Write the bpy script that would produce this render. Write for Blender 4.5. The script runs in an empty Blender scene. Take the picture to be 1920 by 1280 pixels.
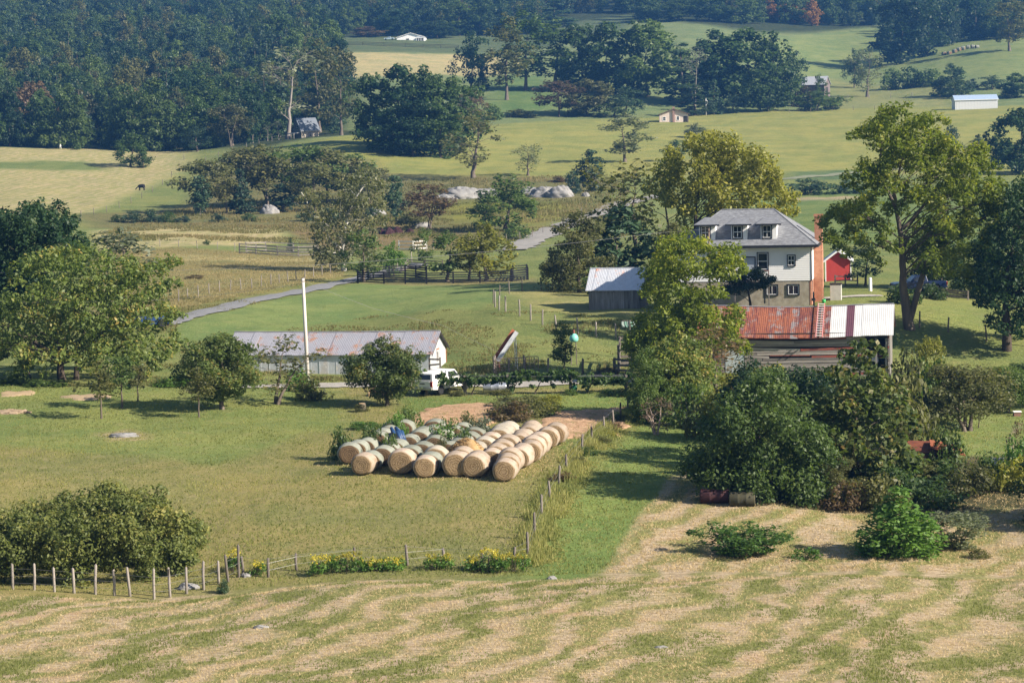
import bpy, math, random
import numpy as np
from mathutils import Vector, Matrix

C = bpy.context.scene
COL = C.collection
R = math.radians
rng = np.random.default_rng(11)

# ------------------------------------------------------------------ camera
FPX = 4400.0            # focal length in pixels of a 1920 px wide frame
CAM_H = 21.0
PITCH, ROLL = R(5.5), R(1.5)
cam_d = bpy.data.cameras.new('camera')
cam = bpy.data.objects.new('camera', cam_d)
COL.objects.link(cam)
_f = Vector((0, math.cos(PITCH), -math.sin(PITCH)))
_r0, _u0 = Vector((1, 0, 0)), Vector((0, math.sin(PITCH), math.cos(PITCH)))
_r = _r0 * math.cos(ROLL) - _u0 * math.sin(ROLL)
_u = _u0 * math.cos(ROLL) + _r0 * math.sin(ROLL)
cam.matrix_world = Matrix(((_r.x, _u.x, -_f.x, 0), (_r.y, _u.y, -_f.y, 0), (_r.z, _u.z, -_f.z, CAM_H), (0, 0, 0, 1)))
cam_d.sensor_width = 36
cam_d.lens = 36 * FPX / 1920
cam_d.clip_start, cam_d.clip_end = 0.5, 6000
C.camera = cam

# ------------------------------------------------------------------ sky, sun, exposure
SUN_EL, SUN_AZ = R(31), R(25)          # the sun stands to the right and a little on the camera's side
w = bpy.data.worlds.new('World'); C.world = w; w.use_nodes = True
nt = w.node_tree; nt.nodes.clear()
sky = nt.nodes.new('ShaderNodeTexSky'); sky.sky_type = 'NISHITA'; sky.sun_disc = False
_sd = Vector((math.cos(SUN_AZ) * math.cos(SUN_EL), -math.sin(SUN_AZ) * math.cos(SUN_EL), math.sin(SUN_EL)))
sky.sun_elevation = SUN_EL; sky.sun_rotation = math.atan2(_sd.x, _sd.y)
bg = nt.nodes.new('ShaderNodeBackground'); bg.inputs[1].default_value = 0.058
wo = nt.nodes.new('ShaderNodeOutputWorld')
nt.links.new(sky.outputs[0], bg.inputs[0]); nt.links.new(bg.outputs[0], wo.inputs[0])
sl = bpy.data.lights.new('sun', 'SUN'); sl.energy = 5.0; sl.angle = R(0.5); sl.color = (1.0, 0.90, 0.77)
sun = bpy.data.objects.new('sun', sl); COL.objects.link(sun)
sun.rotation_euler = _sd.to_track_quat('Z', 'Y').to_euler()
C.view_settings.view_transform = 'Standard'; C.view_settings.look = 'None'
C.view_settings.exposure = 1.2; C.view_settings.gamma = 1.0
try: C.view_settings.use_curve_mapping = False
except Exception: pass
cy = C.cycles
cy.max_bounces = 5; cy.diffuse_bounces = 3; cy.glossy_bounces = 2; cy.transmission_bounces = 3
cy.volume_bounces = 0; cy.transparent_max_bounces = 8
cy.use_denoising = True
try: cy.denoiser = 'OPENIMAGEDENOISE'
except Exception: pass
cy.use_adaptive_sampling = True; cy.adaptive_threshold = 0.012

# ------------------------------------------------------------------ pixels (1920 x 1280) to places
def ray(px, py):
    u = (px - 960) / FPX; v = (640 - py) / FPX
    return _f + _r * u + _u * v
def P(px, py, Y):
    d = ray(px, py); t = Y / d.y
    return Vector((d.x * t, Y, CAM_H + d.z * t))
def S(Y): return FPX / Y                # pixels per metre at depth Y

# ------------------------------------------------------------------ terrain: ground profiles by column
def pchip(x, y, q):
    x = np.asarray(x, float); y = np.asarray(y, float); q = np.clip(q, x[0], x[-1])
    h = np.diff(x); d = np.diff(y) / h; m = np.zeros_like(y)
    for i in range(1, len(x) - 1):
        if d[i-1] * d[i] > 0:
            w1 = 2*h[i] + h[i-1]; w2 = h[i] + 2*h[i-1]
            m[i] = (w1 + w2) / (w1 / d[i-1] + w2 / d[i])
    m[0], m[-1] = d[0], d[-1]
    k = np.clip(np.searchsorted(x, q) - 1, 0, len(x) - 2)
    t = (q - x[k]) / h[k]
    return ((2*t**3 - 3*t**2 + 1) * y[k] + (t**3 - 2*t**2 + t) * h[k] * m[k] + (-2*t**3 + 3*t**2) * y[k+1] + (t**3 - t**2) * h[k] * m[k+1])

PROF = {
 0: [(85,1290),(100,1168),(108,1122),(118,1085),(128,985),(140,893),(150,845),(165,785),(180,738),(190,716),(215,662),(250,590),(300,522),(350,482),(400,447),(450,424),(480,407),(520,388),(600,337),(700,278),(725,274),(800,240),(900,195),(1000,150),(1200,80),(1500,0),(1900,-80),(2400,-140)],
 320:[(85,1285),(100,1165),(107,1130),(111,1122),(118,1068),(128,978),(140,895),(150,842),(165,785),(180,737),(190,714),(205,672),(215,643),(230,602),(250,572),(290,528),(330,493),(370,468),(400,449),(450,428),(480,410),(520,388),(600,338),(690,287),(720,281),(750,276),(800,248),(900,200),(1000,155),(1200,85),(1500,0),(1900,-80),(2400,-140)],
 640:[(85,1280),(100,1150),(108,1098),(112,1091),(120,1025),(130,945),(137,900),(150,838),(165,782),(176,748),(185,724),(192,709),(200,690),(210,657),(220,625),(240,585),(260,558),(290,530),(330,499),(370,472),(420,441),(480,407),(520,380),(560,346),(600,305),(650,264),(700,256),(740,251),(790,235),(850,205),(950,148),(1050,106),(1150,83),(1250,62),(1400,20),(1600,-30),(1900,-85),(2400,-140)],
 960:[(85,1278),(100,1140),(106,1100),(110,1087),(115,1058),(120,1010),(130,937),(137,893),(150,831),(165,776),(176,742),(183,722),(190,701),(200,658),(210,617),(220,588),(230,568),(250,545),(285,528),(330,494),(360,472),(390,455),(440,421),(480,396),(520,365),(560,331),(620,298),(680,262),(730,239),(770,229),(805,223),(850,187),(900,166),(1000,132),(1080,106),(1150,88),(1250,62),(1400,20),(1600,-30),(1900,-85),(2400,-140)],
 1280:[(85,1275),(100,1140),(106,1100),(110,1085),(116,1045),(125,970),(135,905),(150,831),(165,776),(176,742),(185,715),(195,682),(205,642),(212,604),(220,580),(235,560),(260,536),(300,502),(350,470),(400,438),(450,406),(480,388),(520,360),(560,326),(620,292),(680,262),(730,241),(780,223),(810,218),(850,197),(900,176),(1000,130),(1100,80),(1200,52),(1300,32),(1500,-15),(1900,-85),(2400,-140)],
 1600:[(85,1272),(100,1140),(107,1087),(111,1077),(118,1030),(128,957),(140,886),(160,796),(180,735),(190,699),(195,668),(200,618),(206,586),(215,565),(230,548),(260,515),(300,480),(350,446),(400,413),(450,389),(480,373),(540,336),(600,300),(700,248),(760,220),(800,209),(850,197),(900,184),(950,168),(1000,150),(1080,124),(1150,90),(1220,62),(1260,50),(1400,20),(1600,-35),(1900,-90),(2400,-140)],
 1920:[(85,1270),(100,1146),(107,1089),(112,1078),(120,1022),(130,945),(140,890),(160,800),(180,735),(190,697),(196,658),(202,618),(208,594),(216,577),(230,555),(260,520),(300,482),(350,446),(400,411),(480,361),(540,336),(600,300),(700,241),(780,204),(830,196),(900,165),(950,138),(1000,113),(1050,90),(1090,77),(1200,55),(1400,-5),(1600,-65),(1900,-110),(2400,-150)],
}
NEARZ = [(0.5, 19.4), (8, 17.6), (30, 11.0), (60, 3.8)]
LY = np.linspace(math.log(0.5), math.log(2400), 900)
_cols = []
for pxc, pr in PROF.items():
    Ys = [a for a, b in NEARZ] + [a for a, b in pr]
    zs = [b for a, b in NEARZ] + [P(pxc, b, a).z for a, b in pr]
    az = np.mean([P(pxc, b, a).x / a for a, b in pr])
    _cols.append((az, pchip(Ys, zs, np.exp(LY))))
_cols = [(-0.9, _cols[0][1] + 0), (-0.40, _cols[0][1] + 0.4)] + _cols + [(0.40, _cols[-1][1] + 0.3), (0.9, _cols[-1][1] + 0)]
AZ = np.linspace(-0.9, 0.9, 1201)
_ca = np.array([c[0] for c in _cols]); _cz = np.stack([c[1] for c in _cols], 1)
ZT = np.stack([pchip(_ca, _cz[i], AZ) for i in range(len(LY))])      # [lnY, az]

def vnoise(x, y, seed=0):
    xi = np.floor(x).astype(np.int64); yi = np.floor(y).astype(np.int64); fx = x - xi; fy = y - yi
    fx = fx*fx*(3-2*fx); fy = fy*fy*(3-2*fy)
    def h(a, b):
        n = (a * 374761393 + b * 668265263 + seed * 974634777) & 0x7fffffff
        n = ((n ^ (n >> 13)) * 1274126177) & 0x7fffffff
        return ((n ^ (n >> 16)) & 0xffff) / 65535.0
    return (h(xi,yi)*(1-fx)+h(xi+1,yi)*fx)*(1-fy) + (h(xi,yi+1)*(1-fx)+h(xi+1,yi+1)*fx)*fy
def fbm(x, y, seed=0, o=4):
    s = 0; a = .5
    for k in range(o):
        s = s + a * vnoise(x * 2**k, y * 2**k, seed + k); a *= .5
    return s / (1 - .5**o)

def terrain(X, Y):
    X = np.asarray(X, float); Y = np.maximum(np.asarray(Y, float), 0.51)
    a = np.clip(X / np.maximum(Y, 1.0), -0.899, 0.899); l = np.log(np.clip(Y, 0.51, 2399))
    i = (l - LY[0]) / (LY[1] - LY[0]); j = (a - AZ[0]) / (AZ[1] - AZ[0])
    i0 = np.clip(i.astype(int), 0, len(LY) - 2); j0 = np.clip(j.astype(int), 0, len(AZ) - 2)
    fi = i - i0; fj = j - j0
    z = (ZT[i0,j0]*(1-fi) + ZT[i0+1,j0]*fi)*(1-fj) + (ZT[i0,j0+1]*(1-fi) + ZT[i0+1,j0+1]*fi)*fj
    amp = np.clip((Y - 60) / 60, 0, 1)
    z = z + amp * (0.46 * (fbm(X / 7, Y / 9, 3, 3) - .5) + 0.05 * (fbm(X / .9, Y / 1.1, 5, 2) - .5)) * np.where(Y > 300, 1.3, 1.0)
    return z
def tz(x, y): return float(terrain(np.array([x]), np.array([y]))[0])
def G(px, Y):
    """ground point at depth Y in the picture column px"""
    py = 700.0
    for _ in range(4):
        p = P(px, py, Y); z = tz(p.x, Y)
        d = p.z - z; py += d * S(Y)
    p = P(px, py, Y)
    return Vector((p.x, Y, tz(p.x, Y)))
_MY = np.exp(np.linspace(math.log(62), math.log(2300), 2600))
def crest(px, Y0=560, Y1=840):
    """picture row and depth of the hill crest in a picture column"""
    best = (9e9, 0)
    for Y in np.arange(Y0, Y1, 4.0):
        g = G(px, Y); d = g - Vector((0, 0, CAM_H)); py = 640 - FPX*d.dot(_u)/d.dot(_f)
        if py < best[0]: best = (py, Y)
    return best
def gp(px, py):
    """first ground point under a picture position"""
    d = ray(px, py); t = _MY / d.y
    z = terrain(d.x * t, _MY); dz = CAM_H + d.z * t - z
    k = np.argmax(dz < 0)
    if dz[k] >= 0: k = len(_MY) - 1
    if k > 0:
        f = dz[k-1] / (dz[k-1] - dz[k] + 1e-9); Y = _MY[k-1] + (_MY[k] - _MY[k-1]) * f
    else: Y = _MY[0]
    t = Y / d.y
    return Vector((d.x * t, Y, tz(d.x * t, Y)))

# ------------------------------------------------------------------ object helpers
def ob(name, mesh, parent=None, loc=None):
    o = bpy.data.objects.new(name, mesh); COL.objects.link(o)
    if parent is not None: o.parent = parent
    if loc is not None: o.location = loc
    return o
def tag(o, label=None, cat=None, group=None, kind=None):
    if label: o['label'] = label
    if cat: o['category'] = cat
    if group: o['group'] = group
    if kind: o['kind'] = kind
    return o
def thing(name, label, cat, loc=(0,0,0), rz=0.0, group=None):
    o = bpy.data.objects.new(name, None); COL.objects.link(o)
    o.location = loc; o.rotation_euler = (0, 0, rz); o.empty_display_size = .3
    return tag(o, label, cat, group)
def np_mesh(name, V, F, mat=None, smooth=False, cols=None, mats=None, midx=None):
    V = np.asarray(V, np.float32); F = np.asarray(F, np.int32)
    m = bpy.data.meshes.new(name); n = F.shape[1]
    m.vertices.add(len(V)); m.vertices.foreach_set('co', V.ravel())
    m.loops.add(F.size); m.loops.foreach_set('vertex_index', F.ravel())
    m.polygons.add(len(F)); m.polygons.foreach_set('loop_start', np.arange(len(F), dtype=np.int32) * n)
    m.polygons.foreach_set('loop_total', np.full(len(F), n, np.int32))
    if smooth: m.polygons.foreach_set('use_smooth', np.ones(len(F), bool))
    if midx is not None: m.polygons.foreach_set('material_index', np.asarray(midx, np.int32))
    for k, (dom, typ, arr) in (cols or {}).items():
        at = m.attributes.new(k, typ, dom)
        at.data.foreach_set('color' if typ == 'FLOAT_COLOR' else 'value', np.asarray(arr, np.float32).ravel())
    for mm in (mats or ([mat] if mat else [])): m.materials.append(mm)
    m.update(calc_edges=True); m.validate()
    return m

class MB:
    def __init__(s): s.V = []; s.F = []; s.M = []; s.mi = 0
    def add(s, vs, fs):
        b = len(s.V); s.V += [tuple(v) for v in vs]; s.F += [tuple(b + i for i in f) for f in fs]; s.M += [s.mi] * len(fs); return s
    def box(s, x0, x1, y0, y1, z0, z1):
        return s.add([(x0,y0,z0),(x1,y0,z0),(x1,y1,z0),(x0,y1,z0),(x0,y0,z1),(x1,y0,z1),(x1,y1,z1),(x0,y1,z1)],
                     [(0,3,2,1),(4,5,6,7),(0,1,5,4),(1,2,6,5),(2,3,7,6),(3,0,4,7)])
    def cbox(s, c, sx, sy, sz): return s.box(c[0]-sx/2, c[0]+sx/2, c[1]-sy/2, c[1]+sy/2, c[2]-sz/2, c[2]+sz/2)
    def hexa(s, b, t):          # bottom quad and top quad, same winding
        return s.add(list(b) + list(t), [(0,3,2,1),(4,5,6,7),(0,1,5,4),(1,2,6,5),(2,3,7,6),(3,0,4,7)])
    def slab(s, quad, th):      # thicken a quad downward along its normal
        q = [Vector(v) for v in quad]; n = (q[1]-q[0]).cross(q[3]-q[0]).normalized()
        return s.hexa([v - n*th for v in q], q)
    def prism(s, poly, y0, y1): # polygon in x,z extruded along y
        n = len(poly)
        vs = [(p[0], y0, p[1]) for p in poly] + [(p[0], y1, p[1]) for p in poly]
        fs = [tuple(range(n)), tuple(range(2*n-1, n-1, -1))] + [(i, n+i, n+(i+1)%n, (i+1)%n) for i in range(n)]
        return s.add(vs, fs)
    def prismx(s, poly, x0, x1): # polygon in y,z extruded along x
        n = len(poly)
        vs = [(x0, p[0], p[1]) for p in poly] + [(x1, p[0], p[1]) for p in poly]
        fs = [tuple(range(n-1,-1,-1)), tuple(range(n, 2*n))] + [((i+1)%n, n+(i+1)%n, n+i, i) for i in range(n)]
        return s.add(vs, fs)
    def tube(s, path, rad, n=6, caps=True):
        pts = [Vector(p) for p in path]; k = len(pts)
        rr = rad if hasattr(rad, '__len__') else [rad]*k
        b = len(s.V); ref = None
        for i, p in enumerate(pts):
            d = (pts[min(i+1,k-1)] - pts[max(i-1,0)])
            d = d.normalized() if d.length > 1e-9 else Vector((0,0,1))
            if ref is None: ref = Vector((1,0,0)) if abs(d.x) < .8 else Vector((0,1,0))
            a = (ref - d*ref.dot(d)).normalized(); c = d.cross(a); ref = a
            for j in range(n):
                t = 2*math.pi*j/n; s.V.append(tuple(p + (a*math.cos(t) + c*math.sin(t))*rr[i]))
        for i in range(k-1):
            for j in range(n):
                s.F.append((b+i*n+j, b+i*n+(j+1)%n, b+(i+1)*n+(j+1)%n, b+(i+1)*n+j)); s.M.append(s.mi)
        if caps:
            s.F.append(tuple(b+j for j in range(n-1,-1,-1))); s.F.append(tuple(b+(k-1)*n+j for j in range(n))); s.M += [s.mi]*2
        return s
    def lathe(s, prof, n=24, axis='y', cap=True):  # profile of (axial, radius)
        b = len(s.V)
        for (a, r) in prof:
            for j in range(n):
                t = 2*math.pi*j/n; u, v = r*math.cos(t), r*math.sin(t)
                s.V.append((u, a, v) if axis == 'y' else ((a, u, v) if axis == 'x' else (u, v, a)))
        for i in range(len(prof)-1):
            for j in range(n):
                s.F.append((b+i*n+j, b+i*n+(j+1)%n, b+(i+1)*n+(j+1)%n, b+(i+1)*n+j)); s.M.append(s.mi)
        if cap:
            s.F.append(tuple(b+j for j in range(n-1,-1,-1))); e = b+(len(prof)-1)*n; s.F.append(tuple(e+j for j in range(n))); s.M += [s.mi]*2
        return s
    def mesh(s, name, mats, smooth=False):
        m = bpy.data.meshes.new(name); m.from_pydata(s.V, [], s.F)
        mats = mats if isinstance(mats, (list, tuple)) else [mats]
        for x in mats: m.materials.append(x)
        if len(mats) > 1: m.polygons.foreach_set('material_index', np.array(s.M, np.int32))
        if smooth: m.polygons.foreach_set('use_smooth', np.ones(len(m.polygons), bool))
        import bmesh
        bm = bmesh.new(); bm.from_mesh(m); bmesh.ops.recalc_face_normals(bm, faces=bm.faces); bm.to_mesh(m); bm.free()
        return m
    def build(s, name, mats, parent=None, smooth=False, bevel=0, label=None):
        o = ob(name, s.mesh(name, mats, smooth), parent)
        if bevel:
            md = o.modifiers.new('bevel', 'BEVEL'); md.width = bevel; md.segments = 2; md.limit_method = 'ANGLE'
        if label: o['label'] = label
        return o
def copy_tree(o, parent=None):
    c = o.copy(); COL.objects.link(c)
    if parent is not None: c.parent = parent
    for ch in o.children: copy_tree(ch, c)
    return c

# ------------------------------------------------------------------ materials
class N:
    def __init__(s, name):
        s.m = bpy.data.materials.new(name); s.m.use_nodes = True; s.t = s.m.node_tree; s.t.nodes.clear()
        s.out = s.n('OutputMaterial')
    def n(s, typ, **kw):
        x = s.t.nodes.new('ShaderNode' + typ)
        for k, v in kw.items(): setattr(x, k, v)
        return x
    def l(s, a, b): s.t.links.new(a, b)
    def setv(s, sock, v):
        if hasattr(v, 'is_output') or hasattr(v, 'links'): s.l(v, sock)
        else: sock.default_value = v
    def noise(s, vec, scale, detail=4, rough=.6, dist=0.0):
        x = s.n('TexNoise'); x.inputs['Scale'].default_value = scale; x.inputs['Detail'].default_value = detail
        x.inputs['Roughness'].default_value = rough; x.inputs['Distortion'].default_value = dist
        if vec is not None: s.l(vec, x.inputs['Vector'])
        return x.outputs['Fac']
    def ramp(s, fac, stops):
        x = s.n('ValToRGB'); e = x.color_ramp.elements
        while len(e) < len(stops): e.new(.5)
        for q, (p, c) in zip(e, stops): q.position = p; q.color = c if len(c) == 4 else (*c, 1)
        s.l(fac, x.inputs[0]); return x.outputs[0]
    def sm(s, fac, lo, hi, a=0.0, b=1.0):
        x = s.n('MapRange', interpolation_type='SMOOTHSTEP'); s.setv(x.inputs[0], fac)
        for i, v in zip((1,2,3,4), (lo, hi, a, b)): x.inputs[i].default_value = v
        return x.outputs[0]
    def mix(s, fac, a, b, mode='MIX'):
        x = s.n('Mix', data_type='RGBA', blend_type=mode)
        s.setv(x.inputs[0], fac)
        for i, v in ((6, a), (7, b)): s.setv(x.inputs[i], (*v, 1) if isinstance(v, tuple) and len(v) == 3 else v)
        return x.outputs[2]
    def math(s, op, a, b=0.0, c=None):
        x = s.n('Math', operation=op); s.setv(x.inputs[0], a); s.setv(x.inputs[1], b)
        if c is not None: s.setv(x.inputs[2], c)
        return x.outputs[0]
    def attr(s, name):
        return s.n('Attribute', attribute_name=name)
    def coord(s, kind='Object'): return s.n('TexCoord').outputs[kind]
    def pos(s): return s.n('NewGeometry').outputs['Position']
    def maps(s, vec, sc=(1,1,1), rot=(0,0,0)):
        x = s.n('Mapping'); x.inputs['Scale'].default_value = sc; x.inputs['Rotation'].default_value = rot; s.l(vec, x.inputs[0]); return x.outputs[0]
    def bump(s, h, strength=.3, dist=.02):
        x = s.n('Bump'); x.inputs['Strength'].default_value = strength; x.inputs['Distance'].default_value = dist; s.l(h, x.inputs['Height']); return x.outputs[0]
    def surf(s, col, rough=.8, spec=.2, metal=0.0, nrm=None, **kw):
        b = s.n('BsdfPrincipled')
        s.setv(b.inputs['Base Color'], (*col, 1) if isinstance(col, tuple) and len(col) == 3 else col)
        s.setv(b.inputs['Roughness'], rough); b.inputs['Specular IOR Level'].default_value = spec; s.setv(b.inputs['Metallic'], metal)
        if nrm is not None: s.l(nrm, b.inputs['Normal'])
        for k, v in kw.items(): s.setv(b.inputs[k.replace('_', ' ')], v)
        s.l(b.outputs[0], s.out.inputs['Surface']); return b
def plain(name, col, rough=.7, spec=.3, metal=0.0, var=.25, scale=3.0, col2=None, bump=.15, stretch=(1,1,1), rand=.0):
    m = N(name); c = m.maps(m.coord(), stretch)
    f = m.noise(c, scale, 6, .65)
    c2 = col2 or tuple(x * (1 - var) for x in col)
    k = m.ramp(f, [(.3, c2), (.7, col)])
    if rand:
        oi = m.n('ObjectInfo').outputs['Random']
        k = m.mix(1.0, k, m.ramp(oi, [(0, (1-rand,)*3), (1, (1,)*3)]), 'MULTIPLY')
    m.surf(k, rough, spec, metal, m.bump(f, bump, .02)); return m.m
# ------------------------------------------------------------------ the ground sheet
na, ny = 430, 650
_az = np.concatenate([np.linspace(-.85, -.27, 24, endpoint=False), np.linspace(-.27, .27, na - 48, endpoint=False), np.linspace(.27, .85, 24)])
_gy = np.concatenate([np.linspace(1.0, 70, 24, endpoint=False), np.exp(np.linspace(math.log(70), math.log(320), 350, endpoint=False)), np.exp(np.linspace(math.log(320), math.log(2390), ny - 374))])
GX = _az[None, :] * np.maximum(_gy[:, None], 8); GY = np.repeat(_gy[:, None], na, 1)
GZ = terrain(GX, GY)
xf, yf = GX.ravel(), GY.ravel()

def inpoly(poly, x, y):
    c = np.zeros(len(x), bool); n = len(poly); d = np.full(len(x), 1e9)
    for i in range(n):
        x1, y1 = poly[i]; x2, y2 = poly[(i+1) % n]
        c ^= ((y1 > y) != (y2 > y)) & (x < (x2-x1) * (y-y1) / ((y2-y1) + 1e-12) + x1)
        ex, ey = x2-x1, y2-y1; t = np.clip(((x-x1)*ex + (y-y1)*ey) / (ex*ex+ey*ey+1e-12), 0, 1)
        d = np.minimum(d, np.hypot(x-x1-t*ex, y-y1-t*ey))
    return np.where(c, d, -d)
def px_poly(pts):
    return [(g.x, g.y) for g in (gp(a, b) for a, b in pts)]
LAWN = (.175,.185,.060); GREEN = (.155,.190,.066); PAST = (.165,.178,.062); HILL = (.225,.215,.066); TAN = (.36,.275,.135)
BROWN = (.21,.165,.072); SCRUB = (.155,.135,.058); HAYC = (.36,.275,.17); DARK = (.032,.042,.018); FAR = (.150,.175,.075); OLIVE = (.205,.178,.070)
base = np.tile(np.array(PAST), (len(xf), 1)); hay = np.zeros(len(xf)); rough = np.full(len(xf), .5)
def zone(poly, col, h=0.0, rg=.5, soft=1.0, world=False, amt=1.0):
    global base, hay, rough
    p = poly if world else px_poly(poly)
    d = inpoly(p, xf, yf)
    sf = 1.5 * soft * np.clip(yf / 200, .5, 6)
    d = d + sf * 2.2 * (fbm(xf / (2.5*sf), yf / (4*sf), 17, 3) - .5)
    k = np.clip(d / sf * .5 + .5, 0, 1) * amt
    base = base * (1-k[:,None]) + np.array(col) * k[:,None]; hay = hay*(1-k) + h*k; rough = rough*(1-k) + rg*k
W = 4000
zone([(-W,690),(W,690),(W,3000),(-W,3000)], FAR, 0, .5, 2, True)
# wooded slopes
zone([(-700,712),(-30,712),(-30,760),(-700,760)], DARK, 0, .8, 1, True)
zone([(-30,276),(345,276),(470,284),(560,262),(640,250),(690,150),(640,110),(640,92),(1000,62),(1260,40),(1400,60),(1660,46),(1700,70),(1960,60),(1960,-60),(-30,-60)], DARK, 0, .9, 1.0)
zone([(650,146),(640,100),(860,102),(945,108),(948,145),(800,140)], (.36,.29,.15), .35, .3, .5)
zone([(615,72),(800,70),(1180,28),(1190,50),(1000,95),(640,98)], (.085,.105,.05), 0, .4, .6)
zone([(935,140),(1010,145),(1060,200),(930,215)], (.10,.145,.05), 0, .4, .6)
zone([(1420,70),(1660,48),(1930,72),(1930,150),(1660,150),(1560,180),(1500,140)], (.165,.19,.07), 0, .4, .8)
zone([(1550,145),(1780,165),(1800,200),(1560,210)], (.19,.19,.075), .15, .5, .6)
# the near hill
zone([(620,300),(700,252),(900,236),(1100,224),(1300,216),(1500,206),(1930,198),(1930,330),(1500,326),(1150,335),(900,330),(720,326)], HILL, .06, .45, .8)
zone([(590,262),(690,250),(690,300),(640,300)], (.20,.20,.055), 0, .4, .5)
zone([(1480,322),(1640,318),(1640,336),(1480,338)], (.10,.135,.06), 0, .6, .5)
zone([(1300,370),(1640,352),(1930,346),(1930,470),(1300,470)], (.135,.17,.055), 0, .4, .8)
zone([(1480,372),(1640,370),(1640,376),(1480,378)], (.30,.24,.15), 0, .4, .3)
# left far hay meadow
zone([(-30,278),(345,278),(345,320),(250,365),(150,402),(-30,402)], (.33,.285,.125), .65, .3, .8)
zone([(-30,303),(150,303),(200,318),(100,320),(-30,318)], (.13,.155,.055), 0, .6, .4)
zone([(150,405),(345,322),(480,288),(560,268),(560,300),(430,340),(360,375),(340,400)], (.165,.175,.06), 0, .4, .5)
# scrub
zone([(140,402),(350,385),(420,300),(700,300),(720,325),(930,330),(1150,335),(1100,400),(960,440),(850,470),(620,470),(520,432),(180,428)], SCRUB, .05, .95, .8)
zone([(835,385),(930,372),(1080,380),(1090,398),(1000,425),(900,420),(835,410)], (.19,.175,.04), 0, .8, 1.2)
zone([(540,425),(700,420),(860,430),(860,460),(600,470)], (.19,.13,.065), .1, .8, .5)
zone([(170,432),(330,427),(530,432),(535,446),(520,456),(330,462),(190,470)], (.36,.30,.145), .55, .3, .6)
zone([(170,470),(330,464),(600,476),(650,500),(640,522),(350,585),(320,590),(150,600)], (.215,.175,.075), .15, .8, .7)
zone([(300,478),(600,482),(600,492),(300,490)], (.29,.24,.115), .2, .4, .5)
zone([(330,590),(500,550),(650,527),(668,520),(640,518),(480,545),(330,585)], (.19,.175,.06), 0, .8, .4)
# green mown meadow behind the low shed
zone([(320,640),(335,606),(500,567),(600,545),(680,532),(1000,530),(1000,545),(930,565),(900,580),(700,592),(560,612),(430,640)], GREEN, 0, .15, .5)
zone([(680,522),(1000,522),(1000,532),(680,532)], (.22,.19,.085), .1, .6, .3)
zone([(930,545),(1100,545),(1230,560),(1230,596),(1120,590),(1000,582)], (.23,.215,.085), .2, .4, .5)
zone([(1380,560),(1700,545),(1930,560),(1930,640),(1700,640),(1500,600)], (.185,.195,.062), .1, .3, .6)
# bale meadow and orchard lawn
zone([(-30,716),(330,722),(620,724),(1200,730),(1190,790),(985,1062),(900,1085),(300,1130),(-30,1135)], OLIVE, .16, .3, .6)
zone([(-30,722),(620,726),(640,800),(400,870),(-30,830)], (.17,.19,.06), .10, .3, .8)
zone([(760,745),(1200,735),(1200,775),(1030,778),(920,770),(760,790)], (.15,.185,.055), 0, .3, .5)
zone([(1640,690),(1930,690),(1930,860),(1640,860)], (.165,.195,.062), .15, .3, .6)
zone([(1040,800),(1190,780),(1010,1062),(985,1062),(1060,890)], (.175,.195,.06), .12, .9, .4)
zone([(985,1085),(1060,960),(1195,800),(1310,790),(1300,880),(1205,955),(1120,1085)], (.150,.190,.055), .05, .3, .4)
zone([(1115,1086),(1200,962),(1290,878),(1420,935),(1640,960),(1930,905),(1930,1080),(1500,1082)], HAYC, 1.0, .7, .45)
zone([(190,812),(240,806),(290,814),(285,824),(215,826)], (.28,.22,.11), .6, .6, .4)
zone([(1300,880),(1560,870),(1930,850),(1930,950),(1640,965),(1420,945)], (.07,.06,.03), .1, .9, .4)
# the near hayfield runs down the hill from the camera
zone([(-W,-20),(W,-20),(W,110.2),(12,110.2),(0,110.3),(-8,111.8),(-16,111.2),(-24,109.5),(-W,109.5)], HAYC, 1.0, .7, .25, True)
base = base*np.array([1.08,1.16,1.16])
ZC = np.concatenate([base, hay[:,None]], 1)
V = np.stack([xf, yf, GZ.ravel()], 1)
ii = np.arange(ny*na).reshape(ny, na)
F = np.stack([ii[:-1,:-1], ii[:-1,1:], ii[1:,1:], ii[1:,:-1]], -1).reshape(-1, 4)

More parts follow.
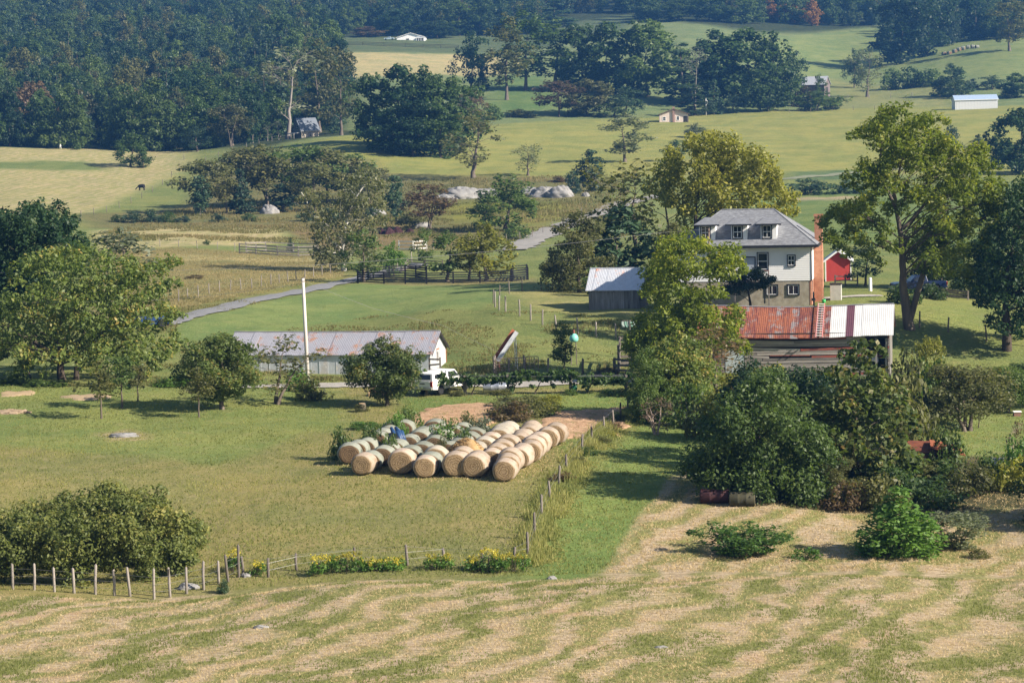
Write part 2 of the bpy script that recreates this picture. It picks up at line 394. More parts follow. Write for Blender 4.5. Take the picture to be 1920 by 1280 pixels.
def ground_mat():
    m = N('field_grass'); p = m.pos(); a = m.attr('zone'); r = m.attr('rough').outputs['Fac']
    col, hy = a.outputs['Color'], a.outputs['Alpha']
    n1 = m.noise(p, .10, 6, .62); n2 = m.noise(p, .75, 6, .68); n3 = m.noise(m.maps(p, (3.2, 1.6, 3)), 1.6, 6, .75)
    n4 = m.noise(m.maps(p, (.6, 2.0, 1), (0, 0, R(-24))), 3.0, 7, .78, .6)      # combed straw
    g = m.mix(m.sm(n1, .35, .65), m.mix(1.0, col, (.80,.86,.80), 'MULTIPLY'), m.mix(1.0, col, (1.16,1.06,1.0), 'MULTIPLY'))
    dry = m.mix(.55, col, (.36,.28,.13))
    lush = m.mix(.5, col, (.075,.120,.030))
    g = m.mix(m.math('MULTIPLY', m.sm(n2, .5, .72), .55), g, dry)
    g = m.mix(m.math('MULTIPLY', m.sm(m.noise(m.maps(p, (1,1,1), (0,0,.7)), .42, 5, .7), .5, .68), .6), g, lush)
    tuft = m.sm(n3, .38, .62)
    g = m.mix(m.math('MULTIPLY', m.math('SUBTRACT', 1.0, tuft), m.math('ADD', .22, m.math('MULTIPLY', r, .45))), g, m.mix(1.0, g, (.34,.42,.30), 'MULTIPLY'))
    # swaths left by the mower: green standing grass between pale rows of straw
    warp = m.noise(p, .16, 3, .5)
    sp = m.n('SeparateXYZ'); m.l(p, sp.inputs[0])
    s = m.math('ADD', m.math('SUBTRACT', m.math('MULTIPLY', sp.outputs[0], .92), m.math('MULTIPLY', sp.outputs[1], .40)), m.math('MULTIPLY', warp, 7.5))
    wv = m.math('SINE', m.math('MULTIPLY', s, 2.5))
    pat = m.math('ADD', m.math('MULTIPLY', wv, .19), m.math('ADD', m.math('MULTIPLY', m.noise(p, .24, 8, .72), 1.0), m.math('MULTIPLY', n4, .55)))
    sw = m.sm(pat, .60, 1.02)
    straw = m.mix(m.sm(n4, .35, .66), (.225,.165,.09), (.50,.395,.275))
    straw = m.mix(m.math('MULTIPLY', m.sm(m.noise(p, .22, 5, .7), .52, .70), .6), straw, (.44,.27,.165))
    grs = m.mix(m.sm(n3, .35, .65), (.095,.108,.030), (.225,.225,.068))
    hc = m.mix(sw, grs, straw)
    hc = m.mix(.10, hc, col)
    thr = m.math('MULTIPLY', hy, m.math('ADD', .25, m.math('MULTIPLY', m.sm(m.math('ADD', n2, m.math('MULTIPLY', hy, .35)), .48, .72), .75)))
    g = m.mix(thr, g, hc)
    h = m.math('ADD', m.math('MULTIPLY', n3, .7), m.math('ADD', m.math('MULTIPLY', n4, .4), m.math('MULTIPLY', n2, .9)))
    m.surf(g, .9, .08, 0, m.bump(h, .85, .16)); return m.m
GROUND_MAT = ground_mat()
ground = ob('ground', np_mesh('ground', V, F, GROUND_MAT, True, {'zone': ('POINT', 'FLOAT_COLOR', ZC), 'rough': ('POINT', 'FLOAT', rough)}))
tag(ground, 'rolling valley ground of hayfields, lawns and pasture', kind='structure')

# ------------------------------------------------------------------ roads and tilled beds laid on the ground
def ribbon(name, label, pts, width, mat, lift=.05, n=160, ragged=.0, cross=6):
    g = [gp(*p[:2]) if len(p) == 2 else G(p[0], p[2]) for p in pts]
    t = np.linspace(0, 1, len(g)); q = np.linspace(0, 1, n)
    X = pchip_any(t, [a.x for a in g], q); Y = pchip_any(t, [a.y for a in g], q)
    dx, dy = np.gradient(X), np.gradient(Y); L = np.hypot(dx, dy) + 1e-9; nx, ny_ = -dy/L, dx/L
    V = []
    for j in range(cross + 1):
        s = (j / cross - .5) * width
        wob = ragged * (vnoise(q * 40, np.full(n, 3.3 if j else 9.1), 5 + j) - .5) if j in (0, cross) else 0
        x = X + nx*(s + wob); y = Y + ny_*(s + wob)
        z = terrain(x, y) + lift + .05 * (1 - (2*j/cross - 1)**2)
        V.append(np.stack([x, y, z], 1))
    V = np.stack(V, 1); i = np.arange(n*(cross+1)).reshape(n, cross+1)
    F = np.stack([i[:-1,:-1], i[1:,:-1], i[1:,1:], i[:-1,1:]], -1).reshape(-1, 4)
    o = ob(name, np_mesh(name, V.reshape(-1,3), F, mat, True)); return tag(o, label, kind='structure')
def pchip_any(t, v, q): return pchip(t, v, q)
ASPH = plain('asphalt', (.23,.23,.23), .9, .2, 0, .3, 2.0, (.15,.15,.155))
GRAV = plain('pale_gravel', (.40,.37,.33), .95, .1, 0, .3, 4.0, (.25,.235,.21), .5)
SOIL = N('tilled_soil')
_p = SOIL.pos(); _n = SOIL.noise(_p, 2.2, 7, .75)
_c = SOIL.mix(SOIL.sm(_n, .35, .65), (.33,.20,.115), (.49,.325,.205))
_c = SOIL.mix(SOIL.math('MULTIPLY', SOIL.sm(SOIL.noise(_p, .8, 6, .7), .52, .66), .6), _c, (.13,.15,.045))
SOIL.surf(_c, .95, .05, 0, SOIL.bump(_n, .9, .15)); SOIL = SOIL.m
ribbon('farm_road', 'narrow grey farm road rising past the corral', [(300,612),(340,598),(420,578),(520,555),(610,536),(668,524),(720,512),(790,495)], 2.9, ASPH, .10, ragged=.5)
ribbon('gravel_road', 'pale gravel road climbing the hill behind the barnyard', [(965,470),(990,455),(1030,436),(1075,418),(1120,400),(1175,380),(1240,366)], 5.2, plain('hill_gravel', (.30,.285,.265), .95, .1, 0, .3, 1.0, (.21,.20,.18), .4), .15, ragged=1.6)
ribbon('driveway', 'pale gravel driveway passing behind the grape arbour', [(420,727),(560,724),(660,722),(760,722),(900,722),(1040,718),(1180,714),(1330,708)], 3.0, GRAV, .07, ragged=.5)
ribbon('hill_track', 'pale farm track along the foot of the hill', [(1440,338),(1520,331),(1600,324),(1700,316)], 3.5, plain('track_dust', (.22,.23,.15), .95, .1), .12, ragged=.8)
ribbon('yard_path', 'pale gravel yard path beside the white house', [(1535,562),(1580,557),(1650,555)], 2.0, GRAV, .07, 30, ragged=.4)
def bed(name, label, pts, mat, nx=70, ny=40, rows=0, dirn=(1, .3)):
    p = px_poly(pts); xs = [a for a, b in p]; ys = [b for a, b in p]
    x, y = np.meshgrid(np.linspace(min(xs)-1, max(xs)+1, nx), np.linspace(min(ys)-1, max(ys)+1, ny))
    d = inpoly(p, x.ravel(), y.ravel()).reshape(x.shape) + 1.4 * (fbm(x/1.6, y/1.9, 31, 3) - .5)
    z = terrain(x, y) + np.clip(d * .4, -.25, .07) + .05 * np.sin((x*dirn[1] - y*dirn[0]) * 2*math.pi/.9) + .05 * (fbm(x*2, y*2, 8, 2) - .5)
    i = np.arange(nx*ny).reshape(ny, nx)
    F = np.stack([i[:-1,:-1], i[:-1,1:], i[1:,1:], i[1:,:-1]], -1).reshape(-1, 4)
    keep = (d.ravel()[F].max(1) > -.3)
    o = ob(name, np_mesh(name, np.stack([x, y, z], -1).reshape(-1,3), F[keep], mat, True)); return tag(o, label, kind='structure')
bed('garden_soil', 'bare orange soil of the garden between parked truck and old bales', [(735,795),(780,774),(825,760),(935,756),(945,775),(915,796),(860,806),(790,806)], SOIL)
bed('garden_soil', 'bare orange soil of the garden behind the newest bales', [(1015,786),(1060,770),(1180,764),(1192,784),(1160,818),(1060,822),(1005,804)], SOIL)
bed('bare_patch', 'bare sandy patch among the small trees', [(120,743),(200,740),(215,747),(140,750)], plain('sand', (.40,.30,.19), .95, .1), 30, 16)
bed('bare_patch', 'bare sandy patch by the road end of the lawn', [(0,735),(60,733),(62,741),(0,744)], plain('dry_straw', (.38,.28,.17), .95, .1), 30, 16)
# ------------------------------------------------------------------ foliage and bark
def leaf_mat(name, dark, light, tip=None, trans=.38, rough=.5, spec=.28, rand=.30):
    m = N(name)
    t = m.attr('tint').outputs['Fac']
    st = [(0, dark), (.62, light)] + ([(1.0, tip)] if tip else [(1.0, tuple(min(1, x*1.25) for x in light))])
    c = m.ramp(t, st)
    oi = m.n('ObjectInfo').outputs['Random']
    c = m.mix(1.0, c, m.ramp(oi, [(0, (1-rand, 1-rand, 1-rand*.7)), (.5, (1,.98,.95)), (1, (1+rand*.5, 1+rand*.35, 1))]), 'MULTIPLY')
    b = m.surf(c, rough, spec)
    tr = m.n('BsdfTranslucent'); c2 = m.mix(1.0, c, (1.5, 1.6, .7), 'MULTIPLY'); m.l(c2, tr.inputs['Color'])
    mx = m.n('MixShader'); mx.inputs[0].default_value = trans
    m.l(b.outputs[0], mx.inputs[1]); m.l(tr.outputs[0], mx.inputs[2]); m.l(mx.outputs[0], m.out.inputs['Surface'])
    return m.m
LM = {
 'dark':   leaf_mat('dark_green_leaves', (.030,.060,.020), (.065,.110,.032), (.11,.15,.045)),
 'deep':   leaf_mat('deep_green_leaves', (.018,.044,.020), (.036,.072,.028), (.06,.10,.038)),
 'mid':    leaf_mat('mid_green_leaves', (.045,.080,.022), (.095,.145,.038), (.15,.19,.05)),
 'bright': leaf_mat('bright_green_leaves', (.050,.105,.020), (.100,.190,.036), (.15,.25,.05)),
 'walnut': leaf_mat('yellow_green_leaves', (.055,.090,.014), (.160,.200,.028), (.37,.34,.05), .45),
 'yellow': leaf_mat('yellowing_leaves', (.105,.115,.022), (.21,.215,.040), (.36,.33,.07), .42),
 'tinged': leaf_mat('rust_tinged_leaves', (.055,.092,.025), (.135,.178,.048), (.38,.26,.08)),
 'olive':  leaf_mat('olive_leaves', (.060,.070,.026), (.120,.128,.048), (.20,.17,.06)),
 'brown':  leaf_mat('browning_leaves', (.085,.060,.030), (.15,.115,.055), (.20,.12,.055)),
 'cedar':  leaf_mat('cedar_needles', (.018,.040,.020), (.038,.072,.036), (.06,.10,.05), .15),
 'gray':   leaf_mat('grey_green_leaves', (.085,.105,.062), (.155,.180,.105), (.28,.30,.20)),
 'shiny':  leaf_mat('glossy_leaves', (.058,.088,.024), (.165,.190,.052), (.38,.33,.09), .34, .5, .2),
 'autumn': leaf_mat('orange_leaves', (.17,.085,.025), (.30,.16,.045), (.38,.22,.06)),
 'bluish': leaf_mat('blue_green_leaves', (.030,.062,.036), (.062,.105,.058), (.10,.14,.07)),
 'syc': leaf_mat('sycamore_leaves', (.070,.088,.045), (.140,.150,.075), (.20,.17,.08)),
 'bronze': leaf_mat('bronze_leaves', (.085,.055,.035), (.13,.095,.052), (.18,.11,.05)),
}
BARK = plain('grey_bark', (.17,.14,.11), .95, .1, 0, .55, 3.0, (.075,.062,.05), .8, (1,1,.25))
BARKD = plain('dark_bark', (.085,.068,.052), .95, .1, 0, .5, 3.0, (.04,.032,.026), .8, (1,1,.25))
BARKG = plain('pale_grey_bark', (.30,.27,.24), .95, .1, 0, .4, 3.0, (.18,.16,.14), .6, (1,1,.25))
BARKW = plain('white_bark', (.62,.60,.55), .85, .15, 0, .5, 2.5, (.30,.28,.24), .4, (1,1,.4))

def rand_dirs(r, n):
    v = r.normal(size=(n, 3)); return v / np.linalg.norm(v, axis=1)[:, None]
def leaves_in_clumps(r, clumps, leaf, dens, sub=9, flat=.95, droop=0.0, shell=.55, subr=.48):
    """clumps (x,y,z,r) -> leaf centres, normals, tints: each clump is split in leafy sprays"""
    Pn, Nn, Tn = [], [], []; dens = dens * DENS
    for (x, y, z, rad) in clumps:
        ns = max(3, int(sub * r.uniform(.7, 1.3))); d = rand_dirs(r, ns); d[:, 2] = d[:, 2] * flat + .12
        cc = np.array([x, y, z]) + d * rad * r.uniform(.45, 1.0, (ns, 1)) * np.array([1, 1, flat])
        ct = r.uniform(0, 1)
        for c in cc:
            sr = rad * subr * r.uniform(.7, 1.35)
            k = max(4, int(dens * sr * sr / (leaf * leaf)))
            dd = rand_dirs(r, k); q = shell + (1 - shell) * r.uniform(0, 1, k) ** .6
            q *= np.where(r.uniform(size=k) < .12, r.uniform(1, 1.5, k), 1)
            pp = c + dd * (sr * q)[:, None] * np.array([1, 1, .92])
            if droop: pp[:, 2] -= droop * sr * (dd[:, 0]**2 + dd[:, 1]**2)
            nn = dd * .75 + np.array([0, 0, .55]) + r.normal(size=(k, 3)) * .55
            Pn.append(pp); Nn.append(nn); Tn.append(np.clip(.42 * r.uniform(size=k) + .28 * ct + .22 * r.uniform() + .10 * dd[:, 2], 0, 1))
    Pn = np.concatenate(Pn); Nn = np.concatenate(Nn); Tn = np.concatenate(Tn)
    return Pn, Nn / np.linalg.norm(Nn, axis=1)[:, None], Tn
def leaf_geo(r, P_, N_, T_, leaf, aspect=.55):
    n = len(P_); a = np.cross(N_, rand_dirs(r, n)); a /= np.linalg.norm(a, axis=1)[:, None] + 1e-9
    b = np.cross(N_, a); s = leaf * 1.12 * r.uniform(.65, 1.35, (n, 1))
    V = np.stack([P_ - a*s*.6, P_ + b*s*aspect*.55 + N_*s*.08, P_ + a*s*.6, P_ - b*s*aspect*.55 + N_*s*.08], 1).reshape(-1, 3)
    return V, np.arange(n*4).reshape(n, 4), np.repeat(T_, 4)
def leaf_mesh(name, r, clumps, leaf, dens, mat, **kw):
    asp = kw.pop('aspect', .6)
    V, F, T = leaf_geo(r, *leaves_in_clumps(r, clumps, leaf, dens, **kw), leaf, asp)
    return np_mesh(name, V, F, mat, False, {'tint': ('POINT', 'FLOAT', T)})
def bez(a, b, c, n=6):
    return [a*(1-t)**2 + b*2*t*(1-t) + c*t*t for t in np.linspace(0, 1, n)]
def limb_mb(r, mb, a, b, r0, r1, sag=.25, n=6, sides=5):
    a, b = np.array(a, float), np.array(b, float); d = b - a
    m = a + d*.5 + np.array([0, 0, sag*np.linalg.norm(d[:2])]) + r.normal(size=3)*np.linalg.norm(d)*.07
    pts = bez(a, m, b, n)
    for i in range(1, n-1): pts[i] = pts[i] + r.normal(size=3)*np.linalg.norm(d)*.018
    mb.tube([tuple(p) for p in pts], list(np.linspace(r0, r1, n)), sides, False)
    return pts

DENS = 5.2
SHAPES = {
 'round':  lambda t: math.sqrt(max(0, 1-(2*t-1)**2))*.98 + .05,
 'oval':   lambda t: math.sin(math.pi*min(1, max(0, t*.92+.06)))**.7,
 'cone':   lambda t: max(.06, (1-t)**.75 * min(1, .55+t*3)),
 'egg': lambda t: max(.15, 1-t**1.45)*(.56+.44*min(1, t*3.2)),
 'column': lambda t: (min(1, .55+t*2.2) * (1-t**4))**.8,
 'dome':   lambda t: math.sqrt(max(0, 1-t*t))*.98 + .03,
 'umbrella': lambda t: .45 + .55*math.sin(math.pi*min(1, .15+t*.75)),
 'vase':   lambda t: .35 + .65*t**.8 if t < .85 else (1-t)/.15*.6+.4,
}
def proto(seed, H, cr, cb, shape, ncl, leaf, dens, trunk=None, clr=.34, limbs=8, open_=0.0, bark=None, flat=.95, sub=9, droop=0.0, multi=1, twigs=0, lean=.04, subr=.48):
    """(trunk mesh, crown meshes by material) of one kind of tree, base at the origin"""
    r = np.random.default_rng(seed); f = SHAPES[shape]; z0 = H*cb; hh = H - z0
    cl = []
    for i in range(ncl):
        for _ in range(14):
            t = r.uniform(.02, 1); rr = cr*f(t); q = rr*math.sqrt(r.uniform(.10, 1)); ph = r.uniform(0, 2*math.pi)
            rad = cr*clr*r.uniform(.65, 1.25)*(.6+.4*f(t))
            x, y = max(0, q - rad*.55)*math.cos(ph), max(0, q - rad*.55)*math.sin(ph); z = z0 + hh*t - rad*.4
            if all((x-c[0])**2+(y-c[1])**2+(z-c[2])**2 > (.55*(rad+c[3])*(1+open_))**2 for c in cl): break
        cl.append((x, y, max(z, z0*.8+.05), rad))
    mb = MB(); tr = trunk or H*.022
    tops = []
    for k in range(multi):
        off = (r.normal()*tr*1.6*(multi > 1), r.normal()*tr*1.6*(multi > 1))
        lx, ly = r.normal()*lean*H + off[0]*5*(multi > 1), r.normal()*lean*H + off[1]*5*(multi > 1)
        zt = z0 + hh*(.62 if shape != 'cone' else .92)
        pts = [(off[0] + lx*s**1.4 + r.normal()*tr*.35*(s > 0), off[1] + ly*s**1.4 + r.normal()*tr*.35*(s > 0), -.25 + (zt+.25)*s) for s in np.linspace(0, 1, 8)]
        rad = [tr*1.5] + [tr*(1-.82*s) for s in np.linspace(.08, 1, 7)]
        mb.tube(pts, rad, 7, False); tops.append(pts)
    for c in sorted(cl, key=lambda q: -q[3])[:limbs]:
        pts = tops[r.integers(len(tops))]; zz = max(.25*H*cb + .02*H, c[2] - (.35+.3*r.uniform())*max(math.hypot(c[0], c[1]), .12*H))
        p = min(pts[1:], key=lambda q: abs(q[2]-zz)); i = pts.index(p)
        q = limb_mb(r, mb, p, c[:3], max(tr*.10, tr*(1-.12*i)*.42), tr*.07, .2)
        for _ in range(twigs):
            e = np.array(c[:3]) + rand_dirs(r, 1)[0]*c[3]*np.array([1,1,.8])*1.05
            limb_mb(r, mb, q[r.integers(2, 5)], e, tr*.09, tr*.03, .1, 4, 4)
    tm = mb.mesh('trunk', bark or BARK, True)
    V, F, T = leaf_geo(r, *leaves_in_clumps(r, cl, leaf, dens, sub=sub, flat=flat, droop=droop, subr=subr), leaf, .62)
    return {'trunk': tm, 'geo': (V, F, T), 'H': float(np.percentile(V[:, 2], 99.5)), 'W': float(np.percentile(np.abs(V[:, 0]), 98.5)*2), 'crown': {}}
def crown_of(p, matk):
    if matk not in p['crown']: p['crown'][matk] = np_mesh('crown', *p['geo'][:2], LM[matk], False, {'tint': ('POINT', 'FLOAT', p['geo'][2])})
    return p['crown'][matk]
PROTO = {}
def defp(k, *a, **kw): PROTO[k] = proto(*a, **kw)
# far woodland trees (6 m to 4 m a pixel and beyond)
for i in range(6): defp('wood%d' % i, 100+i, 16, 6.4+.6*(i % 3), .03+.03*(i % 2), ['oval','round','dome','oval','round','dome'][i], 24+2*i, .55, 1.9, .26, .33, 4, sub=7, subr=.46)
for i in range(2): defp('pine%d' % i, 120+i, 19, 4.2, .10, 'cone', 24, .5, 1.7, .25, .42, 4, flat=.45, sub=7)
for i in range(2): defp('tall%d' % i, 130+i, 22, 4.8, .17, 'oval', 30, .46, 1.3, .26, .33, 9, sub=7, twigs=1)
defp('bare0', 140, 15, 5, .3, 'vase', 10, .4, .22, .24, .34, 10, bark=BARKG, twigs=6)
# middle distance
defp('field0', 200, 10, 4.2, .12, 'round', 20, .36, 1.25, .24, .34, 8, sub=8)
defp('field1', 201, 10, 3.6, .20, 'oval', 18, .34, 1.05, .22, .34, 8, open_=.1, sub=8)
defp('open0', 202, 11, 3.6, .20, 'oval', 22, .28, .55, .20, .30, 16, open_=.1, sub=7, twigs=4)
defp('open1', 203, 11, 4.6, .24, 'vase', 15, .30, .55, .22, .32, 14, open_=.3, sub=7, twigs=5)
for i in range(3): defp('sumac%d' % i, 205+i, 9, 3.6, .36, 'umbrella', 24, .32, .95, .11, .32, 9, flat=.8, multi=2, sub=8, lean=.10)
for i in range(2): defp('cedar%d' % i, 210+i, 6, 1.9, .03, ['oval','cone'][i], 26, .26, 1.4, .16, .40, 3, sub=7, flat=.9)
for i in range(3): defp('bush%d' % i, 215+i, 3, 2.2, .02, ['dome','round','dome'][i], 16, .24, 1.2, .07, .40, 5, sub=7, multi=3)
# near trees
for i in range(2): defp('orchard%d' % i, 230+i, 5.5, 2.9, .22, ['round','oval'][i], 40, .15, 1.25, .15, .31, 12, sub=10, twigs=2, bark=BARK, multi=1)
defp('apple0', 233, 5, 3.1, .34, 'dome', 22, .13, .95, .11, .36, 14, sub=9, twigs=3, multi=3, lean=.10, flat=.6)
defp('gnarl0', 234, 5, 2.6, .36, 'vase', 11, .15, .75, .085, .34, 11, open_=.45, sub=7, twigs=5, multi=2, lean=.14, bark=BARK)
for i in range(2): defp('sapling%d' % i, 236+i, 4, 1.3, .36, ['oval','round'][i], 12, .15, .95, .06, .42, 8, open_=.15, sub=8, twigs=2)
defp('spire0', 240, 4.6, 1.0, .20, 'column', 22, .13, 1.0, .06, .42, 8, sub=8, twigs=1)
defp('conic0', 241, 4.1, 1.9, .01, 'egg', 110, .135, .8, .07, .25, 6, sub=8, flat=1.0)
defp('spread0', 242, 2.2, 2.0, .04, 'vase', 34, .12, 1.1, .045, .30, 16, sub=7, multi=4, twigs=3, open_=.2)
defp('spread1', 243, 1.2, .9, .02, 'dome', 14, .12, .9, .03, .36, 8, sub=7, multi=3, twigs=2)
defp('wand0', 244, 2.8, 1.5, .03, 'vase', 44, .10, 1.05, .04, .26, 18, sub=7, multi=5, twigs=3, open_=.25)
defp('barebush0', 245, 2.4, 1.3, .12, 'vase', 14, .11, .30, .06, .30, 14, sub=6, multi=3, twigs=7, bark=plain('pale_twigs', (.36,.28,.24), .9, .1))
defp('dense0', 246, 9, 3.2, .06, 'dome', 40, .17, 1.05, .16, .32, 9, sub=10, twigs=1)
defp('weed0', 247, 1.5, 1.3, .0, 'dome', 15, .14, .95, .03, .42, 6, sub=8, multi=4, twigs=1)
defp('weed1', 248, 1.2, 1.5, .0, 'round', 15, .13, .9, .03, .40, 6, sub=8, multi=4, twigs=1)

def tree_at(pk, matk, px, Y, top, width, label, name='tree', cat='tree', group=None, rz=None, sink=0.0, gz=None):
    """a tree standing on the ground at depth Y in picture column px, its tip at picture row top"""
    p = PROTO[pk]; g = G(px, Y); 
    if gz is not None: g.z = gz
    h = max(.5, P(px, top, Y).z - g.z + sink)
    sx = width / S(Y) / p['W']; sz = h / p['H']
    t = thing(name, label, cat, (g.x, g.y, g.z - sink), (rng.uniform(0, 6.28) if rz is None else rz), group)
    t.scale = (sx, sx, sz)
    ob('trunk', p['trunk'], t); ob('crown', crown_of(p, matk), t)
    return t

def shaped_tree(name, label, Y, base, trunk, circles, leaf, dens, matk, depth=.8, tr=.3, bark=None, layers=3, sub=10, droop=0.0, limbs=18, twigs=2, seed=1, group=None, cat='tree', flat=.95, subr=.48, big=0.0, aspect=.6, gz=None, extra=()):
    """one particular tree: crown built round clumps seen at the given picture places, spread in depth"""
    r = np.random.default_rng(seed); g = G(base, Y); k = 1 / S(Y)
    if gz is not None: g.z = gz
    def loc(px, py):
        q = P(px, py, Y); return q.x - g.x, q.z - g.z
    C_ = [(*loc(a, b), c*k) for a, b, c in circles]
    xm = np.mean([c[0] for c in C_]); hw = max(abs(c[0]-xm) + c[2] for c in C_)
    cl = []
    for (x, z, rad) in C_:
        dep = depth*hw*math.sqrt(max(.08, 1-((x-xm)/hw)**2)) - rad*.5
        for q in np.linspace(-1, 1, layers):
            cl.append((x + r.normal()*rad*.18, q*max(dep, rad*.2)*r.uniform(.75, 1.0), z + r.normal()*rad*.15 - .12*abs(q)*rad, rad*r.uniform(.8, 1.05)*(1-.12*abs(q))))
    t = thing(name, label, cat, g, 0, group)
    mb = MB(); tp = [(loc(a, b)) for a, b in trunk]; n = len(tp)
    pts = [(x, 0.04*i*r.normal(), z) for i, (x, z) in enumerate(tp)]; pts[0] = (pts[0][0], 0, -.3)
    rad = [tr*1.35] + [tr*(1-.8*i/(n-1)) for i in range(1, n)]
    # resample the trunk
    fine = []; fr = []
    for i in range(n-1):
        for s in np.linspace(0, 1, 4, endpoint=False):
            fine.append(tuple(np.array(pts[i])*(1-s) + np.array(pts[i+1])*s + r.normal(size=3)*tr*.10)); fr.append(rad[i]*(1-s) + rad[i+1]*s)
    fine.append(pts[-1]); fr.append(rad[-1])
    mb.tube(fine, fr, 8, False)
    for (pth, ra) in extra:
        q = [(*loc(a, b),) for a, b in pth]; q3 = [(x, (.15*i)*r.normal(), z) for i, (x, z) in enumerate(q)]
        mb.tube(q3, list(np.linspace(ra, ra*.3, len(q3))), 6, False); 
    for c in sorted(cl, key=lambda q: -q[3])[:limbs]:
        zz = c[2] - .45*math.hypot(c[0]-fine[-1][0], c[1]) - .3
        i = min(range(3, len(fine)), key=lambda q: abs(fine[q][2]-zz))
        q = limb_mb(r, mb, fine[i], c[:3], max(.03, fr[i]*.32), .022, .18, 7)
        for _ in range(twigs):
            e = np.array(c[:3]) + rand_dirs(r, 1)[0]*c[3]
            limb_mb(r, mb, q[r.integers(3, 6)], e, max(.02, fr[i]*.12), .012, .1, 4, 4)
    ob('trunk', mb.mesh('trunk', bark or BARK, True), t)
    ob('crown', leaf_mesh('crown', r, cl, leaf, dens, LM[matk], sub=sub, flat=flat, droop=droop, subr=subr, aspect=aspect), t)
    return t
# ------------------------------------------------------------------ wooded slopes
FOREST_LABEL = {'dark': 'dark green crown', 'deep': 'deep green crown', 'mid': 'mid green crown', 'bluish': 'blue green crown', 'olive': 'dull olive crown', 'bronze': 'bronzed crown', 'autumn': 'orange autumn crown', 'cedar': 'dark evergreen spire'}
def in_px(poly, px, py):
    c = False; n = len(poly)
    for i in range(n):
        x1, y1 = poly[i]; x2, y2 = poly[(i+1) % n]
        if (y1 > py) != (y2 > py) and px < (x2-x1)*(py-y1)/(y2-y1)+x1: c = not c
    return c
def to_px(p):
    d = Vector(p) - Vector((0, 0, CAM_H)); z = d.dot(_f)
    return 960 + FPX*d.dot(_r)/z, 640 - FPX*d.dot(_u)/z
spots = []
fr = np.random.default_rng(77)
Y = 714.0; wrow = 0
while Y < 1900:
    st = 10.6 + (Y-700)*.0035
    xs = np.arange(-.27*Y, .27*Y, st)
    for x in xs:
        X_ = x + fr.uniform(-.38, .38)*st; Y_ = Y + fr.uniform(-.4, .4)*st*1.4; z = tz(X_, Y_); px, py = to_px((X_, Y_, z))
        if not -60 < px < 1990: continue
        ok = False
        if px < 500 and Y_ < 1000: ok = True
        elif px < 560 and 735 < Y_ < 1000: ok = True
        elif px < 640 and 760 < Y_ < 1010 and py > 118: ok = True
        if px < 610 and Y_ >= 960: ok = True
        if 560 < px < 1120 and Y_ > 1235: ok = True
        if 1000 < px < 1420 and Y_ > 1285 : ok = True
        if 1400 <= px < 1990 and Y_ > 1262: ok = True
        if px > 1690 and Y_ > 1110 : ok = True
        if 1030 < px < 1190 and Y_ < 1345: ok = False
        if py < -60: ok = False
        if ok: spots.append((X_, Y_, z, px, py, wrow))
    Y += st*1.35; wrow += 1
spots.sort(key=lambda s: (s[5], s[0]))
ORD = 'first second third fourth fifth sixth seventh eighth ninth tenth eleventh twelfth thirteenth fourteenth fifteenth sixteenth seventeenth eighteenth nineteenth twentieth'.split()
def nth(k): return ORD[k] if k < 20 else 'number %d' % (k+1)
rown = {}
wood_geo = {'V': [], 'F': [], 'T': []}; nb = 0; made = 0
keys = list(FOREST_LABEL)
pat = fr.uniform(size=4096)
light = []
for k, (X_, Y_, z, px, py, wr) in enumerate(spots):
    c = fbm(np.array([X_/38]), np.array([Y_/38]), 41, 3)[0]
    u = fr.uniform()
    if u < .15: pk = 'pine%d' % fr.integers(2)
    elif u < .24: pk = 'tall%d' % fr.integers(2)
    else: pk = 'wood%d' % fr.integers(6)
    v = fr.uniform()*.55 + c*.6
    mk = 'deep' if v < .40 else 'dark' if v < .60 else 'bluish' if v < .66 else 'mid' if v < .77 else 'olive' if v < .96 else 'bronze'
    if pk.startswith('pine'): mk = 'cedar' if fr.uniform() < .6 else 'bluish'
    if 1300 < px < 1600 and Y_ < 1330 and fr.uniform() < .18: mk = 'autumn'
    sc = fr.uniform(.78, 1.25) * (.92 if Y_ > 1200 else 1); sz = sc*fr.uniform(.85, 1.15)
    if made < 215 and Y_ < 985:
        kind = 'pine' if pk.startswith('pine') else 'bare stemmed' if pk.startswith('tall') else 'broad'
        j = rown.get(wr, 0); rown[wr] = j + 1
        lab = '%s, %s, %s from the left in the wood\'s %s row' % (FOREST_LABEL[mk], kind, nth(j), 'front' if wr == 0 else ORD[wr])
        t = thing('woodland_tree', lab, 'tree', (X_, Y_, z-.3), fr.uniform(0, 6.28), 'trees of the wood above the meadow')
        t.scale = (sc, sc, sz); p = PROTO[pk]; ob('trunk', p['trunk'], t); ob('crown', crown_of(p, mk), t); made += 1
    else:
        light.append((pk, mk, X_, Y_, z, sc, sz))
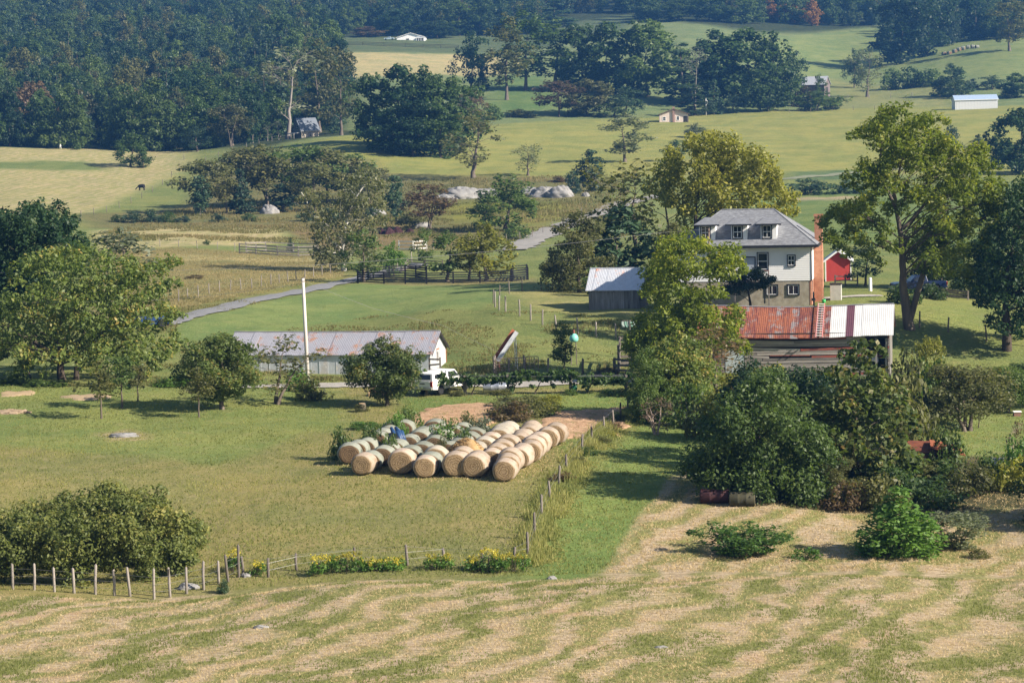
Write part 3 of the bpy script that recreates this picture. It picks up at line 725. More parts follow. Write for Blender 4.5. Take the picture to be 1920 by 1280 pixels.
# the rest of the wood, too far and too many to tell apart: one mass of instanced crowns
def forest_mass(items):
    combos = sorted({(a, b) for a, b, *_ in items}); src = []
    for pk, mk in combos: src.append(bpy.data.objects.new('crown_source', crown_of(PROTO[pk], mk)))
    P_ = np.array([(x, y, z) for _, _, x, y, z, _, _ in items], np.float32); me = bpy.data.meshes.new('distant_forest'); me.vertices.add(len(P_)); me.vertices.foreach_set('co', P_.ravel())
    k = np.array([combos.index((a, b)) for a, b, *_ in items], np.int32); at = me.attributes.new('kind_of_tree', 'INT', 'POINT'); at.data.foreach_set('value', k)
    sc = np.array([(s, s, t) for *_, s, t in items], np.float32); at = me.attributes.new('size', 'FLOAT_VECTOR', 'POINT'); at.data.foreach_set('vector', sc.ravel())
    rt = np.zeros((len(P_), 3), np.float32); rt[:, 2] = fr.uniform(0, 6.28, len(P_)); at = me.attributes.new('turn', 'FLOAT_VECTOR', 'POINT'); at.data.foreach_set('vector', rt.ravel())
    o = ob('distant_forest', me); g = bpy.data.node_groups.new('forest', 'GeometryNodeTree')
    g.interface.new_socket('Geometry', in_out='INPUT', socket_type='NodeSocketGeometry'); g.interface.new_socket('Geometry', in_out='OUTPUT', socket_type='NodeSocketGeometry')
    n = g.nodes.new; gi, go = n('NodeGroupInput'), n('NodeGroupOutput'); iop = n('GeometryNodeInstanceOnPoints'); gti = n('GeometryNodeGeometryToInstance'); L = g.links.new
    for s in reversed(src):
        oi = n('GeometryNodeObjectInfo'); oi.inputs['Object'].default_value = s; oi.inputs['As Instance'].default_value = True; L(oi.outputs['Geometry'], gti.inputs[0])
    def na(name, t): x = n('GeometryNodeInputNamedAttribute'); x.data_type = t; x.inputs['Name'].default_value = name; return x.outputs[0]
    L(gi.outputs[0], iop.inputs['Points']); L(gti.outputs[0], iop.inputs['Instance']); iop.inputs['Pick Instance'].default_value = True
    L(na('kind_of_tree', 'INT'), iop.inputs['Instance Index']); L(na('size', 'FLOAT_VECTOR'), iop.inputs['Scale'])
    er = n('FunctionNodeEulerToRotation'); L(na('turn', 'FLOAT_VECTOR'), er.inputs[0]); L(er.outputs[0], iop.inputs['Rotation']); L(iop.outputs[0], go.inputs[0])
    md = o.modifiers.new('forest', 'NODES'); md.node_group = g
    return o
tag(forest_mass(light), 'distant forest covering the mountainside', kind='stuff')

# ------------------------------------------------------------------ trees of the far fields
def row(items, base_name='tree', cat='tree', group=None):
    for it in items: tree_at(*it[:5], it[5]*(1.28 if it[0][:4] in ('wood','pine','tall') else 1.08), it[6], it[7] if len(it) > 7 else base_name, it[8] if len(it) > 8 else cat, group)
row([
 ('field0','dark',245,640,246,62,'dark lone tree standing in the striped hay meadow'),
 ('bush1','dark',268,638,285,34,'low dark bush beside the lone tree in the hay meadow','bush','bush'),
 ('field1','bluish',370,690,238,46,'small dark tree at the top right corner of the hay meadow'),
 ('field1','olive',436,705,205,62,'slim olive tree on the fence line below the wood'),
 ('sumac0','olive',432,700,196,74,'spreading dull tree above the fenced lane to the cabin'),
 ('tall0','mid',385,735,145,70,'pale trunked sycamore at the edge of the wood'),
 ('bare0','gray',540,735,88,120,'large bare grey tree standing beside the stone cabin'),
 ('bare0','brown',250,760,165,60,'leafless brown tree among the dark wood above the meadow'),
 ('bare0','gray',502,725,232,20,'dead grey snag left of the cabin'),
 ('bare0','gray',523,727,226,18,'dead forked snag nearest the cabin'),
 ('cedar0','bluish',625,742,190,52,'dark conifer right behind the stone cabin'),
 ('field1','olive',640,720,90,70,'tall olive tree to the right of the stone cabin'),
 ('tall1','olive',600,760,75,80,'tall grey green tree rising above the stone cabin'),
 ('wood1','dark',700,640,140,70,'dark broad tree, left end of the big clump on the hill'),
 ('wood0','deep',752,635,124,95,'dark broad tree, tallest middle of the big clump on the hill'),
 ('wood2','dark',800,632,130,100,'dark rounded tree, third in the big clump on the hill'),
 ('wood4','dark',846,636,148,90,'dark tree at the right end of the big clump on the hill'),
 ('wood3','deep',724,622,205,80,'low dark tree in front of the big clump, left'),
 ('wood1','deep',775,618,190,90,'low dark tree in front of the big clump, middle'),
 ('wood0','dark',826,617,200,80,'low dark tree in front of the big clump, right'),
 ('open0','olive',888,560,205,100,'thin olive tree with pale stem on the hill foot behind the rocks'),
 ('open1','gray',990,562,270,62,'small thin grey tree behind the large rocks'),
 ('tall1','gray',1172,600,212,76,'lone tall grey tree standing on the open hill'),
 ('cedar0','cedar',1107,525,282,54,'dark round cedar on the hill foot right of the rocks'),
 ('bush0','bluish',1072,520,322,40,'low blue green bush left of the round cedar','bush','bush'),
 ('bush2','bronze',1050,545,330,36,'bronzed low bush behind the rocks','bush','bush'),
 ('field0','deep',884,905,62,64,'dark round tree at the edge of the far pale field'),
 ('cedar1','deep',906,898,122,26,'narrow dark tree right beside the round field edge tree'),
 ('tall0','olive',950,850,28,66,'tallest pale stemmed tree in front of the far grove'),
 ('tall1','dark',985,890,20,88,'tall tree, first of the far grove right of the pale stem'),
 ('tall0','mid',1040,895,40,84,'tall tree of the far grove, second from its left end'),
 ('wood1','dark',1092,890,48,96,'broad dark tree of the far grove above the bronzed tree'),
 ('wood0','dark',1140,885,44,90,'broad dark tree in the middle of the far grove'),
 ('wood4','mid',1215,880,42,100,'tall mid green tree of the far grove, left of the dead pine'),
 ('pine0','bluish',1282,850,82,74,'broken branched pine right of the grove middle'),
 ('wood3','deep',1345,860,60,110,'dark broad tree left in the right half of the far grove'),
 ('wood0','dark',1400,855,56,104,'dark broad tree in the right half of the far grove'),
 ('wood2','dark',1450,850,66,100,'dark broad tree at the right end of the far grove'),
 ('field1','bluish',1494,858,98,44,'narrow dark tree beside the grey roofed barn'),
 ('sumac1','bronze',1046,812,152,84,'bronze leaved spreading tree at the hill crest'),
 ('wood4','olive',1100,815,150,70,'olive tree at the hill crest beside the bronzed tree'),
 ('field0','bluish',1172,810,165,66,'blue green round tree at the hill crest left of the pink house'),
 ('field1','mid',1150,808,190,60,'low mid green tree at the hill crest'),
 ('bush0','olive',965,812,205,70,'low olive bush at the left end of the hill crest','bush','bush'),
 ('bush2','mid',920,800,195,50,'low green bush behind the big clump','bush','bush'),
 ('sumac2','bronze',888,780,170,60,'bronzed tree behind the big dark clump'),
 ('pine1','bluish',1303,810,160,50,'dark conifer close behind the pink house'),
 ('cedar1','bluish',1338,815,150,40,'dark pointed conifer beside the white utility pole'),
 ('field0','bluish',1372,818,178,52,'rounded bush tree right of the utility pole'),
 ('wood1','dark',1440,822,120,80,'dark tree with low branches at the crest right of the pole'),
 ('bush1','mid',1530,818,172,98,'wide rounded green thicket on the hill crest','bush','bush'),
 ('bush0','bluish',1562,822,186,40,'darker bush at the right end of the crest thicket','bush','bush'),
 ('bare0','gray',1303,830,88,44,'dead bare pine trunk standing in the far grove'),
 ('wood4','deep',1690,1065,-6,80,'large dark tree in front of the far forest, left of a pair'),
 ('wood0','deep',1738,1085,2,72,'large dark tree in front of the far forest, right of a pair'),
 ('tall1','olive',1893,1040,-5,66,'olive tree standing at the far right edge of the forest'),
 ('field0','bluish',1602,960,94,40,'dark small round tree in the far right pasture'),
 ('open1','gray',1626,905,92,70,'thin grey tree with forked stem in the far right pasture'),
 ('bush0','mid',1680,938,128,60,'green bush, left end of the far hedge','bush','bush'),
 ('bush1','dark',1712,936,126,60,'dark bush in the middle of the far hedge','bush','bush'),
 ('bush2','mid',1745,934,130,50,'green bush, right end of the far hedge','bush','bush'),
 ('wood2','bluish',1783,880,122,60,'blue green tree standing left of the white metal shed'),
 ('field1','dark',1790,870,150,38,'dark narrow tree by the fence of the white metal shed'),
 ('cedar1','bluish',1824,905,148,26,'small pointed tree behind the white metal shed'),
 ('field0','bluish',1862,900,142,50,'rounded tree behind the right end of the white metal shed'),
 ('wood3','dark',1905,865,138,60,'dark tree right of the white metal shed'),
 ('wood1','deep',1912,560,205,92,'large dark tree on the right edge of the near hill'),
 ('bush1','deep',1872,575,285,44,'dark bush at the foot of the right edge hill tree','bush','bush'),
 ('bush0','bluish',1786,640,236,44,'grey green bush on the open hill behind the walnut top','bush','bush'),
 ('cedar1','bluish',1834,640,252,26,'small dark bush on the open hill near the right edge','bush','bush'),
 ('field0','gray',1305,690,232,42,'hazy grey shrub just above the yellow tree on the hill','bush','bush'),
 ('field1','bluish',1268,600,262,50,'grey green tree hidden behind the yellow tree'),
 ('bush1','bluish',1520,500,336,80,'dark bush row beside the hill foot track','bush','bush'),
 ('bush0','bluish',1600,498,338,90,'dark bush right of the hill foot track','bush','bush'),
])
# far hill-top wood fringe seen against the forest
fringe = {}
for i, (px, Y_, top, wd, mk, pk) in enumerate([(1215,1270,-12,56,'dark','wood1'),(1270,1262,0,60,'mid','wood0'),(1330,1262,-8,66,'dark','wood4'),(1390,1255,-4,70,'mid','wood2'),(1455,1280,8,44,'autumn','wood1'),(1482,1278,6,46,'autumn','wood0'),(1540,1290,-5,60,'deep','tall0'),(1600,1290,-10,66,'dark','tall1'),(1650,1285,-10,60,'mid','wood3'),(1830,1135,-12,76,'deep','wood2'),
     (980,1240,10,60,'mid','wood3'),(1040,1245,0,60,'bluish','pine0'),(900,1238,6,56,'dark','wood1'),(860,1236,0,60,'mid','tall1'),(560,1000,40,70,'mid','wood2'),(600,1020,60,60,'olive','wood1'),(520,1010,30,70,'dark','wood0'),(690,1215,50,50,'bronze','wood3'),(820,1215,40,60,'dark','wood4'),(745,1225,20,60,'deep','wood0')]):
    reg = 'above the distant white house' if px < 860 else 'above the far grove' if px < 1300 else 'above the far grass hill' if px < 1700 else 'by the right edge'
    cn = (mk, reg); fringe[cn] = fringe.get(cn, 0) + 1
    tree_at(pk, mk, px, Y_, top, wd*1.2, '%s at the high forest edge %s%s' % ({'dark':'dark tree','mid':'mid green tree','deep':'very dark tree','autumn':'orange autumn tree','bluish':'blue green pine','olive':'olive tree','bronze':'bronzed tree'}[mk], reg, '' if fringe[cn] == 1 else ', %s one' % nth(fringe[cn]-1)), 'tree', 'tree', 'trees fringing the high forest')

# ------------------------------------------------------------------ the grove, scrub and field trees of the valley floor
row([
 ('sumac0','olive',385,500,300,102,'spreading thin tree at the left end of the rocky grove'),
 ('sumac1','olive',455,515,278,112,'flat topped tree, second from the left in the rocky grove'),
 ('sumac2','olive',510,512,272,117,'flat topped tree above the boulder in the rocky grove'),
 ('sumac0','mid',562,516,272,119,'flat topped green tree in the middle of the rocky grove'),
 ('sumac1','olive',612,520,276,109,'flat topped tree right of the grove middle'),
 ('sumac2','mid',655,518,290,109,'flat topped tree at the right end of the rocky grove'),
 ('sumac1','olive',590,500,305,97,'thin olive tree inside the rocky grove'),
 ('sumac0','olive',690,515,310,85,'small leaning tree beside the hill at the grove end'),
 ('sumac2','olive',430,495,322,60,'low thin tree in front of the grove left half'),
 ('cedar0','cedar',375,492,330,44,'dark cedar at the left foot of the rocky grove'),
 ('cedar1','cedar',454,495,318,46,'tall dark cedar inside the rocky grove'),
 ('cedar0','bluish',530,498,345,56,'low dark cedar right of the boulder in the grove'),
 ('cedar0','bluish',743,472,330,46,'dark oval cedar standing alone right of the sycamore'),
 ('sumac2','bronze',800,432,345,96,'brownish thin tree in the scrub below the rocks'),
 ('bush1','olive',770,440,398,60,'olive bush under the brownish scrub tree','bush','bush'),
 ('field0','mid',948,424,330,118,'broad mid green tree below the large rocks'),
 ('field1','mid',905,420,378,50,'small green tree left of the broad tree below the rocks'),
 ('bush1','mid',965,400,418,50,'green bush by the gravel road corner','bush','bush'),
 ('field1','mid',682,291,432,80,'leafy green tree standing at the left end of the dark corral'),
 ('field0','bright',739,302,454,44,'small round green tree behind the corral'),
 ('field1','mid',796,330,428,44,'slim green tree behind the brown pen'),
 ('field1','mid',838,291,434,84,'green tree standing against the corral, left of the yellow pair'),
 ('field0','yellow',912,290,420,104,'yellow leaved tree standing against the corral'),
 ('field1','yellow',880,294,438,60,'yellow green tree just left of the yellow corral tree'),
 ('field0','brown',366,296,522,36,'dark brown small bush tree in the tawny field by the road','bush','bush'),
 ('cedar1','cedar',545,372,446,14,'tiny dark cedar by the white board pen'),
 ('bush1','dark',388,385,450,14,'tiny dark bush in the pale hay strip','bush','bush'),
 ('field1','gray',228,262,430,136,'grey thin crowned tree behind the big left trees'),
 ('dense0','olive',1086,248,400,130,'dense olive tree left of the dark cedar by the shed'),
 ('cedar0','cedar',1165,252,388,116,'large dark cedar behind the small grey shed'),
 ('bush1','mid',1120,240,500,60,'green bush behind the small grey shed','bush','bush'),
 ('open1','olive',1190,268,300,190,'open branched thin tree behind the dark cedar'),
 ('open0','yellow',1262,262,290,110,'open yellow green tree beside the big yellow tree'),
 ('dense0','olive',1262,250,420,90,'olive tree under the yellow tree left of the house'),
 ('dense0','dark',1765,236,405,120,'dark shaded tree behind the blue truck'),
 ('field1','bluish',1622,240,452,62,'small blue green tree behind the red shed'),
 ('dense0','dark',1846,228,440,110,'dark tree at the right of the parked blue truck'),
])
for i, (px, w_, h_) in enumerate([(222,34,14),(250,40,20),(285,44,24),(318,44,20),(345,32,12),(410,34,16),(470,40,16),(578,40,20),(620,46,22),(700,40,22)]):
    tree_at('bush%d' % (i % 3), 'bluish' if i % 3 else 'dark', px, 470, to_px(G(px, 470))[1]-h_, w_, ('low dark shrub in the scrub row below the far meadow, %s' % ['first from the left','second from the left','third from the left','fourth from the left','fifth from the left','apart from the row','under the rocky grove','left of the sycamore','behind the sycamore','right of the sycamore'][i]), 'shrub', 'shrub', 'low shrubs of the scrub row')

# ------------------------------------------------------------------ farmyard trees
row([
 ('orchard0','tinged',725,172,637,132,'rust tinged round tree in front of the low shed'),
 ('orchard1','tinged',418,169,630,140,'dense round orchard tree with short trunk, largest on the lawn'),
 ('sapling0','olive',373,165,690,62,'small thin tree in front of the dense round orchard tree'),
 ('sapling0','olive',190,165,676,72,'small thin tree nearest the camera left of the orchard tree'),
 ('sapling1','mid',228,170,668,84,'middle small tree of three on the left lawn'),
 ('sapling1','olive',258,174,684,60,'right hand small tree of three on the left lawn'),
 ('gnarl0','olive',516,173,632,130,'gnarled open apple tree in front of the low shed'),
 ('weed0','olive',583,176,704,58,'yellow green shrub at the foot of the white pole','shrub','shrub'),
 ('spire0','mid',1057,191,602,46,'slender young tree behind the grape arbour'),
 ('orchard0','tinged',1270,163,632,152,'round tinged tree in front of the tall walnut'),
 ('barebush0','bronze',1232,153,745,74,'pale twiggy half bare shrub at the fence end','shrub','shrub'),
 ('apple0','olive',1812,158,686,186,'spreading apple tree with forked trunk on the right lawn'),
 ('apple0','mid',1885,168,690,120,'second spreading fruit tree behind the forked apple'),
 ('apple0','dark',1935,172,680,110,'dark fruit tree at the right edge of the lawn'),
 ('sapling1','olive',1835,160,730,40,'thin stemmed young tree behind the forked apple'),
 ('wand0','yellow',1745,176,632,52,'pale yellow green sapling right of the barn','sapling','sapling'),
 ('open0','brown',1345,173,610,120,'thin brown leaved tree before the barn corner'),
 ('conic0','bright',1686,116.5,918,138,'bright green cone shaped maple in the hayfield'),
 ('wand0','gray',1792,118.5,962,112,'grey green wispy shrub right of the cone shaped maple','shrub','shrub'),
 ('spread0','bright',1392,117,982,152,'spreading green shrub in the hayfield, left of the small one','shrub','shrub'),
 ('spread1','bright',1512,115.5,1026,66,'small green shrub between the spreading shrub and the maple','shrub','shrub'),
 ('weed1','olive',1838,116,1056,36,'tiny dry shrub right of the grey green wispy shrub','shrub','shrub'),
 ('weed0','bluish',420,111.5,1084,24,'tiny round bush at the foot of the leaning fence post','shrub','shrub'),
])
shaped_tree('rounded_bush','huge rounded glossy bush behind the post fence',119.5, 190, [(190,1112),(192,1060),(195,1000),(200,950)],
 [(20,1005,50),(-40,1000,50),(60,986,43),(110,971,40),(160,964,38),(215,961,36),(262,971,38),(305,986,40),(340,1008,36),(352,1030,32),(345,1065,31),(300,1060,45),(240,1010,56),(170,1000,58),(95,1010,56),(30,1050,52),(-40,1060,50),(100,1075,41),(180,1075,41),(250,1080,34),(60,1095,27),(140,1100,23)], .145, 1.45, 'shiny', .85, .12, None, 3, 18, limbs=20, seed=5, cat='bush', twigs=1)
shaped_tree('thicket_tree','dense dark green tree at the left end of the thicket',131, 1420, [(1420,946),(1420,880),(1424,800),(1428,740)],
 [(1425,745,42),(1385,770,46),(1465,765,46),(1345,815,46),(1505,820,44),(1420,815,60),(1325,860,40),(1380,870,56),(1450,880,56),(1520,885,44),(1540,850,32),(1335,905,32),(1400,915,38),(1480,915,40),(1545,915,28),(1315,890,24),(1440,715,30)], .165, 1.15, 'mid', .8, .16, BARKD, 3, 12, limbs=16, seed=6)
shaped_tree('thicket_tree','dark leafy tree rising behind the left end of the thicket',141, 1500, [(1500,900),(1505,800),(1515,740)],
 [(1480,720,34),(1440,735,36),(1400,720,38),(1520,735,42),(1500,790,50),(1555,770,36),(1370,745,32),(1545,830,40)], .17, 1.1, 'deep', .8, .14, BARKD, 3, 11, limbs=10, seed=16)
shaped_tree('thicket_tree','yellow green tree top showing below the barn wall',150, 1420, [(1420,860),(1420,780),(1418,720)],
 [(1410,706,24),(1375,716,24),(1445,712,22),(1395,740,36),(1440,745,34),(1360,760,36)], .17, 1.1, 'yellow', .8, .1, BARK, 3, 10, limbs=8, seed=26)
shaped_tree('paulownia_tree','tall rusty tipped large leaved tree in front of the barn end',135, 1618, [(1614,938),(1610,860),(1606,780),(1612,700),(1618,650)],
 [(1618,652,16),(1612,672,18),(1645,648,9),(1588,668,14),(1570,700,20),(1600,706,26),(1636,690,18),(1650,715,22),(1540,735,22),(1580,745,32),(1625,745,34),(1672,740,24),(1550,785,32),(1600,795,40),(1655,785,34),(1698,765,18),(1540,830,30),(1585,845,40),(1640,840,38),(1690,825,28),(1715,800,14),(1560,885,34),(1620,895,38),(1675,885,32),(1715,860,22)], .24, 1.1, 'tinged', .75, .14, BARK, 3, 9, .5, limbs=22, seed=7, aspect=.85)
row([
 ('dense0','dark',2012,125,800,200,'dark tree standing just beyond the right edge of the hayfield'),
 ('dense0','olive',1560,131,850,110,'olive bush at the foot of the thicket trees','bush','bush'),
 ('weed0','dark',1510,130,880,100,'low dark bush at the thicket foot','bush','bush'),
 ('weed1','bronze',1580,128.5,905,80,'brown dead undergrowth at the thicket foot','bush','bush'),
 ('weed0','olive',1720,136,850,110,'yellow spotted bush left of the rusty wreck','bush','bush'),
 ('weed1','dark',1690,132,875,90,'dark bramble below the rusty tipped tree','bush','bush'),
 ('weed0','mid',1770,135,862,100,'green bramble mound in front of the rusty wreck','bush','bush'),
 ('weed1','olive',1810,133,872,100,'dull bramble mound right of the rusty wreck','bush','bush'),
 ('weed0','mid',1860,136,848,90,'green bramble mound in front of the white drum','bush','bush'),
 ('weed1','yellow',1900,134,858,80,'yellow green tall weeds at the right edge','bush','bush'),
 ('weed0','bright',1915,138,820,70,'bright green bush at the right edge behind the weeds','bush','bush'),
 ('barebush0','bronze',1908,142,790,50,'half bare twiggy bush by the right edge','bush','bush'),
 ('weed0','dark',1740,130,895,120,'dark low bramble at the thicket right foot','bush','bush'),
 ('weed1','olive',1640,129,890,110,'dry bramble under the rusty tipped tree','bush','bush'),
 ('weed0','mid',1775,141,800,70,'green leafy bush right of the rusty wreck roof','bush','bush'),
 ('weed0','olive',1700,160,660,90,'olive bush by the barn corner','bush','bush'),
 ('weed0','mid',1740,163,672,90,'green bush right of the barn corner','bush','bush'),
 ('weed1','olive',1690,150,700,110,'olive bush between barn and apple tree','bush','bush'),
 ('weed0','mid',1480,168,690,90,'green weeds along the barn wall','bush','bush'),
 ('weed1','olive',1545,170,694,90,'olive weeds along the barn wall','bush','bush'),
 ('dense0','mid',1215,160,655,80,'leafy tree left of the round tinged tree'),
 ('weed0','mid',1295,158,720,100,'green bush between the tinged tree and the thicket','bush','bush'),
 ('weed1','olive',1330,152,745,90,'olive bush at the left foot of the thicket','bush','bush'),
])
shaped_tree('walnut_tree','tall yellow green walnut standing between grey shed and rusty barn',184, 1290, [(1292,700),(1290,640),(1285,590),(1285,530),(1290,470)],
 [(1285,450,24),(1250,455,22),(1315,455,22),(1345,475,24),(1375,480,22),(1390,500,14),(1235,490,28),(1275,490,32),(1325,500,32),(1225,520,26),(1265,530,30),(1365,510,20),(1240,560,22),(1215,545,16),(1300,550,26),(1345,545,16),(1290,585,34),(1250,600,32),(1215,605,26),(1330,590,28),(1365,600,24),(1378,580,14),(1195,630,24),(1230,640,32),(1280,635,36),(1330,635,32),(1370,630,24),(1390,645,16),(1180,650,16),(1200,670,20),(1240,680,22),(1400,650,10)], .25, 1.35, 'walnut', .75, .26, BARKD, 3, 11, .35, limbs=26, seed=8, aspect=.5)
shaped_tree('walnut_tree','largest yellow green walnut towering right of the white house',200.5, 1706, [(1706,605),(1694,540),(1692,480),(1690,440),(1682,400),(1676,360),(1690,300)],
 [(1658,222,22),(1680,205,16),(1630,240,18),(1610,250,14),(1720,225,24),(1745,220,16),(1700,255,34),(1755,255,26),(1660,265,28),(1735,290,30),(1690,300,30),(1640,310,26),(1615,325,20),(1650,340,28),(1600,345,12),(1790,285,22),(1830,285,22),(1850,310,18),(1800,320,30),(1845,345,26),(1870,345,16),(1760,330,26),(1780,365,34),(1830,375,32),(1865,385,22),(1735,370,30),(1700,350,20),(1625,375,20),(1600,395,24),(1570,400,18),(1545,415,12),(1560,440,18),(1600,440,20),(1580,465,14),(1640,420,22),(1665,450,20),(1745,420,30),(1800,420,32),(1850,430,24),(1870,420,14),(1720,460,24),(1770,465,28),(1820,465,22),(1640,480,14),(1740,500,18),(1785,500,20),(1680,390,18)], .26, 1.6, 'walnut', .72, .38, BARK, 3, 11, .35, limbs=40, seed=9, twigs=3, aspect=.5,
 extra=[([(1706,600),(1722,545),(1735,500),(1742,470),(1760,450),(1800,430),(1840,405)],.30),([(1690,470),(1660,450),(1640,420),(1620,400)],.16),([(1690,470),(1650,462),(1615,445)],.14),([(1692,430),(1720,400),(1745,370),(1775,330)],.18),([(1680,390),(1660,350),(1650,300),(1655,250)],.16)])
shaped_tree('dark_tree','dark shaded tree at the right edge of the lawn',196, 1888, [(1888,598),(1886,560),(1890,500),(1900,450)],
 [(1905,370,26),(1930,360,34),(1880,400,26),(1915,415,34),(1870,440,28),(1905,460,36),(1850,475,28),(1890,500,36),(1935,500,40),(1835,505,18),(1850,530,26),(1885,545,30),(1925,550,34),(1860,570,16),(1900,590,20),(1920,605,18),(1895,615,14),(1865,602,18),(1912,622,18),(1935,600,24),(1845,560,16),(1945,560,30),(1950,430,40),(1970,520,40)], .24, .85, 'deep', .8, .34, BARKD, 3, 11, .35, limbs=30, seed=10)
shaped_tree('broad_tree','broad yellow tree spreading behind the white house',256, 1312, [(1312,478),(1306,430),(1304,380),(1320,330)],
 [(1300,275,26),(1340,268,26),(1380,278,26),(1265,300,24),(1410,300,26),(1320,310,34),(1370,320,36),(1435,325,26),(1260,335,24),(1300,350,30),(1345,360,32),(1400,355,34),(1450,355,26),(1475,375,20),(1480,395,14),(1250,370,20),(1290,390,22),(1340,395,26),(1390,395,26),(1435,395,22),(1460,400,16)], .30, 1.35, 'yellow', .8, .34, BARKD, 3, 11, limbs=24, seed=11, extra=[([(1310,470),(1325,420),(1345,390),(1375,350)],.2),([(1312,470),(1335,430),(1360,390)],.14)])
shaped_tree('broad_tree','broad rust tinged tree with twin trunks, front of the left edge trees',191, 118, [(116,716),(112,670),(110,620),(120,560)],
 [(90,480,26),(130,475,24),(60,500,28),(170,490,26),(210,500,26),(250,510,26),(290,500,20),(320,495,14),(100,530,36),(160,535,38),(220,540,36),(275,545,30),(315,535,18),(40,550,30),(10,580,30),(70,580,36),(130,590,38),(190,590,38),(250,590,34),(300,585,26),(325,590,14),(20,630,32),(80,640,34),(150,640,36),(215,640,34),(270,640,28),(310,640,20),(330,650,12),(-20,600,36),(-20,660,34),(40,680,24),(180,670,24),(240,675,24),(285,680,18),(100,680,14)], .25, 1.25, 'tinged', .7, .30, BARKD, 3, 10, .3, limbs=34, seed=12, twigs=2, extra=[([(143,716),(144,680),(150,640),(165,600)],.26),([(60,716),(50,690),(30,660)],.12)])
shaped_tree('broad_tree','dark bushy tree behind at the left edge',218, 60, [(60,640),(60,560),(58,480)],
 [(55,398,22),(90,402,22),(20,405,26),(-20,410,30),(125,420,20),(50,435,40),(105,445,34),(0,450,40),(145,455,20),(70,490,44),(20,510,42),(125,490,28),(160,480,14),(-30,480,40),(60,540,40),(0,560,40)], .27, 1.4, 'deep', .8, .34, BARKD, 3, 12, limbs=16, seed=13)
shaped_tree('sycamore_tree','tall sycamore with white upper limbs in the tawny field',318, 645, [(645,512),(643,480),(646,440),(652,400),(668,370),(688,340)],
 [(690,332,20),(712,345,18),(668,335,18),(650,350,18),(705,375,22),(675,385,26),(640,390,26),(580,365,16),(566,372,12),(596,385,16),(575,400,14),(610,410,24),(650,425,30),(690,420,24),(595,440,20),(630,460,30),(675,460,28),(605,480,18),(640,490,22),(690,485,18),(715,410,14),(592,470,12)], .34, .72, 'syc', .7, .30, BARKW, 3, 9, limbs=26, seed=14, twigs=2, extra=[([(645,470),(620,450),(600,415),(578,395),(575,375),(565,360)],.14),([(650,405),(660,375),(672,360)],.12),([(578,395),(588,380),(595,376)],.07)])
shaped_tree('yew_tree','dark layered evergreen in front of the white house',209, 1394, [(1412,566),(1404,550),(1398,535)],
 [(1395,515,18),(1420,518,18),(1370,525,16),(1440,525,14),(1400,535,22),(1375,545,16),(1430,535,14),(1415,508,10),(1450,522,8),(1360,540,12)], .15, .9, 'cedar', .8, .14, BARKD, 3, 9, limbs=12, seed=15, flat=.45)
# ------------------------------------------------------------------ building materials
def tin(name, metal, rust, deep, amount, scale=1.2, rough=.45, vary=.12):
    m = N(name); c = m.coord(); oi = m.n('ObjectInfo').outputs['Random']
    sh = m.n('CombineXYZ'); m.l(m.math('MULTIPLY', oi, .6 if vary < .1 else 37.0), sh.inputs[0])
    v = m.n('VectorMath', operation='ADD'); m.l(c, v.inputs[0]); m.l(sh.outputs[0], v.inputs[1]); v = v.outputs[0]
    n1 = m.noise(m.maps(v, (1, .75, .75)), scale, 7, .74); n2 = m.noise(v, scale*4, 6, .7); n3 = m.noise(m.maps(v, (2.2, .25, .25)), scale*1.4, 5, .7)
    lvl = m.math('ADD', m.math('ADD', n1, m.math('MULTIPLY', n2, .25)), m.math('MULTIPLY', m.math('SUBTRACT', oi, .5), vary))
    k = m.sm(lvl, 1.06-amount, 1.20-amount)
    rc = m.mix(m.sm(n3, .42, .60), rust, deep); rc = m.mix(m.sm(n2, .52, .72), rc, tuple(min(1, x*1.5) for x in rust))
    mc = m.mix(m.sm(n2, .3, .7), tuple(x*.85 for x in metal), metal)
    m.surf(m.mix(k, mc, rc), m.mix(k, (rough,)*3, (.9,)*3), .4, m.math('MULTIPLY', m.math('SUBTRACT', 1.0, k), .35), m.bump(n2, .1, .01)); return m.m
TINRUST = tin('rusty_tin', (.31,.29,.29), (.25,.085,.045), (.125,.038,.036), .605, 1.1, .45, .16)
TINGREY = tin('weathered_tin', (.37,.37,.41), (.29,.16,.10), (.22,.10,.065), .425, .9, .45, .06)
TINNEW = tin('bright_tin', (.62,.64,.68), (.46,.17,.07), (.40,.15,.07), .37, .7)
TINWALL = tin('pale_tin', (.60,.62,.65), (.45,.42,.38), (.42,.40,.38), .42, .9, .55)
WHITE = plain('white_paint', (.86,.86,.85), .55, .35, 0, .05, 3)
WHITER = plain('white_roof_sheet', (.60,.60,.59), .4, .4, 0, .05, 2)
MAROON = plain('maroon_roof_sheet', (.13,.055,.075), .5, .4, 0, .15, 2)
CREAM = plain('dusty_roof_sheet', (.42,.40,.36), .5, .4, 0, .1, 2)
GREYW = plain('weathered_boards', (.44,.40,.365), .9, .15, 0, .5, 2.5, (.25,.22,.20), .5, (.35,3,3), .6)
GREYV = plain('weathered_upright_boards', (.36,.34,.32), .9, .15, 0, .5, 2.5, (.16,.145,.13), .5, (3,3,.3), .45)
REDW = plain('faded_red_board', (.30,.065,.045), .85, .2, 0, .4, 3, (.20,.10,.08), .3, (.4,3,3))
DARKW = plain('dark_timber', (.045,.038,.034), .9, .15, 0, .3, 3)
BLACKP = plain('black_paint', (.018,.020,.026), .5, .4, 0, .1, 3)
CORRAL = plain('black_board', (.014,.015,.020), .8, .2, 0, .3, 3)
POSTW = plain('grey_post_wood', (.25,.22,.195), .95, .1, 0, .5, 4, (.14,.12,.10), .6, (2,2,.4), .35)
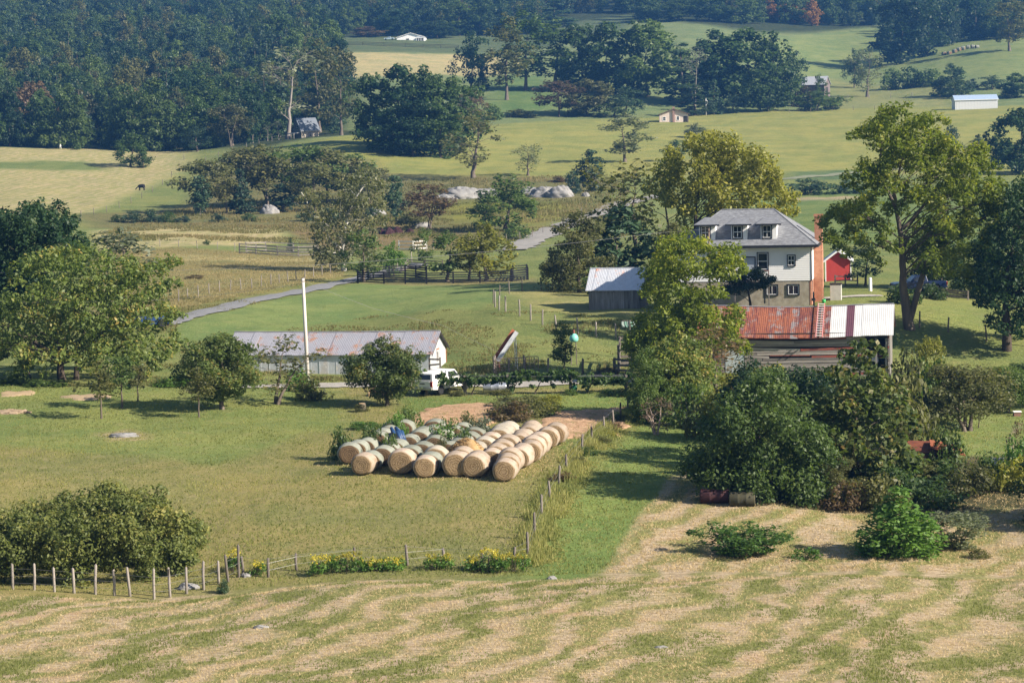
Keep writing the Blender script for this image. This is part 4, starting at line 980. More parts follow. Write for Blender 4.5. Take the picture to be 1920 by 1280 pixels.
POSTP = plain('pale_post_wood', (.36,.33,.295), .95, .1, 0, .4, 4, (.22,.19,.165), .6, (2,2,.4), .25)
WIRE = plain('galvanised_wire', (.30,.30,.30), .5, .5, .5)
SHING = N('grey_shingles'); _v = SHING.coord(); _n = SHING.noise(_v, 3.2, 6, .75); _n2 = SHING.noise(SHING.maps(_v, (1,4,4)), 2.0, 4, .7)
SHING.surf(SHING.mix(SHING.sm(_n2, .35, .65), (.135,.14,.155), SHING.mix(SHING.sm(_n, .3, .7), (.175,.185,.20), (.275,.285,.305))), .9, .15, 0, SHING.bump(_n, .5, .03)); SHING = SHING.m
STUCCO = plain('tan_block_wall', (.44,.40,.32), .95, .1, 0, .35, 1.6, (.24,.205,.155), .3)
GLASS = N('dark_glass'); GLASS.surf((.02,.024,.03), .06, .6); GLASS = GLASS.m
REDP = plain('red_barn_paint', (.50,.062,.055), .7, .25, 0, .15, 2)
def brickm():
    m = N('orange_brick'); b = m.n('TexBrick'); b.inputs['Color1'].default_value = (.50,.19,.10,1); b.inputs['Color2'].default_value = (.40,.135,.07,1); b.inputs['Mortar'].default_value = (.44,.33,.25,1)
    b.inputs['Scale'].default_value = 1.0; b.inputs['Mortar Size'].default_value = .012; b.inputs['Brick Width'].default_value = .22; b.inputs['Row Height'].default_value = .075
    sp = m.n('SeparateXYZ'); m.l(m.coord(), sp.inputs[0]); cx = m.n('CombineXYZ'); m.l(m.math('ADD', sp.outputs[0], sp.outputs[1]), cx.inputs[0]); m.l(sp.outputs[2], cx.inputs[1]); m.l(cx.outputs[0], b.inputs['Vector'])
    n = m.noise(m.coord(), 2.0, 5, .7)
    m.surf(m.mix(m.sm(n, .3, .75), b.outputs[0], m.mix(1.0, b.outputs[0], (.72,.66,.64), 'MULTIPLY')), .9, .15); return m.m
BRICK = brickm()

def window(parent, x, y, z, w, h, name='window', frame=BLACKP, sash=WHITE, axis='y', cols=2, rows=2, fw=.09, sgn=-1, depth=.07):
    """a framed sash window on a wall plane; axis is the wall normal's axis, sgn its sign"""
    def bx(mb, a0, a1, d0, d1, z0, z1):
        lo, hi = sorted((sgn*d0, sgn*d1))
        if axis == 'y': mb.box(x+a0, x+a1, y+lo, y+hi, z+z0, z+z1)
        else: mb.box(x+lo, x+hi, y+a0, y+a1, z+z0, z+z1)
    f = MB()
    bx(f, -w/2-fw, -w/2, .003, depth, -fw, h+fw); bx(f, w/2, w/2+fw, .003, depth, -fw, h+fw); bx(f, -w/2, w/2, .003, depth, h, h+fw); bx(f, -w/2, w/2, .003, depth+.03, -fw, 0)
    wo_ = f.build(name, frame, parent)
    s = MB(); t = .055
    bx(s, -w/2, -w/2+t, .002, .04, 0, h); bx(s, w/2-t, w/2, .002, .04, 0, h); bx(s, -w/2+t, w/2-t, .002, .04, 0, t); bx(s, -w/2+t, w/2-t, .002, .04, h-t, h)
    for i in range(1, rows): bx(s, -w/2+t, w/2-t, .004, .045, h*i/rows-t/2, h*i/rows+t/2)
    for i in range(1, cols): bx(s, -w/2+w*i/cols-.018, -w/2+w*i/cols+.018, .004, .036, t, h-t)
    s.build('sash', sash, wo_)
    p = MB(); bx(p, -w/2+t, w/2-t, .001, .012, t, h-t); p.build('pane', GLASS, wo_)
    return wo_

# ------------------------------------------------------------------ the white farmhouse
HR = R(11)
hc = G(1522, 214); hz0 = P(1522, 560, 214).z
house = thing('farmhouse', 'white two storey farmhouse with grey hipped roof, three dormers and brick chimney', 'house', (hc.x, hc.y, hz0), -HR)
HW, HD = 12.2, 8.4; Zb, Ze = 1.75, 4.95; OV = .62
mb = MB(); mb.box(-HW, 0, 0, HD, -.8, Zb); mb.build('basement_wall', STUCCO, house)
mb = MB(); mb.box(-.16, .02, -.02, HD*.42, -.6, Zb - .002); mb.build('brick_corner', BRICK, house)
mb = MB(); mb.box(-.05, .06, .98, 1.42, .0, Zb-.15); mb.build('basement_door', plain('grey_door', (.06,.065,.08), .6), house)
mb = MB(); mb.box(-HW+.02, -.02, .02, HD-.02, Zb, Ze + .2); mb.build('wall', WHITE, house)
sd = MB(); nb_ = 20
for i in range(nb_):
    z0 = Zb - .06 + i*(Ze-Zb+.1)/nb_; hgt = (Ze-Zb+.1)/nb_
    sd.hexa([(-HW, -.045, z0), (.0, -.045, z0), (.0, .019, z0), (-HW, .019, z0)], [(-HW, -.022, z0+hgt*.97), (.0, -.022, z0+hgt*.97), (.0, .019, z0+hgt*.97), (-HW, .019, z0+hgt*.97)])
    sd.hexa([(-.019, -.02, z0), (.045, -.02, z0), (.045, HD, z0), (-.019, HD, z0)], [(-.019, -.02, z0+hgt*.97), (.022, -.02, z0+hgt*.97), (.022, HD, z0+hgt*.97), (-.019, HD, z0+hgt*.97)])
o_ = sd.build('clapboards', WHITE, house); o_['kind'] = 'stuff'
mb = MB(); mb.box(.02, .075, -.075, -.02, Zb-.1, Ze); mb.build('downpipe', BLACKP, house)
# roof
RH = 3.15; ax0, ax1, ay0, ay1 = -HW-OV, OV, -OV, HD+OV; ry = (ay0+ay1)/2; rx0, rx1 = ax0+4.3, ax1-4.3; zt = Ze + RH
mb = MB(); e = [(ax0,ay0,Ze),(ax1,ay0,Ze),(ax1,ay1,Ze),(ax0,ay1,Ze)]; a_, b_ = (rx0,ry,zt),(rx1,ry,zt)
mb.add(e+[a_,b_], [(0,1,5,4),(2,3,4,5),(1,2,5),(3,0,4),(3,2,1,0)]); rf = mb.build('roof', SHING, house)
mb = MB(); mb.tube([a_, b_], .07, 6); 
for p_, q_ in ((e[0],a_),(e[3],a_),(e[1],b_),(e[2],b_)): mb.tube([p_, q_], .05, 5)
mb.build('ridge_cap', SHING, rf)
mb = MB(); mb.box(ax0-.02, ax1+.02, ay0-.10, ay0-.003, Ze-.20, Ze+.04); mb.box(ax1+.003, ax1+.10, ay0-.003, ay1, Ze-.20, Ze+.04); mb.build('gutter', BLACKP, rf)
mb = MB(); mb.box(ax0+.03, ax1-.03, ay0+.03, ay1-.03, Ze-.10, Ze-.003); mb.build('soffit', WHITE, house)
sl_ = RH/(ry-ay0)
for dx in (-9.5, -6.55, -3.85):
    y0 = .25; zr = Ze + sl_*(y0-ay0); top = zr + 1.42; w_ = .74; yb = ay0 + (top+.12-Ze)/sl_
    d = MB(); d.prismx([(y0, zr-.02), (y0, top), (y0+(top-zr)/sl_, top)], dx-w_, dx+w_); dm = d.build('dormer', WHITE, house)
    r_ = MB(); r_.slab([(dx-w_-.46, y0-.5, top-.02), (dx+w_+.45, y0-.5, top-.02), (dx+w_*.7, yb+.75, top+.52), (dx-w_*.7, yb+.75, top+.52)], .10); r_.build('dormer_roof', SHING, dm)
    g_ = MB(); g_.box(dx-w_-.46, dx+w_+.46, y0-.57, y0-.502, top-.14, top-.0); g_.build('dormer_fascia', BLACKP, dm)
    window(house, dx-.15, y0, zr+.12, .78, 1.12, 'dormer_window')
window(house, -4.4, -.046, 2.75, .9, 1.5, 'window', cols=1); window(house, -9.0, -.046, 2.9, .8, 1.2, 'window', cols=1); window(house, -1.8, -.046, 3.08, .62, .9, 'window')
window(house, -1.65, -.0, .42, .95, .85, 'basement_window', cols=2, rows=1, fw=.10); window(house, -3.6, -.0, .42, .95, .85, 'basement_window', cols=2, rows=1, fw=.10)
mb = MB(); mb.box(-6.15, -5.15, -.09, -.047, Zb+.05, Zb+2.1); dr = mb.build('door', plain('pale_blue_door', (.42,.47,.55), .5), house)
mb = MB(); mb.box(-6.25,-6.152,-.11,-.047,Zb+.02,Zb+2.2); mb.box(-5.148,-5.05,-.11,-.047,Zb+.02,Zb+2.2); mb.box(-6.152,-5.148,-.11,-.047,Zb+2.102,Zb+2.2); mb.build('door_frame', BLACKP, dr)
mb = MB(); mb.box(-7.0, -3.7, -1.2, -.05, Zb-.14, Zb-.02)
for x_ in (-6.9, -3.8): mb.box(x_-.05, x_+.05, -1.18, -1.08, -.5, Zb-.142)
mb.build('porch_deck', GREYW, house)
mb = MB()
for x_ in (-6.9, -5.85, -4.8, -3.8): mb.box(x_-.04, x_+.04, -1.17, -1.09, Zb-.018, Zb+.9)
mb.box(-6.95, -3.75, -1.18, -1.08, Zb+.902, Zb+.98); mb.build('porch_rail', plain('red_brown_rail', (.22,.10,.08), .7), house)
mb = MB(); cx0, cx1, cy0, cy1 = .06, .86, 2.9, 4.3
mb.box(cx0, cx1, cy0, cy1, -.8, 4.2); mb.hexa([(cx0,cy0,4.2),(cx1,cy0,4.2),(cx1,cy1,4.2),(cx0,cy1,4.2)], [(cx0+.08,cy0+.3,4.7),(cx1-.02,cy0+.3,4.7),(cx1-.02,cy1-.3,4.7),(cx0+.08,cy1-.3,4.7)])
mb.box(cx0+.08, cx1-.02, cy0+.3, cy1-.3, 4.7, 7.35); chm = mb.build('chimney', BRICK, house)
mb = MB(); mb.box(cx0+.02, cx1+.04, cy0+.24, cy1-.24, 7.352, 7.55); mb.build('chimney_cap', BRICK, chm)
mb = MB(); mb.tube([(-4.2,-1.0,-.3),(-4.2,-1.0,1.6)], .07, 8); mb.build('porch_post', GREYW, house)

def hp(x, y, z=0):      # house-local to world ground
    c, s = math.cos(-HR), math.sin(-HR); X_, Y_ = hc.x + x*c - y*s, hc.y + x*s + y*c
    return Vector((X_, Y_, tz(X_, Y_)))
p_ = hp(2.0, 3.9); ac = thing('air_conditioner', 'pale grey air conditioning box on the grass beside the brick chimney', 'air conditioner', (p_.x, p_.y, p_.z), -HR)
mb = MB(); mb.box(-.52, .52, -.5, .5, -.2, 1.45); mb.build('casing', plain('pale_grey_metal', (.50,.50,.46), .6, .3), ac, bevel=.03)
mb = MB(); mb.box(-.56, .56, -.54, .54, 1.452, 1.56); mb.build('top_cover', DARKW, ac, bevel=.02)
p_ = hp(1.05, .9); bk = thing('bucket', 'small bright green bucket at the foot of the chimney', 'bucket', p_, 0)
mb = MB(); mb.lathe([(0,.10),(.02,.15),(.36,.19),(.36,.17),(.05,.13)], 14, 'z'); mb.build('bucket', plain('green_plastic', (.05,.42,.12), .4), bk, True)
mb = MB(); mb.tube([(-.18,0,.35),(-.12,0,.50),(0,0,.55),(.12,0,.50),(.18,0,.35)], .012, 5); mb.build('handle', WIRE, bk)
def barrel(name, label, loc, rz, rad, ln, mat, lying=True, cat='barrel', ends=None):
    t = thing(name, label, cat, loc, rz); z = rad
    pr = [(-ln/2, rad*.9), (-ln/2, rad*.98), (-ln/2+.03, rad), (-ln/6-.03, rad), (-ln/6, rad*1.03), (-ln/6+.03, rad), (ln/6-.03, rad), (ln/6, rad*1.03), (ln/6+.03, rad), (ln/2-.03, rad), (ln/2, rad*.98), (ln/2, rad*.9)]
    m = MB(); m.lathe(pr, 22, 'x' if lying else 'z'); b = m.build('drum', mat, t, True); b.location = (0, 0, rad if lying else ln/2)
    m = MB(); m.lathe([(-.02, rad*.88), (.0, rad*.88)], 20, 'x' if lying else 'z'); c = m.build('end_cap', ends or mat, t); c.location = (-ln/2+.0, 0, rad) if lying else (0, 0, ln+.01)
    m = MB(); m.lathe([(0, .05), (.03, .05)], 8, 'x' if lying else 'z'); c = m.build('bung', DARKW, t); c.location = (-ln/2-.05, rad*.5, rad) if lying else (rad*.5, 0, ln+.012)
    return t
p_ = G(1552, 203); barrel('barrel', 'rusty upright barrel behind the barn ridge near the green bucket', (p_.x, p_.y, p_.z), 0, .36, 1.0, plain('brown_rust', (.19,.06,.035), .9), False)
p_ = hp(-7.2, -.9); barrel('barrel', 'black plastic barrel against the house foundation under the evergreen', (p_.x, p_.y, p_.z), 0, .42, 1.0, BLACKP, False)
p_ = G(1612, 204); mb = MB(); mb.box(-1.4, 1.4, -.6, .6, -.2, .35)
ct = tag(mb.build('concrete_slab', plain('grey_concrete', (.24,.23,.21), .95), None, bevel=.03), 'low grey concrete cistern block behind the barn ridge', 'cistern'); ct.location = p_; ct.rotation_euler.z = -.2
p_ = G(1526, 206); mb = MB(); mb.tube([(0,0,-.3),(.02,0,1.1),(.0,0,2.35)], [.09,.085,.07], 7); mb.box(-.16,.16,-.05,.05,1.55,1.8)
po = tag(mb.build('yard_post', POSTW), 'short dark yard post with a box before the house corner', 'post'); po.location = p_
p_ = G(1632, 232); mb = MB(); mb.lathe([(-.1,.16),(.0,.17),(1.2,.16),(1.32,.12),(1.36,.03)], 12, 'z'); b_ = tag(mb.build('well_cap', WHITE, None, True), 'small white well pipe standing behind the house', 'well pipe'); b_.location = p_

# ------------------------------------------------------------------ gabled sheds of boards and tin, panel by panel
def gable_shed(root, W_, D_, He, Hr, ov, gov, roofmat, npan, wallmat, wallkind='boards', nwall=20, front_open=(), pan_over={}, sag=0.0, back=True, right_open=False, rough_edge=.0, th=.03, endmat=None):
    """local x along the long front wall to -W_ .. 0, y back to D_; ridge along x"""
    r = np.random.default_rng(int(W_*100))
    ym = D_/2; endmat = endmat or wallmat
    def zs(x): return -sag*math.sin(math.pi*min(1, max(0, -x/W_)))**2
    x0, x1 = -W_-gov, gov; wp = (x1-x0)/npan; s = (Hr-He)/ym
    for side in (0, 1):
        for i in range(npan):
            a, b = x0+i*wp+.012, x0+(i+1)*wp+.03; dz = r.uniform(0, .022) + (i % 2)*.012
            q = MB(); ye = -ov - r.uniform(0, rough_edge); zl = He + s*ye
            pr = []
            nr = 4
            for k in range(nr):      # ribs of the sheet
                u0 = a + (b-a)*k/nr; u1 = a + (b-a)*(k+.78)/nr; u2 = a + (b-a)*(k+.89)/nr
                pr += [(u0, 0), (u1, 0), (u2, .028)]
            pr.append((b, 0))
            V_ = []
            for (u, h) in pr:
                V_.append((u, ye, zl + zs(u) + dz + h)); V_.append((u, ym, Hr + zs(u) + dz + h))
            if side: V_ = [(v[0], D_-v[1], v[2]) for v in V_]
            F_ = [(2*k, 2*k+2, 2*k+3, 2*k+1) for k in range(len(pr)-1)]
            q.add(V_, F_); q.add([(v[0], v[1], v[2]-th) for v in V_], [f[::-1] for f in F_])
            n_ = len(pr)*2; q.add([V_[0], V_[n_-2], (V_[n_-2][0], V_[n_-2][1], V_[n_-2][2]-th), (V_[0][0], V_[0][1], V_[0][2]-th)], [(0,3,2,1)])
            mm = pan_over.get(i, roofmat) if not side else roofmat
            ob('roof_panel', q.mesh('roof_panel', mm), root)
    q = MB(); pts = [(x, ym, Hr + zs(x) + .06) for x in np.linspace(x0, x1, 9)]; q.tube(pts, .05, 6); q.build('ridge_cap', pan_over.get('ridge', roofmat), root)
    q = MB()
    for yy, zz in ((-.02, He-.07), (D_+.02-.1, He-.07)):
        q.box(-W_, 0, yy, yy+.1, zz-.12-sag, zz)
    for x_ in np.linspace(-W_+.3, -.3, max(3, int(W_/2))):     # rafters
        q.hexa([(x_-.04,-ov+.06,He-s*ov-.14+zs(x_)),(x_+.04,-ov+.06,He-s*ov-.14+zs(x_)),(x_+.04,ym,Hr-.16+zs(x_)),(x_-.04,ym,Hr-.16+zs(x_))],[(x_-.04,-ov+.06,He-s*ov-.05+zs(x_)),(x_+.04,-ov+.06,He-s*ov-.05+zs(x_)),(x_+.04,ym,Hr-.06+zs(x_)),(x_-.04,ym,Hr-.06+zs(x_))])
    q.build('rafters', DARKW, root)
    # walls
    H0 = -.6
    def wall_x(y, front):
        if wallkind == 'boards':
            n = int((He-H0)/.21)
            for i in range(n):
                z0 = H0 + i*(He-.1-H0)/n; z1 = z0 + (He-.1-H0)/n*.90
                segs = [(-W_, 0)]
                if front:
                    for (a, b, za, zb) in front_open:
                        if z0 < zb and z1 > za: segs = [g for s_ in segs for g in ([(s_[0], min(s_[1], a)), (max(s_[0], b), s_[1])] if s_[0] < b and s_[1] > a else [s_]) if g[1]-g[0] > .05]
                for (a, b) in segs:
                    cut = sorted([a, b] + ([r.uniform(a+1, b-1)] if b-a > 5 else []))
                    for c0, c1 in zip(cut[:-1], cut[1:]):
                        d_ = r.uniform(0, .03); t_ = r.uniform(-.02, .02); q = MB(); so = -1 if front else 1
                        yo = y + so*(.02+d_)
                        q.hexa([(c0+.01, yo-.014, z0+t_+zs(c0)*.8), (c1-.01, yo-.014, z0-t_+zs(c1)*.8), (c1-.01, yo+.014, z0-t_+zs(c1)*.8), (c0+.01, yo+.014, z0+t_+zs(c0)*.8)],
                               [(c0+.01, yo-.004, z1+t_+zs(c0)*.8), (c1-.01, yo-.004, z1-t_+zs(c1)*.8), (c1-.01, yo+.018, z1-t_+zs(c1)*.8), (c0+.01, yo+.018, z1+t_+zs(c0)*.8)])
                        ob('board', q.mesh('board', REDW if (front and pan_over.get('red') and r.uniform() < .10) else wallmat), root)
        else:
            n = nwall
            for i in range(n):
                a, b = -W_ + i*W_/n, -W_ + (i+1)*W_/n - .008; d_ = r.uniform(0, .025); q = MB(); so = -1 if front else 1
                y0_ = y + so*(.015+d_); zb = H0 + r.uniform(0, .05)
                if wallkind == 'tin':
                    m_ = (a+b)/2; q.hexa([(a,y0_-.008,zb),(b,y0_-.008,zb),(b,y0_+.008,zb),(a,y0_+.008,zb)], [(a,y0_-.008,He-.08+zs(a)),(b,y0_-.008,He-.08+zs(b)),(b,y0_+.008,He-.08+zs(b)),(a,y0_+.008,He-.08+zs(a))])
                    q.box(a-.01, a+.05, y0_-.024, y0_-.009, zb, He-.10-sag)
                else: q.box(a, b, y0_-.014, y0_+.014, zb, He-.08)
                ob('wall_panel' if wallkind == 'tin' else 'board', q.mesh('panel', wallmat), root)
    wall_x(0, True)
    if back: wall_x(D_, False)
    for xe in (-W_, 0):
        if xe == 0 and right_open: continue
        n = max(4, int(D_/.34)); so = 1 if xe == 0 else -1
        for i in range(n):
            y0_, y1_ = i*D_/n+.004, (i+1)*D_/n-.004; f = lambda y: He + s*min(y, D_-y) - .07
            q = MB(); d_ = r.uniform(0, .02); xa, xb = sorted((xe+so*(.004+d_), xe+so*(.03+d_)))
            V_ = [(xa,y0_,H0),(xb,y0_,H0),(xb,y1_,H0),(xa,y1_,H0),(xa,y0_,f(y0_)),(xb,y0_,f(y0_)),(xb,y1_,f(y1_)),(xa,y1_,f(y1_))]
            q.add(V_, [(0,3,2,1),(4,5,6,7),(0,1,5,4),(1,2,6,5),(2,3,7,6),(3,0,4,7)]); ob('wall_panel' if wallkind == 'tin' else 'board', q.mesh('board', endmat), root)
    q = MB()
    for (xc, yc) in ((-W_+.06,.09),(-.06,.09),(-W_+.06,D_-.09),(-.06,D_-.09)): q.box(xc-.05, xc+.05, yc-.05, yc+.05, H0, He-.2-sag)
    q.build('corner_posts', DARKW, root)
    if wallkind == 'boards': q = MB(); q.box(-W_+.1, -2.0, .12, .16, H0, He-.3-sag); q.build('gap_shade_sheet', DARKW, root)  # dark sheet added behind the boards to put shade into their gaps
    # barge boards on the gable ends
    for xe in (x0, x1):
        q = MB()
        for sg in (0, 1):
            A = (xe, -ov, He-s*ov); B = (xe, ym, Hr)
            if sg: A = (xe, D_+ov, A[2])
            q.hexa([(xe-.02,A[1],A[2]-.19),(xe+.02,A[1],A[2]-.19),(xe+.02,B[1],B[2]-.19),(xe-.02,B[1],B[2]-.19)], [(xe-.02,A[1],A[2]-.035),(xe+.02,A[1],A[2]-.035),(xe+.02,B[1],B[2]-.035),(xe-.02,B[1],B[2]-.035)])
        q.build('barge_board', DARKW, root)

# long rusty roofed barn
bc = G(1668, 187); bz = P(1668, 697, 187).z
barn = thing('barn', 'long weathered board barn with half rusty half white metal roof', 'barn', (bc.x, bc.y, bz), -R(11))
bw = 15.2; over = {'ridge': WHITER, 'red': True}
npan = 25
for i in range(npan):
    f_ = (i+.5)/npan
    if f_ > .805: over[i] = WHITER
    elif f_ > .755: over[i] = MAROON
    elif f_ > .665: over[i] = CREAM if f_ < .70 else WHITER
over['ridge'] = TINGREY
gable_shed(barn, bw, 6.6, 3.25, 5.15, .42, .32, TINRUST, npan, GREYW, 'boards', pan_over=over, sag=.20, front_open=[(-1.9,-.12,-.7,2.9),(-13.2,-11.6,-.7,2.0),(-9.6,-6.2,1.30,1.48)], rough_edge=.05, endmat=GREYV)
mb = MB(); mb.box(-9.55,-6.3,-.05,-.02,1.33,1.42); mb.build('board', REDW, barn, label='loose dark red board')
mb = MB(); mb.box(-13.15,-11.65,-.06,-.03,-.6,1.95); mb.build('door', plain('pale_blue_tin', (.46,.52,.56), .5, .4), barn)
for i, x_ in enumerate((-1.85, -1.05, -.25)):
    mb = MB(); mb.box(x_-.07, x_+.07, .02, .16, -.6, 2.72); mb.build('post', GREYV, barn)
mb = MB(); mb.box(.036, .075, .35, 2.6, .55, 2.25); mb.build('hatch', GREYV, barn)
mb = MB(); mb.slab([(-1.75,.5,1.45),(-.4,.5,1.1),(-.4,2.6,2.1),(-1.75,2.6,2.5)], .03); mb.build('leaning_sheet', MAROON, barn)
mb = MB(); mb.slab([(-1.8,.3,.95),(-.9,.3,.75),(-.9,1.2,1.5),(-1.8,1.2,1.7)], .03); mb.build('leaning_sheet', WHITER, barn)
# ladder on the roof
ld = thing('ladder', 'pink red wooden ladder with white rungs lying on the barn roof', 'ladder', (bc.x, bc.y, bz), -R(11))
sB = (5.15-3.25)/3.3
def onroof(x, y, h): return (x, y - sB*h/math.hypot(1, sB), 3.25 + sB*y + h/math.hypot(1, sB) - .06)
LX = -5.55
for dx in (-.26, .26):
    mb = MB(); mb.tube([onroof(LX+dx, -.75, .16), onroof(LX+dx, 3.42, .16)], .045, 6); mb.build('side_rail', plain('faded_pink_rail', (.50,.20,.19), .7), ld)
for i in range(14):
    y_ = -.55 + i*.295; mb = MB(); mb.tube([onroof(LX-.24, y_, .19), onroof(LX+.24, y_, .19)], .03, 5); ob('rung', mb.mesh('rung', WHITE), ld)

# long low shed
sc_ = G(806, 193); szz = P(806, 705, 193).z
shed = thing('low_shed', 'long low shed with weathered tin roof and pale tin walls', 'shed', (sc_.x, sc_.y, szz), -R(13))
gable_shed(shed, 17.6, 5.4, 1.95, 3.45, .22, .28, TINGREY, 30, TINWALL, 'tin', 24, sag=.05, rough_edge=.03)
window(shed, .035, 2.5, 1.1, .55, .75, 'window', frame=plain('pale_frame', (.55,.50,.46), .7), axis='x', sgn=1, rows=1, cols=1, fw=.05)
mb = MB(); mb.box(.04, .07, 2.1, 3.0, 1.95, 2.05); mb.build('window_hood', plain('rust_hood', (.34,.13,.06), .9), shed)
mb = MB(); mb.box(.03, .08, 5.25, 5.36, -.4, 1.9); mb.build('corner_trim', plain('rust_trim', (.30,.11,.05), .9), shed)

# small grey board shed
gc = G(1200, 222); gz_ = P(1200, 580, 222).z
gsh = thing('board_shed', 'small grey board shed with bright tin roof streaked with rust', 'shed', (gc.x, gc.y, gz_), -R(13))
gable_shed(gsh, 4.9, 4.6, 2.05, 3.75, .28, .30, TINNEW, 9, GREYV, 'upright', 16, right_open=True, rough_edge=.02)
for x_, y_ in ((-.05, 1.5), (-.05, 3.1)):
    mb = MB(); mb.box(x_-.06, x_+.06, y_-.06, y_+.06, -.6, 2.9); mb.build('post', GREYV, gsh)
mb = MB(); mb.box(-.03,.01,.1,4.5,2.0,2.2); mb.box(-.03,.01,.2,4.4,-.5,.8); mb.build('end_boards', GREYW, gsh)
# red shed behind the house
rc = G(1596, 249); rz_ = rc.z - .15
rsh = thing('red_shed', 'small red shed with white trim and white roof behind the house', 'shed', (rc.x, rc.y, rz_), -R(8))
def simple_house(root, W_, D_, He, Hr, wallm, roofm, trimm, gable_front=True, ov=.3):
    """gable end faces the viewer when gable_front, else the long eave side does"""
    m = MB()
    if gable_front: m.prism([(-W_,-1.0),(0,-1.0),(0,He),(-W_/2,Hr),(-W_,He)], 0, D_)
    else: m.prismx([(0,-1.0),(D_,-1.0),(D_,He),(D_/2,Hr),(0,He)], -W_, 0)
    wl = m.build('wall', wallm, root)
    m = MB(); half = (W_ if gable_front else D_)/2; s = (Hr-He)/half
    for sg in (0, 1):
        if gable_front:
            a = (0+ov, -ov, He-s*ov+.06); b = (-W_/2, -ov, Hr+.06)
            q = [a, (a[0], D_+ov, a[2]), (b[0], D_+ov, b[2]), b]
            if sg: q = [(-W_-v[0], v[1], v[2]) for v in q][::-1]
        else:
            q = [(-W_-ov, -ov, He-s*ov+.06), (ov, -ov, He-s*ov+.06), (ov, D_/2, Hr+.06), (-W_-ov, D_/2, Hr+.06)]
            if sg: q = [(v[0], D_-v[1], v[2]) for v in q][::-1]
        m.slab(q, .10)
    rf_ = m.build('roof', roofm, root)
    m = MB()
    if gable_front:
        for sg in (0, 1):
            f = (lambda x: x) if not sg else (lambda x: -W_-x)
            xs = sorted([(f(ov), He-s*ov), (f(-W_/2), Hr)]); (xa, za), (xb, zb) = xs
            m.hexa([(xa,-ov-.03,za-.14),(xb,-ov-.03,zb-.14),(xb,-ov-.004,zb-.14),(xa,-ov-.004,za-.14)], [(xa,-ov-.03,za+.07),(xb,-ov-.03,zb+.07),(xb,-ov-.004,zb+.07),(xa,-ov-.004,za+.07)])
        m.box(-.08,.03,-.03,-.004,-.8,He-.1); m.box(-W_-.03,-W_+.08,-.03,-.004,-.8,He-.1)
    else:
        m.box(-W_-ov, ov, -ov-.04, -ov-.004, He-s*ov-.12, He-s*ov+.05)
    m.build('trim', trimm, root)
    return wl
simple_house(rsh, 2.7, 3.4, 2.35, 3.35, REDP, WHITER, WHITE, True, .28)

# ------------------------------------------------------------------ far houses
o_ = G(796, 1190); fh = thing('far_house', 'distant white house with glazed porch below the high forest', 'house', (o_.x, o_.y, P(796, 80, 1190).z), -R(4))
simple_house(fh, 14.0, 9, 2.9, 5.0, WHITE, plain('grey_blue_roof', (.16,.18,.22), .8), WHITE, True, .5)
mb = MB(); mb.box(-3.9,-.2,-.9,-.03,2.35,2.6)
for i in range(5): mb.box(-3.9+i*.88-.08, -3.9+i*.88+.08, -.85, -.7, -.5, 2.35)
mb.build('porch', WHITE, fh)
mb = MB(); mb.box(-3.8,-.3,-.05,-.02,.2,2.2); mb.build('window', GLASS, fh)
window(fh, -8.5, -.01, .9, 1.2, 1.2, 'window', cols=1)
o_ = G(598, 728); cb = thing('stone_cabin', 'grey roofed cabin with pale stone side and tall wooden gable by the wood', 'cabin', (o_.x, o_.y, P(598, 261, 728).z), R(32))
STONE = plain('pale_fieldstone', (.42,.37,.29), .95, .1, 0, .45, 1.8, (.27,.23,.18), .6)
m_ = simple_house(cb, 6.0, 5.6, 3.2, 6.6, STONE, plain('blue_grey_slate', (.15,.17,.20), .8), plain('pale_grey_trim', (.45,.45,.42), .8), False, .45)
mb = MB(); mb.add([(-6.02,.1,2.2),(-6.02,5.5,2.2),(-6.02,5.5,3.2),(-6.02,2.8,6.4),(-6.02,.1,3.2),(-6.10,.1,2.2),(-6.10,5.5,2.2),(-6.10,5.5,3.2),(-6.10,2.8,6.4),(-6.10,.1,3.2)], [(0,1,2,3,4),(9,8,7,6,5),(0,5,6,1),(1,6,7,2),(2,7,8,3),(3,8,9,4),(4,9,5,0)]); mb.build('gable_boards', GREYV, cb)
window(cb, -6.11, 2.8, 3.0, 1.3, 1.3, 'window', axis='x', sgn=-1)
mb = MB(); mb.slab([(-8.6,.2,1.9),(-6.12,.2,2.3),(-6.12,5.4,2.3),(-8.6,5.4,1.9)], .12)
for y_ in (.4, 2.8, 5.2): mb.box(-8.5,-8.35,y_-.08,y_+.08,-1,1.8)
mb.build('porch', plain('pale_timber', (.42,.40,.36), .85), cb)
window(cb, -3.0, -.01, 1.0, .9, 1.1, 'window', cols=1)
o_ = gp(1291, 229); ph = thing('pink_house', 'distant pale pink house with brown roof and brick chimney on the hill crest', 'house', o_, -R(4))
PINK = plain('pale_pink_siding', (.70,.58,.51), .8)
simple_house(ph, 9.4, 8, 2.7, 4.4, PINK, plain('brown_roof', (.10,.065,.06), .85), plain('brown_trim', (.13,.085,.075), .8), True, .6)
mb = MB(); mb.box(-5.1,-4.4,-.4,-.02,-.8,5.0); mb.build('chimney', plain('rosy_stone', (.34,.22,.18), .9), ph)
window(ph, -7.8, -.01, .7, .9, 1.1, 'window', frame=WHITE, cols=1, sgn=-1); window(ph, -3.4, -.01, .7, .8, 1.2, 'window', frame=WHITE, cols=1)
mb = MB(); mb.box(-1.6,-.2,-.05,-.015,-.6,1.9); mb.build('porch_shade_panel', DARKW, ph)  # flat dark panel on the wall, painting in the shade of the open porch
o_ = gp(1871, 203); ms = thing('metal_shed', 'distant white metal shed with pale blue roof on the far hill', 'shed', o_, -R(3))
WRIB = plain('ribbed_white_metal', (.66,.67,.68), .5, .4, 0, .12, 2.0, None, .1, (6,6,.2))
